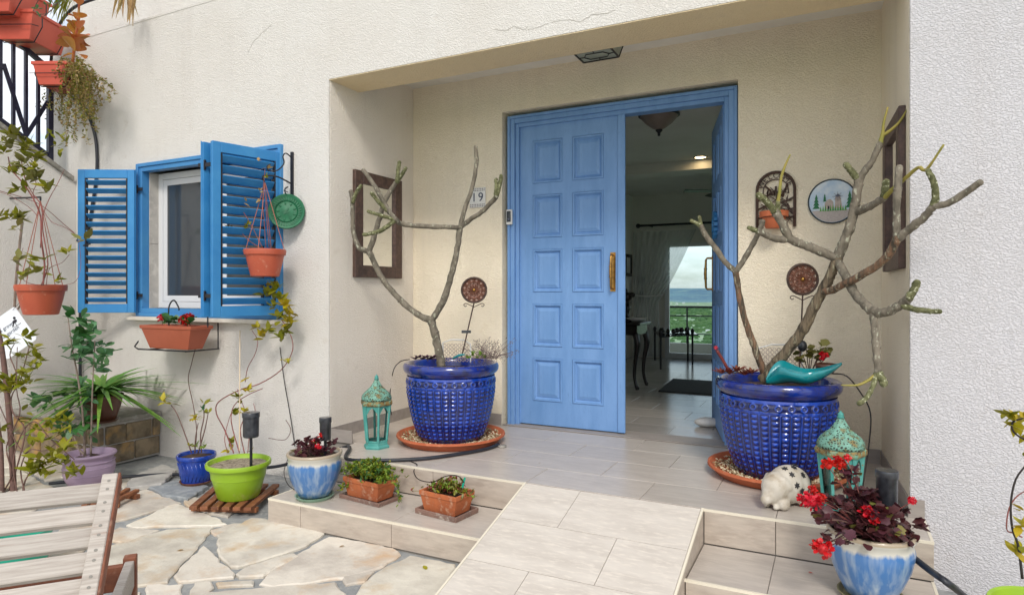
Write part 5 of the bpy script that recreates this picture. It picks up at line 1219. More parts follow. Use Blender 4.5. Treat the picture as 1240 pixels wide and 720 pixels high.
for s_ in ((ya, ya + .05, z0_, z1_), (yb_ - .05, yb_, z0_, z1_), (ya + .05, yb_ - .05, z0_, z0_ + .05), (ya + .05, yb_ - .05, z1_ - .05, z1_)): MB().box((-3.098, s_[0], s_[2]), (-3.065, s_[1], s_[3])).build('frame', G['dark_lacquer'], t)
MB().box((-3.098, ya + .05, z0_ + .05), (-3.085, yb_ - .05, z1_ - .05)).build('print', G['white_ceramic'], t)
c = P(798, 133, z=ROOM_Z); t = thing('hall_lamp', 'bowl shaped glass ceiling lamp with dark rim in the hall', 'lamp', c)
MB().lathe([(.17, -.05), (.165, -.07), (.12, -.12), (.06, -.165), (.02, -.185)], 28, c).build('lamp_shade', G['lamp_glass'], t, smooth=True)
MB().lathe([(.168, -.035), (.185, -.04), (.186, -.055), (.170, -.06)], 28, c).build('rim', G['black_metal'], t, smooth=True)
mb = MB(); mb.lathe([(.03, -.175), (.032, -.19), (.014, -.21), (.012, -.235), (.001, -.24)], 12, c); mb.lathe([(.05, -.001), (.05, -.02), (.012, -.03), (.012, -.17)], 12, c)
for k_ in range(3): a = k_ * 2.09; mb.tube([c + Vector((0, 0, -.02)), c + Vector((.17 * cos(a), .17 * sin(a), -.045))], .006, 5)
mb.build('fitting', G['black_metal'], t, smooth=True)
c = P(848, 190, z=ROOM_Z); t = thing('spotlight', 'lit round recessed spotlight in the hall ceiling', 'lamp', c)
MB().lathe([(.085, -.001), (.085, -.008), (.065, -.010), (.064, -.001)], 28, c).build('rim', G['white_ceramic'], t, smooth=True); MB().lathe([(.064, -.004), (.001, -.005)], 24, c).build('bulb', G['lamp_lit'], t)
c = P(862, 232, y=9.5); t = thing('ceiling_fan', 'dark ceiling fan at the back of the hall, partly hidden', 'fan', (c.x, 9.5, ROOM_Z))
MB().tube([(c.x + .12, 9.5, ROOM_Z), (c.x + .12, 9.5, c.z + .02)], .015, 8).build('rod', G['black_metal'], t); MB().lathe([(.06, 0), (.09, .03), (.08, .07), (.03, .09)], 16, (c.x + .12, 9.5, c.z - .03)).build('motor', G['black_metal'], t)
for k_ in range(4): a = k_ * pi/2 + .5; d = Vector((cos(a), sin(a), 0)); MB().obox(Vector((c.x + .12, 9.5, c.z)) + d * .30, d, (-d.y, d.x, .2), (0, -.2, 1), (.22, .05, .004)).build('blade', G['dark_lacquer'], t)
# ================================================================== pots on the steps and patio
DRIP = [(.085, 0), (.095, .004), (.12, .05), (.145, .11), (.158, .165), (.160, .19), (.155, .21), (.153, .225), (.162, .240), (.166, .252), (.164, .262), (.155, .265), (.148, .258), (.146, .235), (.14, .2)]
drip_me = MB().lathe(DRIP, 64, fn=lambda a, z, i: .0012 * sin(9 * a + 1) * (z < .2)).mesh('pot', G['drip_glaze'], smooth=True)
def solar_lamp(p, h, label, r=.034, hl=.13):
    """p: soil level; h: total height; hl: height of the black drum"""
    t = thing('solar_lamp', label, 'garden lamp', p, 0, 'black solar garden lamps')
    MB().tube([(p.x, p.y, p.z - .05), (p.x, p.y, p.z + h - hl)], .009, 8).build('spike', G['black_metal'], t)
    MB().lathe([(r * .80, -hl), (r * .90, -hl + .006), (r * .93, -.03), (r, -.026), (r, 0), (r * .96, .004)], 28, (p.x, p.y, p.z + h)).build('shade', G['solar_black'], t, auto=True)
    MB().lathe([(r * .9, .0045), (.001, .006)], 24, (p.x, p.y, p.z + h)).build('solar_panel', G['solar_glass'], t)
    return t
def dark_geranium(name, label, c, zr, rpot, n, lsz, heads, seed, spread, height, hang=()):
    """dark-leaved geranium: stems from the soil, round ruffled leaves, red heads"""
    t = thing(name, label, 'potted plant', c, 0, 'geraniums in drip glazed pots'); rr = random.Random(seed)
    pm_ = new_obj('pot', drip_me, t); soil_disc(t, (c.x, c.y, c.z + .235), .147)
    top = Vector((c.x, c.y, c.z + .24)); me = [leaf_mesh('leaf', [.1, .42, .40, .52, .40, .2], G['leaf_dark_red'], .25, .25, jag=.12), leaf_mesh('leaf', [.1, .42, .40, .52, .40, .2], G['leaf_maroon'], .3, .2, jag=.12), leaf_mesh('leaf', [.1, .42, .40, .52, .40, .2], G['leaf_olive'], .3, .2, jag=.12)]
    for i in range(n // 7):
        a = rr.uniform(0, 6.28); q = rr.random() ** .6; p = top + Vector((cos(a) * q * spread, sin(a) * q * spread, height * (1 - .6 * q * q) * rr.uniform(.5, 1)))
        if hang and i % 4 == 0:
            hx = hang[(i // 4) % len(hang)]; p = P(hx[0] + rr.uniform(-14, 14), hx[1] + rr.uniform(-12, 14), y=hx[2] + rr.uniform(-.03, .03))
        stem(t, [top + Vector((cos(a) * .03, sin(a) * .03, -.01)), top.lerp(p, .55) + Vector((0, 0, .02)), p], [.0035, .002], G['stem_brown'])
        for k_ in range(7):
            d = rdir(rr, .35); leaf(t, me[rr.choice((0, 0, 1, 1, 1, 2) if k_ % 3 == 0 else (0, 1))], p + rdir(rr) * lsz * .6, d, lsz * rr.uniform(.6, 1.1), rr.uniform(-.8, .8))
    fm_ = MB()
    for i in range(int(n * .9)):
        a = rr.uniform(0, 6.28); q = rr.random() ** .5; p = top + Vector((cos(a) * q * spread * .95, sin(a) * q * spread * .95, height * (.75 - .6 * q * q) * rr.uniform(.1, 1)))
        leaf_into(fm_, [.1, .42, .5, .52, .40, .2], p, rdir(rr, .3), lsz * rr.uniform(.5, .95), rr.uniform(-.8, .8), .3)
    fm_.m = [(i // 10) % 2 for i in range(len(fm_.f))]; fm_.build('inner_foliage', [G['leaf_dark_red'], G['leaf_maroon']], t, kind='stuff', smooth=True)
    for u, v, y, s_ in heads:
        p = P(u, v, y=y); stem(t, [top.lerp(p, .3), top.lerp(p, .6) + Vector((0, 0, .01)), p - Vector((0, 0, .004))], .002, G['stem_red']); geranium_head(t, p, s_ * 1.12, rr)
    return t
c1 = P(381, 598, z=SZ + .02)
dark_geranium('potted_geranium', 'blue drip-glazed pot with small dark geranium at the left end of the lower step', c1, .4, .16, 84, .036, [(380, 537, c1.y - .02, .030), (389, 527, c1.y, .020), (385, 541, c1.y - .08, .020)], 3, .12, .12, hang=((372, 532, c1.y), (386, 540, c1.y), (364, 540, c1.y)))
saucer('green glazed saucer under the left drip-glazed pot', (c1.x, c1.y, SZ), .118, .022, 'saucer_green')
solar_lamp(P(394, 548, y=c1.y + .03), .215, 'black solar lamp in the drip-glazed pot at the left end of the step', .037, .135)
c2 = P(1060, 716, z=SZ + .02); c2 = Vector((.135, 3.04, SZ + .02))
dark_geranium('potted_geranium', 'blue drip-glazed pot with big maroon-leaved red geranium on the right step', c2, .4, .16, 294, .043, [(983, 607, 2.78, .036), (974, 604, 2.80, .030), (992, 604, 2.82, .028), (996, 664, 2.76, .040), (988, 660, 2.78, .026), (1050, 621, 2.92, .032), (1060, 627, 2.90, .028), (1003, 563, 2.95, .030), (1018, 562, 2.96, .026), (1014, 556, 2.97, .02), (1089, 645, 2.95, .022), (1104, 606, 3.0, .018), (984, 593, 2.84, .020), (1026, 554, 2.96, .016)], 6, .17, .16, hang=((1000, 640, 2.80), (1012, 652, 2.82), (1022, 575, 2.96), (1040, 600, 2.98), (1075, 632, 2.92), (1018, 622, 2.86)))
saucer('olive green saucer under the red geranium pot on the right step', (c2.x, c2.y, SZ), .125, .022, 'saucer_olive')
solar_lamp(P(1074, 645, y=c2.y + .02), .255, 'black solar lamp in the red geranium pot on the right step', .043, .15)

def trough(name, label, c, rz, l0, l1, w0, w1, h, group=None, mat='terracotta_old', cat='potted plant', tray=True, rim=.012):
    t = thing(name, label, cat, c, rz, group)
    mb = MB(); b = [(-l0/2, -w0/2), (l0/2, -w0/2), (l0/2, w0/2), (-l0/2, w0/2)]
    sc = lambda fx, fy, z: [(x * fx, y * fy, z) for x, y in b]
    L_ = [sc(1, 1, 0), sc(l1/l0 * .985, w1/w0 * .985, h - .028), sc(l1/l0 * 1.03, w1/w0 * 1.05, h - .026), sc(l1/l0 * 1.035, w1/w0 * 1.06, h), sc(l1/l0 * .95, w1/w0 * .9, h), sc(l1/l0 * .93, w1/w0 * .88, h - .03)]
    for q in L_: mb.v += q
    mb.f.append((3, 2, 1, 0)); mb.m.append(0)
    for i in range(len(L_) - 1):
        for j in range(4): k = (j+1) % 4; mb.f.append((i*4 + j, i*4 + k, (i+1)*4 + k, (i+1)*4 + j)); mb.m.append(0)
    mb.build('pot', G[mat], t, local=True, bevel=.004, seg=2)
    MB().add(sc(l1/l0 * .94, w1/w0 * .89, h - .022), [(0, 1, 2, 3)]).build('soil', G['soil'], t, local=True)
    return t
def tray(label, c, rz, l, w, h, group, mat='tray_old'):
    mb = MB(); mb.box((-l/2, -w/2, 0), (l/2, w/2, .008)); t_ = .01
    mb.box((-l/2, -w/2, .008), (-l/2 + t_, w/2, h)); mb.box((l/2 - t_, -w/2, .008), (l/2, w/2, h)); mb.box((-l/2 + t_, -w/2, .008), (l/2 - t_, -w/2 + t_, h)); mb.box((-l/2 + t_, w/2 - t_, .008), (l/2 - t_, w/2, h))
    o = mb.build('tray', G[mat], local=True, bevel=.003); o.location = c; o.rotation_euler.z = rz; return tag(o, label, 'tray', group)
def small_foliage(root, c, rz, lx, ly, h, n, size, mat, seed, trail=(), name='foliage'):
    rr = random.Random(seed); mb = MB(); rot = Matrix.Rotation(rz, 3, 'Z')
    for i in range(n):
        x, y = rr.gauss(0, .36) * lx, rr.gauss(0, .38) * ly; z = max(0, h * (1 - (x / lx) ** 2 * 1.1) * rr.uniform(.25, 1.1)); p = Vector(c) + rot @ Vector((x, y, z))
        for k_ in range(4): leaf_into(mb, OVAL, p, rdir(rr, .4), size * rr.uniform(.7, 1.2), rr.uniform(-.8, .8))
        if i % 3 == 0: mb.tube([Vector(c) + rot @ Vector((x * .6, y * .6, 0)), p], .0014, 3)
    for path in trail:
        q = smooth_path(path, 6); mb.tube(q, .0015, 3)
        for p in q:
            for k_ in range(4): leaf_into(mb, OVAL, p + rdir(rr) * .01, rdir(rr, .1), size * rr.uniform(.7, 1.1), rr.uniform(-.8, .8))
    mats = [G[mat]] if isinstance(mat, str) else [G[x] for x in mat]
    if len(mats) > 1: mb.m = [ (i // 40) % len(mats) for i in range(len(mb.f))]
    return mb.build(name, mats, root, kind='stuff', smooth=True)
ang = -.12
cA = P(448, 600, z=SZ + .016); cB = P(541, 617, z=SZ + .016)
pa_ = trough('potted_groundcover', 'terracotta trough brimming with bright green creeper on the step', cA, ang, .25, .29, .13, .155, .115, 'terracotta troughs on the lower step')
pb2 = trough('potted_groundcover', 'terracotta trough with sparse reddish succulents nearest the ramp', cB, ang, .22, .26, .14, .165, .115, 'terracotta troughs on the lower step')
tray('mossy clay tray under the bright green creeper trough', (cA.x, cA.y, SZ), ang, .34, .19, .025, 'clay trays under the troughs'); tray('mossy clay tray under the succulent trough nearest the ramp', (cB.x, cB.y, SZ), ang, .30, .21, .03, 'clay trays under the troughs')
small_foliage(pa_, cA + Vector((0, 0, .11)), ang, .235, .125, .09, 420, .027, ['leaf_lime', 'leaf_lime', 'leaf_green', 'leaf_yellow_green'], 1,
   trail=([P(470, 580, y=cA.y - .04), P(484, 578, y=cA.y - .08), P(489, 590, y=cA.y - .09), P(491, 606, y=cA.y - .10)], [P(430, 585, y=cA.y - .04), P(420, 588, y=cA.y - .08), P(411, 592, y=cA.y - .09)], [P(450, 575, y=cA.y), P(453, 562, y=cA.y), P(455, 556, y=cA.y)]))
small_foliage(pb2, cB + Vector((0, 0, .10)), ang, .18, .10, .055, 190, .023, ['leaf_olive', 'leaf_lime', 'leaf_rosette', 'leaf_yellow_green'], 2)
c_ = MB().tube([P(560, 590, y=cB.y), P(562, 582, y=cB.y), P(563, 578, y=cB.y)], .006, 6).build('drip_stake', G['teal_plastic']); tag(c_, 'little teal irrigation stake in the trough nearest the ramp', 'irrigation stake')

def round_pot(name, label, c, prof, mat, cat='potted plant', soil=None, soilmat='soil', group=None, n=48):
    t = potted(name, label, cat, c, group); MB().lathe(prof, n).build('pot', G[mat], t, local=True, auto=True)
    if soil: soil_disc(t, (c.x, c.y, c.z + soil[1]), soil[0], soilmat)
    return t
# lime pot on its slatted pallet
def slat_stand(name, label, corners, n, cat='pallet'):
    """corners: near-left, near-right, far-right, far-left on the ground; slats run from near to far edge"""
    nl, nr, fr_, fl_ = [Vector(c) for c in corners]; t = thing(name, label, cat, (nl + fr_) / 2)
    for a, b in ((.15, .15), (.85, .85)): MB().bar(nl.lerp(fl_, a) + Vector((0, 0, .017)), nr.lerp(fr_, b) + Vector((0, 0, .017)), .035, .03).build('bearer', G['wood_deck'], t, bevel=.002)
    for i in range(n):
        f = (i + .5) / n; MB().bar(nl.lerp(nr, f) + Vector((0, 0, .044)), fl_.lerp(fr_, f) + Vector((0, 0, .044)), (nr - nl).length / n * .66, .022).build('slat', G['wood_deck'], t, bevel=.002)
    return t
z0 = lambda u, v: P(u, v, z=0)
slat_stand('slatted_stand', 'small brown slatted wooden stand under the lime green pot', [z0(227, 623), z0(306, 625), z0(341, 595), z0(262, 592)], 6)
cg = P(289, 600, z=.058)
LIME = [(.125, 0), (.13, .005), (.165, .13), (.168, .132), (.171, .165), (.185, .20), (.2, .203), (.203, .22), (.198, .232), (.187, .23), (.18, .20), (.165, .17)]
vine = round_pot('potted_vine', 'lime green pot with thin vine climbing towards the shutter', cg, LIME, 'lime_plastic', soil=(.182, .205), soilmat='pale_gravel')
vr = random.Random(21); ly = leaf_mesh('leaf', OVAL, G['leaf_yellow_green']); lyy = leaf_mesh('leaf', OVAL, G['leaf_yellow']); lg_ = leaf_mesh('leaf', OVAL, G['leaf_lime'])
Yv = 3.48
for pts, r0 in (([(283, 548, 3.2), (272, 520, 3.3), (262, 500, Yv), (265, 486, Yv), (290, 472, Yv), (315, 464, Yv), (340, 448, Yv), (353, 428, Yv), (354, 412, Yv), (347, 396, Yv), (340, 386, Yv)], [.005, .003]),
                ([(290, 548, 3.2), (280, 510, 3.35), (284, 490, Yv), (300, 478, Yv), (318, 470, Yv)], [.004, .003]),
                ([(296, 548, 3.2), (291, 520, 3.3), (297, 500, 3.35), (290, 480, 3.4), (287, 470, 3.4)], [.004, .002]),
                ([(276, 548, 3.2), (272, 530, 3.2), (278, 505, 3.3), (281, 498, 3.35)], [.003, .002]),
                ([(300, 548, 3.2), (303, 520, 3.3), (309, 500, 3.35), (307, 488, 3.4)], [.003, .002]),
                ([(297, 462, Yv), (300, 445, Yv), (309, 428, Yv), (312, 412, Yv), (305, 400, Yv)], [.003, .002])):
    stem(vine, [P(*q[:2], y=q[2]) for q in pts], r0, G['stem_red'])
for u, v, n_, s_, me in ((335, 352, 7, .075, ly), (322, 358, 6, .07, ly), (345, 372, 9, .08, lyy), (338, 386, 8, .08, ly), (350, 392, 8, .08, lyy), (330, 372, 7, .07, ly), (345, 402, 7, .075, ly), (352, 382, 6, .07, lyy), (318, 408, 6, .075, lyy), (324, 402, 5, .07, ly), (340, 410, 6, .07, ly), (312, 398, 5, .06, lyy), (348, 440, 3, .05, lyy), (343, 434, 2, .05, lyy), (300, 473, 4, .06, lyy), (289, 482, 5, .065, ly), (285, 500, 5, .065, ly), (297, 500, 5, .06, lyy), (281, 538, 4, .055, ly), (278, 545, 3, .05, lyy), (302, 548, 3, .04, ly), (328, 345, 5, .06, lyy), (340, 362, 6, .07, ly), (300, 505, 3, .05, ly), (295, 459, 2, .05, lyy)):
    cluster(vine, me, P(u, v, y=Yv - .03 if v < 470 else 3.3), vr, round(n_ * 1.7), s_)
MB().tube([P(290, 545, y=3.2), P(290.5, 400, y=3.45)], .004, 6).build('support_cane', M('pale_cane', 'CDBBA0', .8), vine)
solar_lamp(P(304, 556, y=cg.y - .03), .30, 'black solar lamp standing in the lime green pot', .054, .155)
# small blue pot on wooden saucer on slate
sl_ = stone([z0(180, 592).to_2d(), z0(214, 583).to_2d(), z0(252, 590).to_2d(), z0(228, 606).to_2d(), z0(196, 601).to_2d()], 77, top=.016, mat='slate', name='slate_slab'); tag(sl_, 'grey slate slab lying on the paving under the small blue pot', 'stone slab')
cb = P(238, 584, z=.016)
o = saucer('round wooden saucer under the small blue pot', tuple(cb), .115, .022, 'wood_brown')
cb = cb + Vector((0, 0, .012))
BLUEP = [(.088, 0), (.10, .006), (.118, .10), (.125, .165), (.132, .17), (.135, .19), (.13, .2), (.12, .195), (.115, .17)]
bpot = round_pot('potted_bush', 'small blue pot with thin yellowing shrub left of the lime pot', cb, BLUEP, 'blue_pot_glaze', soil=(.12, .175))
for k_ in range(26):
    a = k_ * 2*pi/26; mb = MB()
    mb.tube([(.101 * cos(a) , .101 * sin(a), .02), (.112 * cos(a + .16), .112 * sin(a + .16), .08), (.123 * cos(a), .123 * sin(a), .15)], .004, 4)
    if k_ == 0: allm = mb
    else: allm.add(mb.v, mb.f)
allm.build('relief', G['blue_pot_glaze'], bpot, local=True, smooth=True)
for pts in ([(232, 548), (222, 520), (214, 500), (207, 490)], [(236, 548), (237, 528), (240, 512)], [(244, 548), (243, 525), (247, 505), (246, 490)], [(240, 548), (248, 520), (252, 500)]):
    stem(bpot, [P(u, v, y=cb.y) for u, v in pts], [.005, .003], G['stem_brown'])
for u, v, n_, s_, me in ((200, 487, 4, .075, lyy), (209, 490, 4, .06, ly), (237, 506, 6, .06, lyy), (242, 500, 5, .055, lg_), (248, 488, 5, .055, ly), (246, 494, 5, .05, leaf_mesh('leaf', OVAL, G['leaf_rose'])), (240, 508, 4, .05, lyy), (252, 500, 4, .05, ly), (238, 540, 6, .045, lg_), (246, 541, 6, .045, lg_), (230, 541, 5, .04, ly)):
    cluster(bpot, me, P(u, v, y=cb.y), vr, n_, s_)
# stone block in the corner with the spider plant
blk = thing('stone_block', 'low weathered stone masonry block in the corner beneath the window', 'stone block', (-5.2, 3.3, 0))
bx0, bx1, by0, by1, bh = -6.44, -5.22, 3.12, 3.645, .34
MB().box((bx0, by0 + .012, 0), (bx1 - .012, by1, bh)).build('core', G['mortar'], blk)
br = random.Random(12); z = .01
while z < bh - .06:
    hgt = br.uniform(.12, .2); hgt = min(hgt, bh - z); x = bx0
    while x < bx1 - .05:
        w_ = br.uniform(.22, .5); w_ = min(w_, bx1 - x)
        mb = MB().box((x + .006, by0 - br.uniform(0, .012), z + .005), (x + w_ - .006, by0 + .05, z + hgt - .005)); mb.build('stone', G['rock_block'], blk, bevel=.012, seg=2); x += w_
    y = by0 + .055
    while y < by1 - .04:
        w_ = min(br.uniform(.16, .3), by1 - y); MB().box((bx1 - .05, y + .004, z + .005), (bx1 + br.uniform(0, .01), y + w_ - .004, z + hgt - .005)).build('stone', G['rock_block'], blk, bevel=.01, seg=2); y += w_
    z += hgt
for i, (a, b) in enumerate(((bx0, -5.98), (-5.98, -5.6), (-5.6, bx1 + .03))): MB().box((a + .004, by0 - .03, bh), (b - .004, by1 - .002, bh + .04)).build('top_slab', G['rock_top'], blk, bevel=.012, seg=2)
o = stone([z0(150, 596).to_2d(), z0(196, 590).to_2d(), z0(214, 572).to_2d(), z0(196, 566).to_2d(), z0(160, 580).to_2d()], 5, top=.03, mat='mortar', name='mortar_skirt', parent=ground)
# brown pot + spider plant
sp_c = P(123, 510, z=bh + .042); sp_c = Vector((sp_c.x, sp_c.y, bh + .042))
saucer('dark saucer under the spider plant on the stone block', tuple(sp_c), .125, .02, 'brown_glaze')
spp = round_pot('spider_plant', 'spider plant in brown glazed pot standing on the stone block', sp_c + Vector((0, 0, .01)), [(.09, 0), (.10, .01), (.135, .12), (.145, .18), (.152, .185), (.152, .20), (.14, .2), (.13, .17)], 'brown_glaze', soil=(.135, .18))
sr = random.Random(33); smesh = [leaf_mesh('leaf', [.03, .045, .05, .05, .045, .04, .03, .018, .004], G['leaf_strap'], c_, .3) for c_ in (1.2, 1.7, 2.2)]
base = sp_c + Vector((0, 0, .20))
for i in range(140):
    a = sr.uniform(0, 6.28); e_ = sr.uniform(.9, 3.2); L_ = sr.uniform(.22, .34); o = leaf(spp, smesh[i % 3], base + Vector((cos(a), sin(a), 0)) * .02, Vector((cos(a), sin(a), e_)), L_, 0, 1.4)
# lilac pot with rose-like plant
lc = P(108, 549, z=.235); lc.z = 0
LIL = [(.13, 0), (.16, .02), (.20, .10), (.215, .17), (.212, .22), (.20, .255), (.198, .27), (.205, .285), (.222, .295), (.228, .31), (.222, .322), (.205, .325), (.195, .31), (.185, .27)]
LIL = [(r * .76, z * .76) for r, z in LIL]
rose = round_pot('potted_rose', 'lilac pot with tall leafy rose canes in front of the stone block', lc, LIL, 'lilac_plastic', soil=(.145, .205))
for z_ in (.13, .19, .24): MB().lathe([((.2125 if z_ > .15 else .2055) * .76, z_ * .76), ((.2165 if z_ > .15 else .211) * .765, z_ * .76 + .004), ((.2125 if z_ > .15 else .2085) * .76, z_ * .76 + .008)], 48).build('band', G['lilac_plastic'], rose, local=True, smooth=True)
lr = leaf_mesh('leaf', OBOV, G['leaf_rose'], .1); lr2 = leaf_mesh('leaf', [.04, .25, .36, .34, .2, .02], G['leaf_green'], .15)
for pts, r0 in (([(103, 552), (100, 500), (94, 455), (88, 425), (82, 382)], [.010, .004]), ([(110, 552), (111, 505), (112, 470), (114, 430), (115, 412)], [.008, .003]), ([(98, 552), (86, 520), (70, 500), (57, 480)], [.006, .003]), ([(104, 552), (90, 538), (85, 530)], [.008, .004])):
    stem(rose, [P(u, v, y=lc.y + .02) for u, v in pts], r0, G['stem_grey'])
rr = random.Random(14)
for u, v, n_ in ((88, 383, 4), (98, 388, 4), (100, 405, 6), (112, 402, 5), (95, 415, 5), (88, 420, 5), (108, 418, 6), (115, 425, 5), (130, 430, 5), (122, 420, 4), (100, 432, 6), (92, 440, 4), (112, 440, 4), (118, 448, 4), (75, 478, 4), (45, 486, 4), (60, 488, 5), (84, 500, 6), (75, 508, 5), (98, 492, 4), (88, 520, 6), (76, 520, 5), (100, 515, 4), (104, 528, 3), (108, 478, 4), (96, 468, 4)):
    cluster(rose, lr2 if (u + v) % 2 else lr, P(u, v, y=lc.y + rr.uniform(-.08, .1)), rr, round(n_ * 1.9), .10, .1)

# ---- vines at the left wall
def climber(name, label, stems, clusters, meshes, seed, y0, group=None, mat='stem_brown', size=.082, dens=1.12, thick=1.4):
    u0, v0 = stems[0][0][0][:2]; t = thing(name, label, 'plant', P(u0, v0, y=y0), 0, group); rr = random.Random(seed)
    for pts, r0 in stems: stem(t, [P(u, v, y=y0 + rr.uniform(-.03, .03)) for u, v in pts], [q * thick for q in r0], G[mat])
    for i, (u, v, n_) in enumerate(clusters): cluster(t, meshes[i % len(meshes)], P(u, v, y=y0 + rr.uniform(-.08, .08)), rr, round(n_ * dens), size * rr.uniform(.9, 1.25), .3)
    return t
Y1 = 2.50
sl2 = leaf_mesh('leaf', [.03, .14, .2, .17, .09, .005], G['leaf_yellow_green'], .2)
climber('climbing_shrub', 'yellow green climbing shrub at the left edge behind the lounger',
 [([(18, 640), (15, 560), (10, 490), (2, 420), (-8, 380)], [.016, .012]), ([(5, 650), (3, 600), (1, 540), (-5, 500)], [.012, .010]), ([(12, 640), (10, 600), (22, 560), (30, 520), (16, 500), (14, 480), (24, 462), (30, 440), (36, 418)], [.005, .002]),
  ([(30, 640), (28, 590), (40, 560), (22, 540), (8, 510), (-5, 480)], [.004, .002]), ([(35, 640), (22, 600), (16, 560), (26, 525), (42, 510), (60, 530), (90, 556)], [.004, .002]), ([(20, 640), (32, 610), (25, 570), (35, 545), (55, 545), (75, 530)], [.004, .002]), ([(10, 480), (20, 455), (12, 430), (18, 415)], [.004, .002]), ([(0, 600), (14, 575), (8, 540), (24, 500), (20, 470), (21, 420)], [.004, .002])],
 [(12, 412, 7), (6, 418, 6), (30, 410, 8), (38, 422, 8), (44, 432, 7), (28, 432, 6), (38, 446, 8), (46, 440, 7), (30, 455, 6), (8, 462, 9), (18, 468, 10), (26, 466, 8), (12, 474, 8), (36, 462, 6), (3, 472, 7), (5, 520, 4), (28, 500, 2), (25, 508, 2), (80, 512, 9), (68, 508, 8), (60, 518, 7), (45, 520, 7), (74, 524, 7), (52, 535, 6), (36, 540, 5), (78, 545, 9), (68, 552, 8), (62, 562, 8), (48, 570, 9), (38, 572, 8), (58, 574, 7), (85, 572, 8), (95, 575, 8), (76, 562, 7), (5, 540, 3), (44, 556, 4)], [sl2, sl2, ly], 5, Y1)
climber('climbing_shrub', 'olive leaved vine rambling over the left wall below the railing',
 [([(52, 345), (54, 320), (50, 290), (49, 262), (40, 240), (28, 222), (14, 205), (10, 190)], [.008, .005]), ([(50, 345), (58, 320), (52, 280), (50, 250), (38, 232), (30, 215), (25, 190)], [.006, .004]), ([(49, 300), (52, 262), (60, 240), (70, 222), (78, 205)], [.005, .002]), ([(49, 262), (40, 235), (44, 222), (36, 208), (40, 190)], [.004, .002]), ([(56, 345), (60, 325), (75, 318), (84, 308)], [.003, .002]), ([(46, 262), (34, 250), (10, 236), (-5, 232)], [.003, .002]), ([(50, 250), (62, 268), (80, 276), (92, 284)], [.003, .002]), ([(45, 345), (30, 340), (22, 325), (28, 300)], [.003, .002]), ([(95, 290), (98, 320), (92, 340), (78, 345)], [.002, .002])],
 [(4, 172, 7), (10, 180, 7), (14, 166, 6), (2, 185, 6), (24, 168, 5), (30, 185, 6), (36, 178, 6), (28, 200, 6), (42, 192, 6), (44, 205, 7), (24, 205, 5), (36, 210, 6), (16, 210, 5), (44, 216, 6), (20, 232, 5), (26, 230, 4), (54, 232, 5), (60, 226, 4), (18, 264, 7), (26, 268, 7), (12, 266, 4), (4, 262, 4), (22, 276, 4), (46, 330, 5), (40, 325, 5), (34, 332, 4), (28, 335, 4), (80, 308, 4), (20, 315, 3), (68, 340, 3), (52, 316, 4), (99, 290, 3)], [sl2, leaf_mesh('leaf', OVAL, G['leaf_olive']), ly], 8, 2.86, mat='stem_red', size=.085, dens=1.6, thick=.85)

# ---- boundary wall with sloping top, cap, railing
bwll = thing('boundary_wall', 'white stucco side wall with sloping stone cap at the left', 'wall', (-6.55, 3.0, 0))
sl_z = lambda y: 2.43 + (3.65 - y) * .62
MB().prism([(-6.458, 3.648, -.1), (-6.458, 3.648, sl_z(3.648)), (-6.458, .6, sl_z(.6)), (-6.458, .6, -.1)], (-.20, 0, 0)).build('wall', G['stucco_white'], bwll)
y = .6
while y < 3.6:
    y2 = min(y + .55, 3.62); MB().prism([(-6.425, y + .002, sl_z(y) + .001), (-6.425, y2 - .002, sl_z(y2) + .001), (-6.425, y2 - .002, sl_z(y2) + .045), (-6.425, y + .002, sl_z(y) + .045)], (-.27, 0, 0)).build('coping_stone', G['rock_top'], bwll, bevel=.004); y = y2
rl_ = thing('stair_railing', 'black wrought iron stair railing above the left wall', 'railing', (-6.55, 3.0, 2.8)); RXX = -6.53
MB().bar((RXX, 3.46, sl_z(3.46) + .115), (RXX, .8, sl_z(.8) + .115), .03, .03).build('bottom_rail', G['rail_metal'], rl_); MB().bar((RXX, 3.46, sl_z(3.46) + .92), (RXX, .8, sl_z(.8) + .92), .035, .04).build('top_rail', G['rail_metal'], rl_)
y = 3.46; i = 0
while y > 1.0:
    big = i % 8 == 0
    MB().bar((RXX, y, sl_z(y) + (.0 if big else .13)), (RXX, y, sl_z(y) + .90), .042 if big else .030, .042 if big else .024, up=(0, 1, 0)).build('post' if big else 'baluster', G['rail_metal'], rl_)
    if i % 4 == 0 and y > 1.4:
        MB().bar((RXX + .004, y - .02, sl_z(y) + .62), (RXX + .004, y - .20, sl_z(y - .2) + .14), .012, .034).build('diagonal', G['rail_metal'], rl_); MB().bar((RXX + .008, y - .38, sl_z(y - .38) + .62), (RXX + .008, y - .2, sl_z(y - .2) + .14), .012, .034).build('diagonal', G['rail_metal'], rl_)
    y -= .10; i += 1
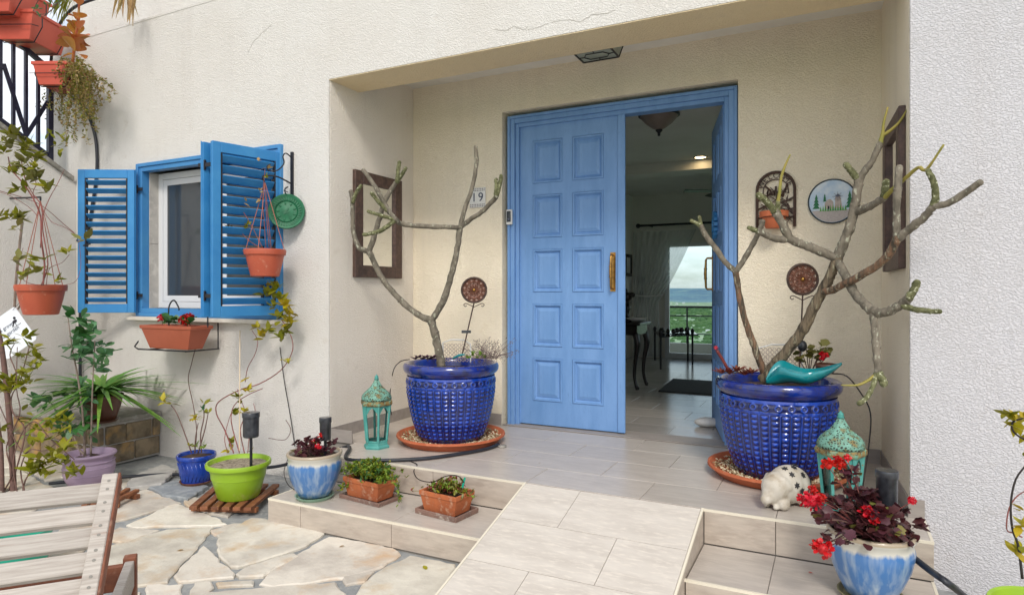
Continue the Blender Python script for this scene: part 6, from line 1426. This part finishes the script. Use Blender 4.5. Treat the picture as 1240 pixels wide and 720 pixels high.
def rail_planter(label, uv, t_, wdt, lng, h):
    """plastic trough hung on the stair railing; c = middle of its near top edge"""
    c = P(*uv, t=t_); t = thing('rail_planter', label, 'planter', c, 0, 'planters hooked on the stair railing')
    an = radians(26); ax = Vector((cos(an), sin(an), 0)); ay = Vector((-sin(an), cos(an), 0)); az = Vector((0, 0, 1))
    def lv(f, g_, z): return [c + ax * (wdt/2 * sx_ * f) + ay * (lng/2 + lng/2 * sy_ * g_) + az * z for sx_, sy_ in ((-1, -1), (1, -1), (1, 1), (-1, 1))]
    mb = MB(); L_ = [lv(.70, .86, -h), lv(.97, .97, -.03), lv(1.06, 1.02, -.028), lv(1.06, 1.02, 0), lv(.98, .98, 0), lv(.9, .95, -.04)]
    for q in L_: mb.v += [tuple(x) for x in q]
    mb.f.append((3, 2, 1, 0)); mb.m.append(0)
    for i in range(5):
        for j in range(4): k = (j+1) % 4; mb.f.append((i*4 + j, i*4 + k, (i+1)*4 + k, (i+1)*4 + j)); mb.m.append(0)
    mb.build('trough', G['plastic_coral'], t, bevel=.006, seg=2)
    MB().add(lv(.92, .95, -.03), [(0, 1, 2, 3)]).build('soil', G['soil'], t)
    for g_ in (.18, .8):
        pt_ = lambda s_, f, z: c + ax * (wdt/2 * s_ * f) + ay * (lng * g_) + az * z
        MB().tube([pt_(-1, 1.1, -.04), pt_(-1, 1.12, -h * .5), pt_(-.72, 1, -h - .008), pt_(.72, 1, -h - .008), pt_(1, 1.12, -h * .5), pt_(1, 1.12, -.05)], .005, 5).build('bracket', G['black_metal'], t)
    MB().tube([c + ax * (-wdt/2 * 1.1) + az * (-h * .55) + ay * (-.01), c + ax * (wdt/2 * .98) + az * (-h * .55) + ay * (-.012), c + ax * (wdt/2 * 1.02) + ay * .06 + az * (-h * .5)], .004, 5).build('bracket', G['black_metal'], t)
    return t
p2_ = rail_planter('second coral plastic rail planter, dry trailing plant spilling from it', (59, 74), 5.70, .30, .34, .20)
p1_ = rail_planter('large coral plastic rail planter above the black stair railing', (14, 11), 5.6, .37, .46, .25)
p0_ = rail_planter('topmost coral rail planter at the upper left corner', (-12, -24), 5.45, .37, .46, .25)
# dry trailing plant from planter 2
mb = MB(); rr = random.Random(31)
for i in range(52):
    u0 = rr.uniform(74, 96); v0 = rr.uniform(68, 90); du = rr.gauss(6, 15); dv = rr.uniform(30, 105) * (1 - abs(du) / 90)
    y_ = 3.42 + rr.uniform(-.12, .15); q = smooth_path([P(u0, v0, y=y_), P(u0 + du * .6 + 4, v0 + dv * .3, y=y_ - .05), P(u0 + du, v0 + dv * .7, y=y_), P(u0 + du * 1.1 + rr.uniform(-5, 5), v0 + dv, y=y_)], 8)
    mb.tube(q, .0016, 3)
    for p in q[2:]:
        for k_ in range(3): leaf_into(mb, OVAL, p + rdir(rr, 0) * .015, rdir(rr, -.2), rr.uniform(.02, .036), rr.uniform(-1, 1))
mb.m = [(i // 24) % 4 for i in range(len(mb.f))]
mb.build('trailing_foliage', [G['leaf_dry'], G['leaf_olive'], G['leaf_dry'], G['leaf_yellow_green']], p2_, kind='stuff')
for u, v in ((72, 166), (68, 178), (74, 184), (60, 163), (78, 172)): cluster(p2_, ly, P(u, v, y=3.15), rr, 5, .06, -.1)
# flapjack succulent
fj = thing('succulent', 'orange paddle-leaved succulent hanging at the top left', 'plant', P(90, 70, y=3.1)); fm = leaf_mesh('leaf', [.14, .34, .5, .58, .54, .38, .12], G['leaf_succulent'], .2, .35)
stem(fj, [P(88, 75, y=3.12), P(91, 50, y=3.1), P(95, 20, y=3.1), P(96, -5, y=3.1)], [.012, .008], G['leaf_succulent'])
for u, v, du, dv, s_ in ((90, 62, -.5, -1, .17), (92, 62, .8, -.5, .13), (88, 52, -1, -.6, .15), (93, 52, .9, -.9, .14), (86, 46, -.8, -1, .14), (96, 46, 1, -.3, .13), (92, 42, .1, -1, .15), (90, 58, -.1, -1, .16), (98, 55, 1, -.1, .11), (95, 26, -.3, -1, .10), (93, 22, -.9, -.5, .09), (98, 22, .8, -.6, .08), (96, 6, .3, -1, .09), (94, 5, -.7, -.7, .09), (88, 66, -1, .2, .10), (97, 66, .9, .5, .09), (84, 56, -1, -.3, .13), (99, 50, 1, -.6, .12), (90, 36, -.5, -1, .12), (96, 36, .6, -1, .12), (88, 40, -.9, -.8, .11), (94, 60, .3, -.6, .14)):
    s_ *= .72; leaf(fj, fm, P(u, v, y=3.08 + rr.uniform(-.05, .05)), Vector((_c * du, _s * du, -dv)) + Vector((.1, -.25, 0)), s_, rr.uniform(-.5, .5))
# sprigs against the sky
mb = MB()
tt = thing('overhanging_sprigs', 'thin green and yellow sprigs overhanging at the top left corner', 'plant', P(50, 20, y=2.9))
for pts in ([(40, 14), (44, 5), (50, -6)], [(44, 18), (58, 16), (70, 4), (78, -6)], [(40, 12), (52, 20), (62, 12)], [(60, -5), (66, 6), (74, -2)]): stem(tt, [P(u, v, y=2.9) for u, v in pts], .003, G['stem_brown'])
for u, v, n_ in ((46, 12, 4), (55, 8, 4), (48, 22, 3), (62, 6, 4), (70, 3, 4)): cluster(tt, lr, P(u, v, y=2.9), rr, n_, .045)
ga = leaf_mesh('leaf', STRAP, G['leaf_yellow_green'], .3, .2)
for i in range(40): leaf(tt, ga, P(rr.uniform(70, 92), rr.uniform(-14, 2), y=3.1), Vector((-.5 + rr.uniform(-.5, .5), -.2, -.75 + rr.uniform(-.3, .3))), rr.uniform(.12, .22), 0, .7)
pf = thing('palm_frond', 'dry brown palm frond tips hanging over the roof ledge', 'palm frond', P(150, -10, y=3.5)); dm = leaf_mesh('leaf', STRAP, G['leaf_dry'], .2, .2)
for i in range(26): leaf(pf, dm, P(150 + rr.uniform(-8, 14), -16 + rr.uniform(-5, 5), y=3.45 + rr.uniform(-.05, .05)), Vector((rr.uniform(-.75, .35), -.1, -1)), rr.uniform(.2, .34), rr.uniform(-1, 1), .7)

# ---- hoses and wires
cable('hose', 'black hose arching behind the rail planters and down the wall', 'hose', [P(130, -6, y=3.60), P(100, 4, y=3.58), P(84, 14, y=3.58), P(71, 32, y=3.56), P(64, 55, y=3.56), P(63, 85, y=3.58), P(80, 112, y=3.60), P(98, 125, y=3.62), P(108, 142, y=3.63), P(116, 170, y=3.63), P(117, 210, y=3.63), P(110, 260, y=3.63), P(99, 330, y=3.63), P(97, 400, y=3.62), P(97, 470, y=3.62), P(95, 540, y=3.62)], .014, G['hose_black'])
cable('hose', 'black garden hose lying along the porch step and over the patio', 'hose', [Vector(x) for x in (P(604, 538, z=PZ+.014), P(585, 544, z=PZ+.014), P(550, 550, z=PZ+.014), P(510, 555, z=PZ+.014), P(460, 557, z=PZ+.014), P(420, 555, z=PZ+.014), (-3.0, 3.50, PZ+.016), (-3.14, 3.54, PZ - .02), P(346, 562, y=3.56), P(320, 566, y=3.54), P(300, 569, y=3.5), P(275, 573, z=.03), P(235, 575, z=.02), P(200, 574, z=.02), P(150, 577, z=.045), P(110, 580, z=.045), P(60, 585, z=.02))], .012, G['hose_black'], k=8)
o = MB().lathe([(.03, 0), (.032, .004), (.03, .014), (.001, .016)], 20).build('drain_disc', G['rock_top'], local=True, smooth=True); o.location = P(608, 541, z=PZ + .0); tag(o, 'small grey round disc at the end of the porch hose', 'disc')
cable('hose', 'black hose running from behind the geranium pot to the right wall', 'hose', [P(1072, 652, y=3.2), P(1090, 663, y=3.15), P(1103, 672, y=3.10), P(1126, 690, y=2.98), P(1150, 707, y=2.85), P(1172, 724, z=.03), P(1200, 745, z=.02)], .013, G['hose_black'])
cable('cable', 'thin black cable rising from the wall behind the left blue pot', 'cable', [P(474, 502, x=XL + .01), P(472, 480, x=XL + .01), P(476, 450, x=XL + .03), P(484, 438, y=3.9), P(496, 435, y=3.85)], .004, G['thin_wire'], n=5)
cable('cable', 'thin wire looping along the porch edge to the succulent trough', 'cable', [P(494, 557, z=PZ+.004), P(492, 575, z=PZ - .02) if False else P(505, 562, z=PZ+.004), P(501, 570, y=3.31), P(507, 580, y=3.25), P(524, 583, y=3.15), P(540, 576, y=3.1), P(555, 576, y=3.08), P(562, 584, y=cB.y)], .003, G['thin_wire'], n=5)
cable('cable', 'thin wire hanging from the window box to the small blue pot', 'cable', [P(237, 420, y=3.55), P(232, 440, y=3.6), P(228, 460, y=3.62), P(234, 490, y=3.55), P(238, 520, y=3.4), P(236, 545, y=cb.y)], .0035, G['stem_brown'], n=5)
cable('cable', 'thin dark wire hanging down the wall right of the vine', 'cable', [P(339, 420, y=3.62), P(344, 460, y=3.63), P(351, 500, y=3.63), P(357, 540, y=3.62)], .0035, G['thin_wire'], n=5)
cable('cable', 'thin wire looping from the lime pot to the drip glazed pot', 'cable', [P(325, 530, y=3.4), P(345, 532, y=3.5), P(352, 520, y=3.6), P(346, 508, y=3.6)], .0025, G['stem_brown'], n=5)
cable('cable', 'thin wire loop hanging by the left drip glazed pot', 'cable', [P(350, 552, y=3.1), P(344, 570, y=3.1), P(348, 585, y=3.05), P(356, 592, z=SZ + .005), P(362, 594, z=SZ + .005)], .0025, G['thin_wire'], n=5)
cable('cable', 'dark cable curving from the right blue pot behind the lantern', 'cable', [P(1008, 452, y=4.0), P(1025, 455, y=4.05), P(1042, 475, y=4.1), P(1054, 500, y=4.1), P(1052, 540, y=4.0), P(1046, 580, y=3.8), P(1044, 600, z=PZ + .006)], .004, G['thin_wire'], n=5)
cable('cable', 'thin wire across the left wall behind the vine', 'cable', [P(-5, 230, x=-6.44), P(30, 240, x=-6.44), P(52, 250, x=-6.40), P(78, 272, x=-6.44), P(90, 282, x=-6.44)], .003, G['stem_red'], n=5)

# ---- window box
zt, zb_ = 1.135, .95
wb = trough('window_box', 'terracotta plastic window box of red geraniums under the window sill', Vector((-4.72, 3.43, zb_)), 0, .46, .60, .13, .19, zt - zb_, mat='plastic_brown', cat='planter')
MB().tube([(-5.10, 3.37, zb_ + .05), (-5.12, 3.35, zb_ + .005), (-5.06, 3.34, zb_ - .012), (-4.48, 3.36, zb_ - .010), (-4.48, 3.64, zb_ - .010)], .006, 6).tube([(-4.95, 3.34, zb_ - .012), (-4.95, 3.648, zb_ - .012), (-4.95, 3.648, zb_ + .2)], .006, 6).tube([(-4.5, 3.35, zb_ - .012), (-4.5, 3.648, zb_ - .012), (-4.5, 3.648, zb_ + .2)], .006, 6).build('bracket', G['black_metal'], wb)
MB().tube(smooth_path([(-4.82, 3.44, zt - .01), (-4.82, 3.44, zt + .14), (-4.76, 3.44, zt + .20), (-4.70, 3.44, zt + .14), (-4.70, 3.44, zt + .12)], 5), .006, 6).tube([(-4.36, 3.44, zt - .01), (-4.36, 3.44, zt + .22)], .006, 6).build('hook', G['black_metal'], wb)
wr_ = random.Random(17); rl2 = leaf_mesh('leaf', ROUND, G['leaf_green'], .2)
for i in range(12): cluster(wb, rl2, Vector((-4.72 + wr_.uniform(-.22, .27), 3.42 + wr_.uniform(-.04, .04), zt + wr_.uniform(0, .06))), wr_, 4, .05)
for u, v, s_ in ((196, 385, .042), (222, 387, .045), (229, 384, .045), (226, 391, .035)):
    p = P(u, v, y=3.42); stem(wb, [Vector((p.x, 3.43, zt - .01)), p], .003, G['stem_brown']); geranium_head(wb, p, s_, wr_)

# ---- hanging pots
HP = [(.085, 0), (.095, .004), (.118, .10), (.128, .15), (.138, .152), (.142, .175), (.14, .19), (.132, .192), (.128, .175), (.12, .14)]
def hanging_pot(label, c, sc, hook, seed, n_str=4):
    t = thing('hanging_pot', label, 'hanging planter', c, 0, 'hanging terracotta coloured pots')
    MB().lathe([(r * sc, z * sc) for r, z in HP], 40).build('pot', G['plastic_terracotta'], t, local=True, auto=True)
    soil_disc(t, (c.x, c.y, c.z + .165 * sc), .128 * sc)
    for i in range(n_str):
        a = i * 2*pi/n_str + .5; MB().tube([c + Vector((.135 * sc * cos(a), .135 * sc * sin(a), .185 * sc)), hook], .0035, 4).build('cord', G['cotton_string'], t)
    return t
hk = Vector((-3.68, 3.38, 2.19)); hpR = hanging_pot('terracotta coloured pot hanging in front of the open shutter', Vector((-3.68, 3.38, 1.51)), 1.03, hk, 1)
hr_ = random.Random(41)
for pts in ([(318, 300), (308, 280), (300, 265), (290, 250)], [(322, 300), (320, 270), (318, 240), (321, 205)], [(315, 300), (300, 290), (285, 275), (270, 280)], [(326, 300), (322, 250), (322, 230)]): stem(hpR, [P(u, v, y=3.36) for u, v in pts], [.003, .002], G['stem_red'])
for u, v, n_ in ((268, 290, 3), (262, 284, 3), (278, 276, 3), (300, 272, 4), (295, 276, 4), (265, 262, 2), (322, 215, 4), (324, 205, 3), (312, 196, 3), (316, 232, 3), (312, 245, 3), (297, 245, 2), (296, 308, 2)): cluster(hpR, leaf_mesh('leaf', OVAL, G['leaf_dry']) if n_ < 4 else ly, P(u, v, y=3.34), hr_, n_, .042)
br_ = thing('wall_bracket', 'black scrolled iron bracket on the wall beside the shutter', 'bracket', (-3.68, 3.64, 2.1))
MB().bar((-3.68, 3.640, 2.08), (-3.68, 3.640, 2.46), .022, .014, up=(0, 1, 0)).build('back_plate', G['black_metal'], br_)
MB().tube(smooth_path([(-3.68, 3.63, 2.22), (-3.68, 3.50, 2.25), (-3.68, 3.38, 2.24), (-3.68, 3.36, 2.22), (-3.68, 3.375, 2.195)], 5), .006, 6).build('arm', G['black_metal'], br_)
MB().tube(smooth_path([(-3.68, 3.63, 2.42), (-3.68, 3.58, 2.44), (-3.68, 3.55, 2.41), (-3.68, 3.56, 2.36), (-3.68, 3.50, 2.30), (-3.68, 3.42, 2.28), (-3.68, 3.40, 2.31), (-3.68, 3.43, 2.33)], 4), .005, 6).build('scroll', G['black_metal'], br_)
MB().tube(smooth_path([(-3.68, 3.63, 2.12), (-3.68, 3.58, 2.13), (-3.68, 3.57, 2.17), (-3.68, 3.60, 2.19)], 4), .005, 6).build('scroll', G['black_metal'], br_)
# green round plaque under the bracket
pc_ = P(347, 256, y=3.56); pn = Vector((.55, -.80, .1)).normalized(); t = thing('round_plaque', 'dark green embossed round plaque hanging beside the open shutter', 'plaque', pc_)
Mx = Matrix.Translation(pc_) @ orient(Vector((0, 0, 1)), pn * -1).to_4x4()
# orient(): local Z of the disc along pn
zax = pn; xax = zax.orthogonal().normalized(); yax = zax.cross(xax); Mx = Matrix.Translation(pc_) @ Matrix((xax, yax, zax)).transposed().to_4x4()
MB().lathe([(.001, -.012), (.118, -.012), (.13, -.006), (.134, .004), (.128, .012), (.118, .010), (.112, .006), (.085, .004), (.08, .012), (.074, .004), (.05, .004), (.035, .012), (.001, .014)], 56, fn=lambda a, z, i: .0).xform(Mx).build('disc', G['green_plaque'], t, auto=True)
mb = MB()
for i in range(34): a = 2*pi*i/34; mb.obox((.098 * cos(a), .098 * sin(a), .007), (cos(a + .3), sin(a + .3), 0), (-sin(a + .3), cos(a + .3), 0), (0, 0, 1), (.013, .0035, .004))
for i in range(9): a = 2*pi*i/9; ball(mb, (.062 * cos(a), .062 * sin(a), .006), (.012, .007, .005), 6, 4, Euler((0, 0, a)).to_matrix())
mb.obox((0, 0, .014), (1, .3, 0), (-.3, 1, 0), (0, 0, 1), (.028, .005, .004)).obox((.0, .012, .013), (1, -.2, 0), (.2, 1, 0), (0, 0, 1), (.018, .004, .004)); mb.xform(Mx).build('relief', G['green_plaque'], t)
MB().tube([pc_ + Vector((0, .0, .125)), (-3.68, 3.56, 2.16), (-3.68, 3.60, 2.15)], .003, 5).build('hanger', G['black_metal'], t)
# left hanging pot
cl = Vector((-5.98, 3.10, 1.21)); hkL = P(49, 243, y=3.10); hpL = hanging_pot('large terracotta coloured pot hanging by the left wall above the sign', cl, 1.32, hkL, 2, 4)
MB().tube([hkL, hkL + Vector((0, 0, .03)), Vector((-6.455, hkL.y, hkL.z + .05))], .008, 6).build('bracket_arm', G['black_metal'], hpL)
MB().tube([cl + Vector((-.16, -.06, .1)), P(17, 380, y=3.0), P(20, 330, y=3.0), P(27, 268, y=3.0)], .010, 6).build('support_cane', G['stem_grey'], hpL)
# sign
sc_ = P(13, 403, y=2.96); R2 = Vector((_c, _s, 0)); a_ = radians(35); ex = R2 * cos(a_) + Z_ * sin(a_); ey = Z_ * cos(a_) - R2 * sin(a_); nn_ = ex.cross(ey)
t = thing('wall_sign', 'white tilted card with grey lettering and a small black bird hung from the left vine', 'sign', sc_)
mb = MB(); hw, hh_ = .155, .165; cs = []
for cx_, cy_, a0_ in ((hw, hh_, 0), (-hw, hh_, 90), (-hw, -hh_, 180), (hw, -hh_, 270)):
    for k_ in range(4): a = radians(a0_ + 30 * k_); cs.append(sc_ + ex * (cx_ - (.02 if cx_ > 0 else -.02) + .02 * cos(a)) + ey * (cy_ - (.02 if cy_ > 0 else -.02) + .02 * sin(a)))
MB().prism(cs, nn_ * -.005).build('card', G['sign_white'], t)
Mr = Matrix((ex, ey, nn_)).transposed().to_4x4()
for i, ln in enumerate(('Love grows', 'in the garden', 'slow')):
    o = new_obj('lettering', text_mesh(ln, .044, G['print_grey'], 'lettering', .0006), t); o.matrix_local = Matrix.Translation(ex * -.03 + ey * (.06 - .055 * i) + nn_ * .002) @ Mr
mb = MB(); bq = lambda a, b: sc_ + ex * a + ey * b + nn_ * .003
ball(mb, bq(.085, .06), (.022, .014, .004), 8, 5, Mr.to_3x3()); ball(mb, bq(.098, .085), (.012, .012, .004), 8, 5, Mr.to_3x3()); mb.tube([bq(.07, .055), bq(.045, .03)], .005, 4); mb.tube([bq(.08, .048), bq(.078, .02)], .002, 4); mb.tube([bq(.05, .02), bq(.12, .02)], .0015, 4)
mb.build('bird_print', G['print_black'], t)
MB().tube([sc_ + ex * hw * .8 + ey * hh_ * .9, P(24, 366, y=2.96)], .002, 4).build('string', G['thin_wire'], t)

# ================================================================== foreground lounger
lo = thing('sun_lounger', 'weathered slatted wooden lounger with raised back at the lower left', 'sun lounger', (-2.6, 1.2, 0))
ph = radians(50); e_ = Vector((cos(ph), sin(ph), 0)); p_ = Vector((sin(ph), -cos(ph), 0)); T_ = P(134, 583, t=2.0); beta = radians(33)
dn = p_ * cos(beta) + Vector((0, 0, -sin(beta))); nrm = p_ * sin(beta) + Vector((0, 0, cos(beta)))
LB = .86
def bb(a, b, w_, h_, up, name, mat='wood_grey', bv=.003): return MB().bar(a, b, w_, h_, up=up).build(name, G[mat], lo, bevel=bv)
bb(T_ - dn * .012 + nrm * .012, T_ + dn * LB + nrm * .012, .042, .030, nrm, 'stile'); bb(T_ - e_ * .68 - dn * .012 + nrm * .012, T_ - e_ * .68 + dn * LB + nrm * .012, .042, .030, nrm, 'stile')
bb(T_ + e_ * .025 - dn * .012 + nrm * .004, T_ + e_ * .025 + dn * LB + nrm * .004, .007, .046, nrm, 'stile_edge', 'wood_brown', .002)
i = 0; s_ = .036
screw_me = MB().lathe([(.0045, 0), (.0045, .0012), (.001, .0013)], 10).mesh('screw', G['rock_top'])
while s_ < LB - .02:
    for q_ in (.0, -.68):
        for w_ in (-.016, .016):
            o = new_obj('screw', screw_me, lo, T_ + dn * (s_ + w_) + e_ * q_ + nrm * .0272 - lo.location); o.rotation_euler = nrm.to_track_quat('Z', 'Y').to_euler()
    a = T_ + dn * s_ - e_ * .022 - nrm * .003; bb(a, a - e_ * .636, .066, .018, nrm, 'slat'); s_ += .083
H_ = Vector((-2.43, 1.57, .36)); HL = 1.95; W_ = .66
bb(H_ + Vector((0, 0, -.05)), H_ + p_ * HL + Vector((0, 0, -.05)), .032, .10, (0, 0, 1), 'side_rail', 'wood_grey'); bb(H_ - e_ * W_ + Vector((0, 0, -.05)), H_ - e_ * W_ + p_ * HL + Vector((0, 0, -.05)), .032, .10, (0, 0, 1), 'side_rail')
bb(H_ - e_ * .017 + p_ * .016 + Vector((0, 0, -.052)), H_ - e_ * (W_ - .017) + p_ * .016 + Vector((0, 0, -.052)), .03, .095, (0, 0, 1), 'head_rail', 'wood_brown')
for k_ in (0, 1):
    for l_ in (.0, HL - .03): q = H_ - e_ * W_ * k_ - p_ * .0 + p_ * l_ + e_ * (.0 if k_ == 0 else 0); bb(Vector((q.x, q.y, .0 if l_ else .08)) + p_ * -.02, Vector((q.x, q.y, .372)) + p_ * -.02, .045, .045, e_, 'leg', 'wood_brown')
for k_ in (0, 1):
    wc = H_ + p_ * .16 + e_ * (.045 if k_ == 0 else -W_ - .045); wc.z = .135
    rotw = Matrix((p_, Vector((0, 0, 1)), e_)).transposed().to_4x4()
    wh = MB().lathe([(.085, -.014), (.125, -.016), (.134, -.008), (.134, .008), (.125, .016), (.085, .014)], 36).xform(Matrix.Translation(wc) @ rotw).build('wheel', G['rubber'], lo, smooth=True)
    MB().lathe([(.001, -.018), (.03, -.018), (.04, -.008), (.086, -.010), (.086, .010), (.04, .008), (.03, .018), (.001, .018)], 30).xform(Matrix.Translation(wc) @ rotw).build('rim', G['rock_top'], wh, auto=True)
bb(H_ + p_ * .16 - Vector((0, 0, .225)) + e_ * .03, H_ + p_ * .16 - Vector((0, 0, .225)) - e_ * (W_ + .03), .016, .016, (0, 0, 1), 'axle', 'black_metal', 0)
s_ = LB + .28 + .36
while s_ < HL - .05: a = H_ + p_ * s_ - e_ * .018 + Vector((0, 0, -.006)); bb(a, a - e_ * (W_ - .036), .066, .018, (0, 0, 1), 'slat'); s_ += .083
bb(H_ + p_ * .30 - e_ * .04 + Vector((0, 0, -.09)), T_ + dn * .40 - e_ * .06 - nrm * .02, .03, .02, e_, 'prop', 'wood_brown'); bb(H_ + p_ * .34 - e_ * .03 + Vector((0, 0, -.05)), H_ + p_ * .34 - e_ * (W_ - .03) + Vector((0, 0, -.05)), .04, .02, (0, 0, 1), 'cross_bar')
# things glimpsed between the slats and beyond
gt = MB().lathe([(.12, 0), (.15, .05), (.17, .2), (.165, .2), (.14, .05), (.001, .02)], 28).build('bucket', G['teal_plastic'], local=True, auto=True); gt.location = P(15, 690, z=.0); tag(gt, 'teal plastic tub glimpsed between the slats of the lounger', 'tub')
slat_stand('slatted_stand', 'brown slatted wooden stand partly hidden behind the lounger', [z0(96, 622), z0(140, 616), z0(172, 602), z0(128, 596)], 4)

# ================================================================== right edge
cr = Vector((.70, 3.0, .012)); 
ev = round_pot('potted_vine', 'lime green pot with yellow leaved vine at the right edge', cr, [(.12, 0), (.13, .01), (.155, .14), (.165, .19), (.18, .195), (.183, .215), (.178, .225), (.166, .22), (.155, .17)], 'lime_plastic', soil=(.165, .195), soilmat='pale_gravel')
rr = random.Random(55)
stem(ev, [P(u, v, y=2.95) for u, v in ((1238, 700), (1233, 660), (1226, 640), (1224, 610), (1230, 580), (1245, 560))], [.005, .003], G['thin_wire'])
stem(ev, [P(u, v, y=2.95) for u, v in ((1238, 650), (1228, 645), (1219, 640), (1222, 615), (1232, 600), (1246, 592))], [.003, .002], G['stem_red'])
stem(ev, [P(u, v, y=2.95) for u, v in ((1250, 536), (1234, 528), (1226, 520), (1227, 510), (1240, 506))], [.004, .003], G['thin_wire'])
for u, v, n_, s_ in ((1218, 507, 3, .06), (1226, 506, 3, .06), (1234, 514, 6, .065), (1240, 522, 6, .06), (1238, 550, 3, .055), (1238, 622, 5, .055), (1237, 640, 5, .055), (1233, 668, 5, .055), (1237, 676, 5, .055), (1242, 512, 5, .06), (1235, 664, 3, .05)): cluster(ev, lyy if n_ != 3 else ly, P(u, v, y=2.95), rr, n_, s_, .1)

# ---- a few fallen leaves and petals
for u, v, z_, mt, sz_, lb in ((513, 684, .004, lyy, .05, 'small yellow leaf lying on the paving near the ramp'), (979, 692, SZ + .004, leaf_mesh('leaf', OVAL, G['petal_red']), .02, 'red petal lying on the right step'), (417, 660, .004, leaf_mesh('leaf', OVAL, G['leaf_dry']), .03, 'dry brown leaf crumb on the paving below the troughs'), (655, 560, PZ + .004, leaf_mesh('leaf', OVAL, G['leaf_dry']), .02, 'tiny dry leaf on the porch tiles in front of the closed door leaf'), (222, 665, .004, leaf_mesh('leaf', OVAL, G['leaf_dry']), .035, 'dry curled leaf on the paving between lounger and steps')):
    o = new_obj('fallen_leaf', mt, None, P(u, v, z=z_)); o.scale = (sz_,) * 3; o.rotation_euler.z = u; tag(o, lb, 'leaf')
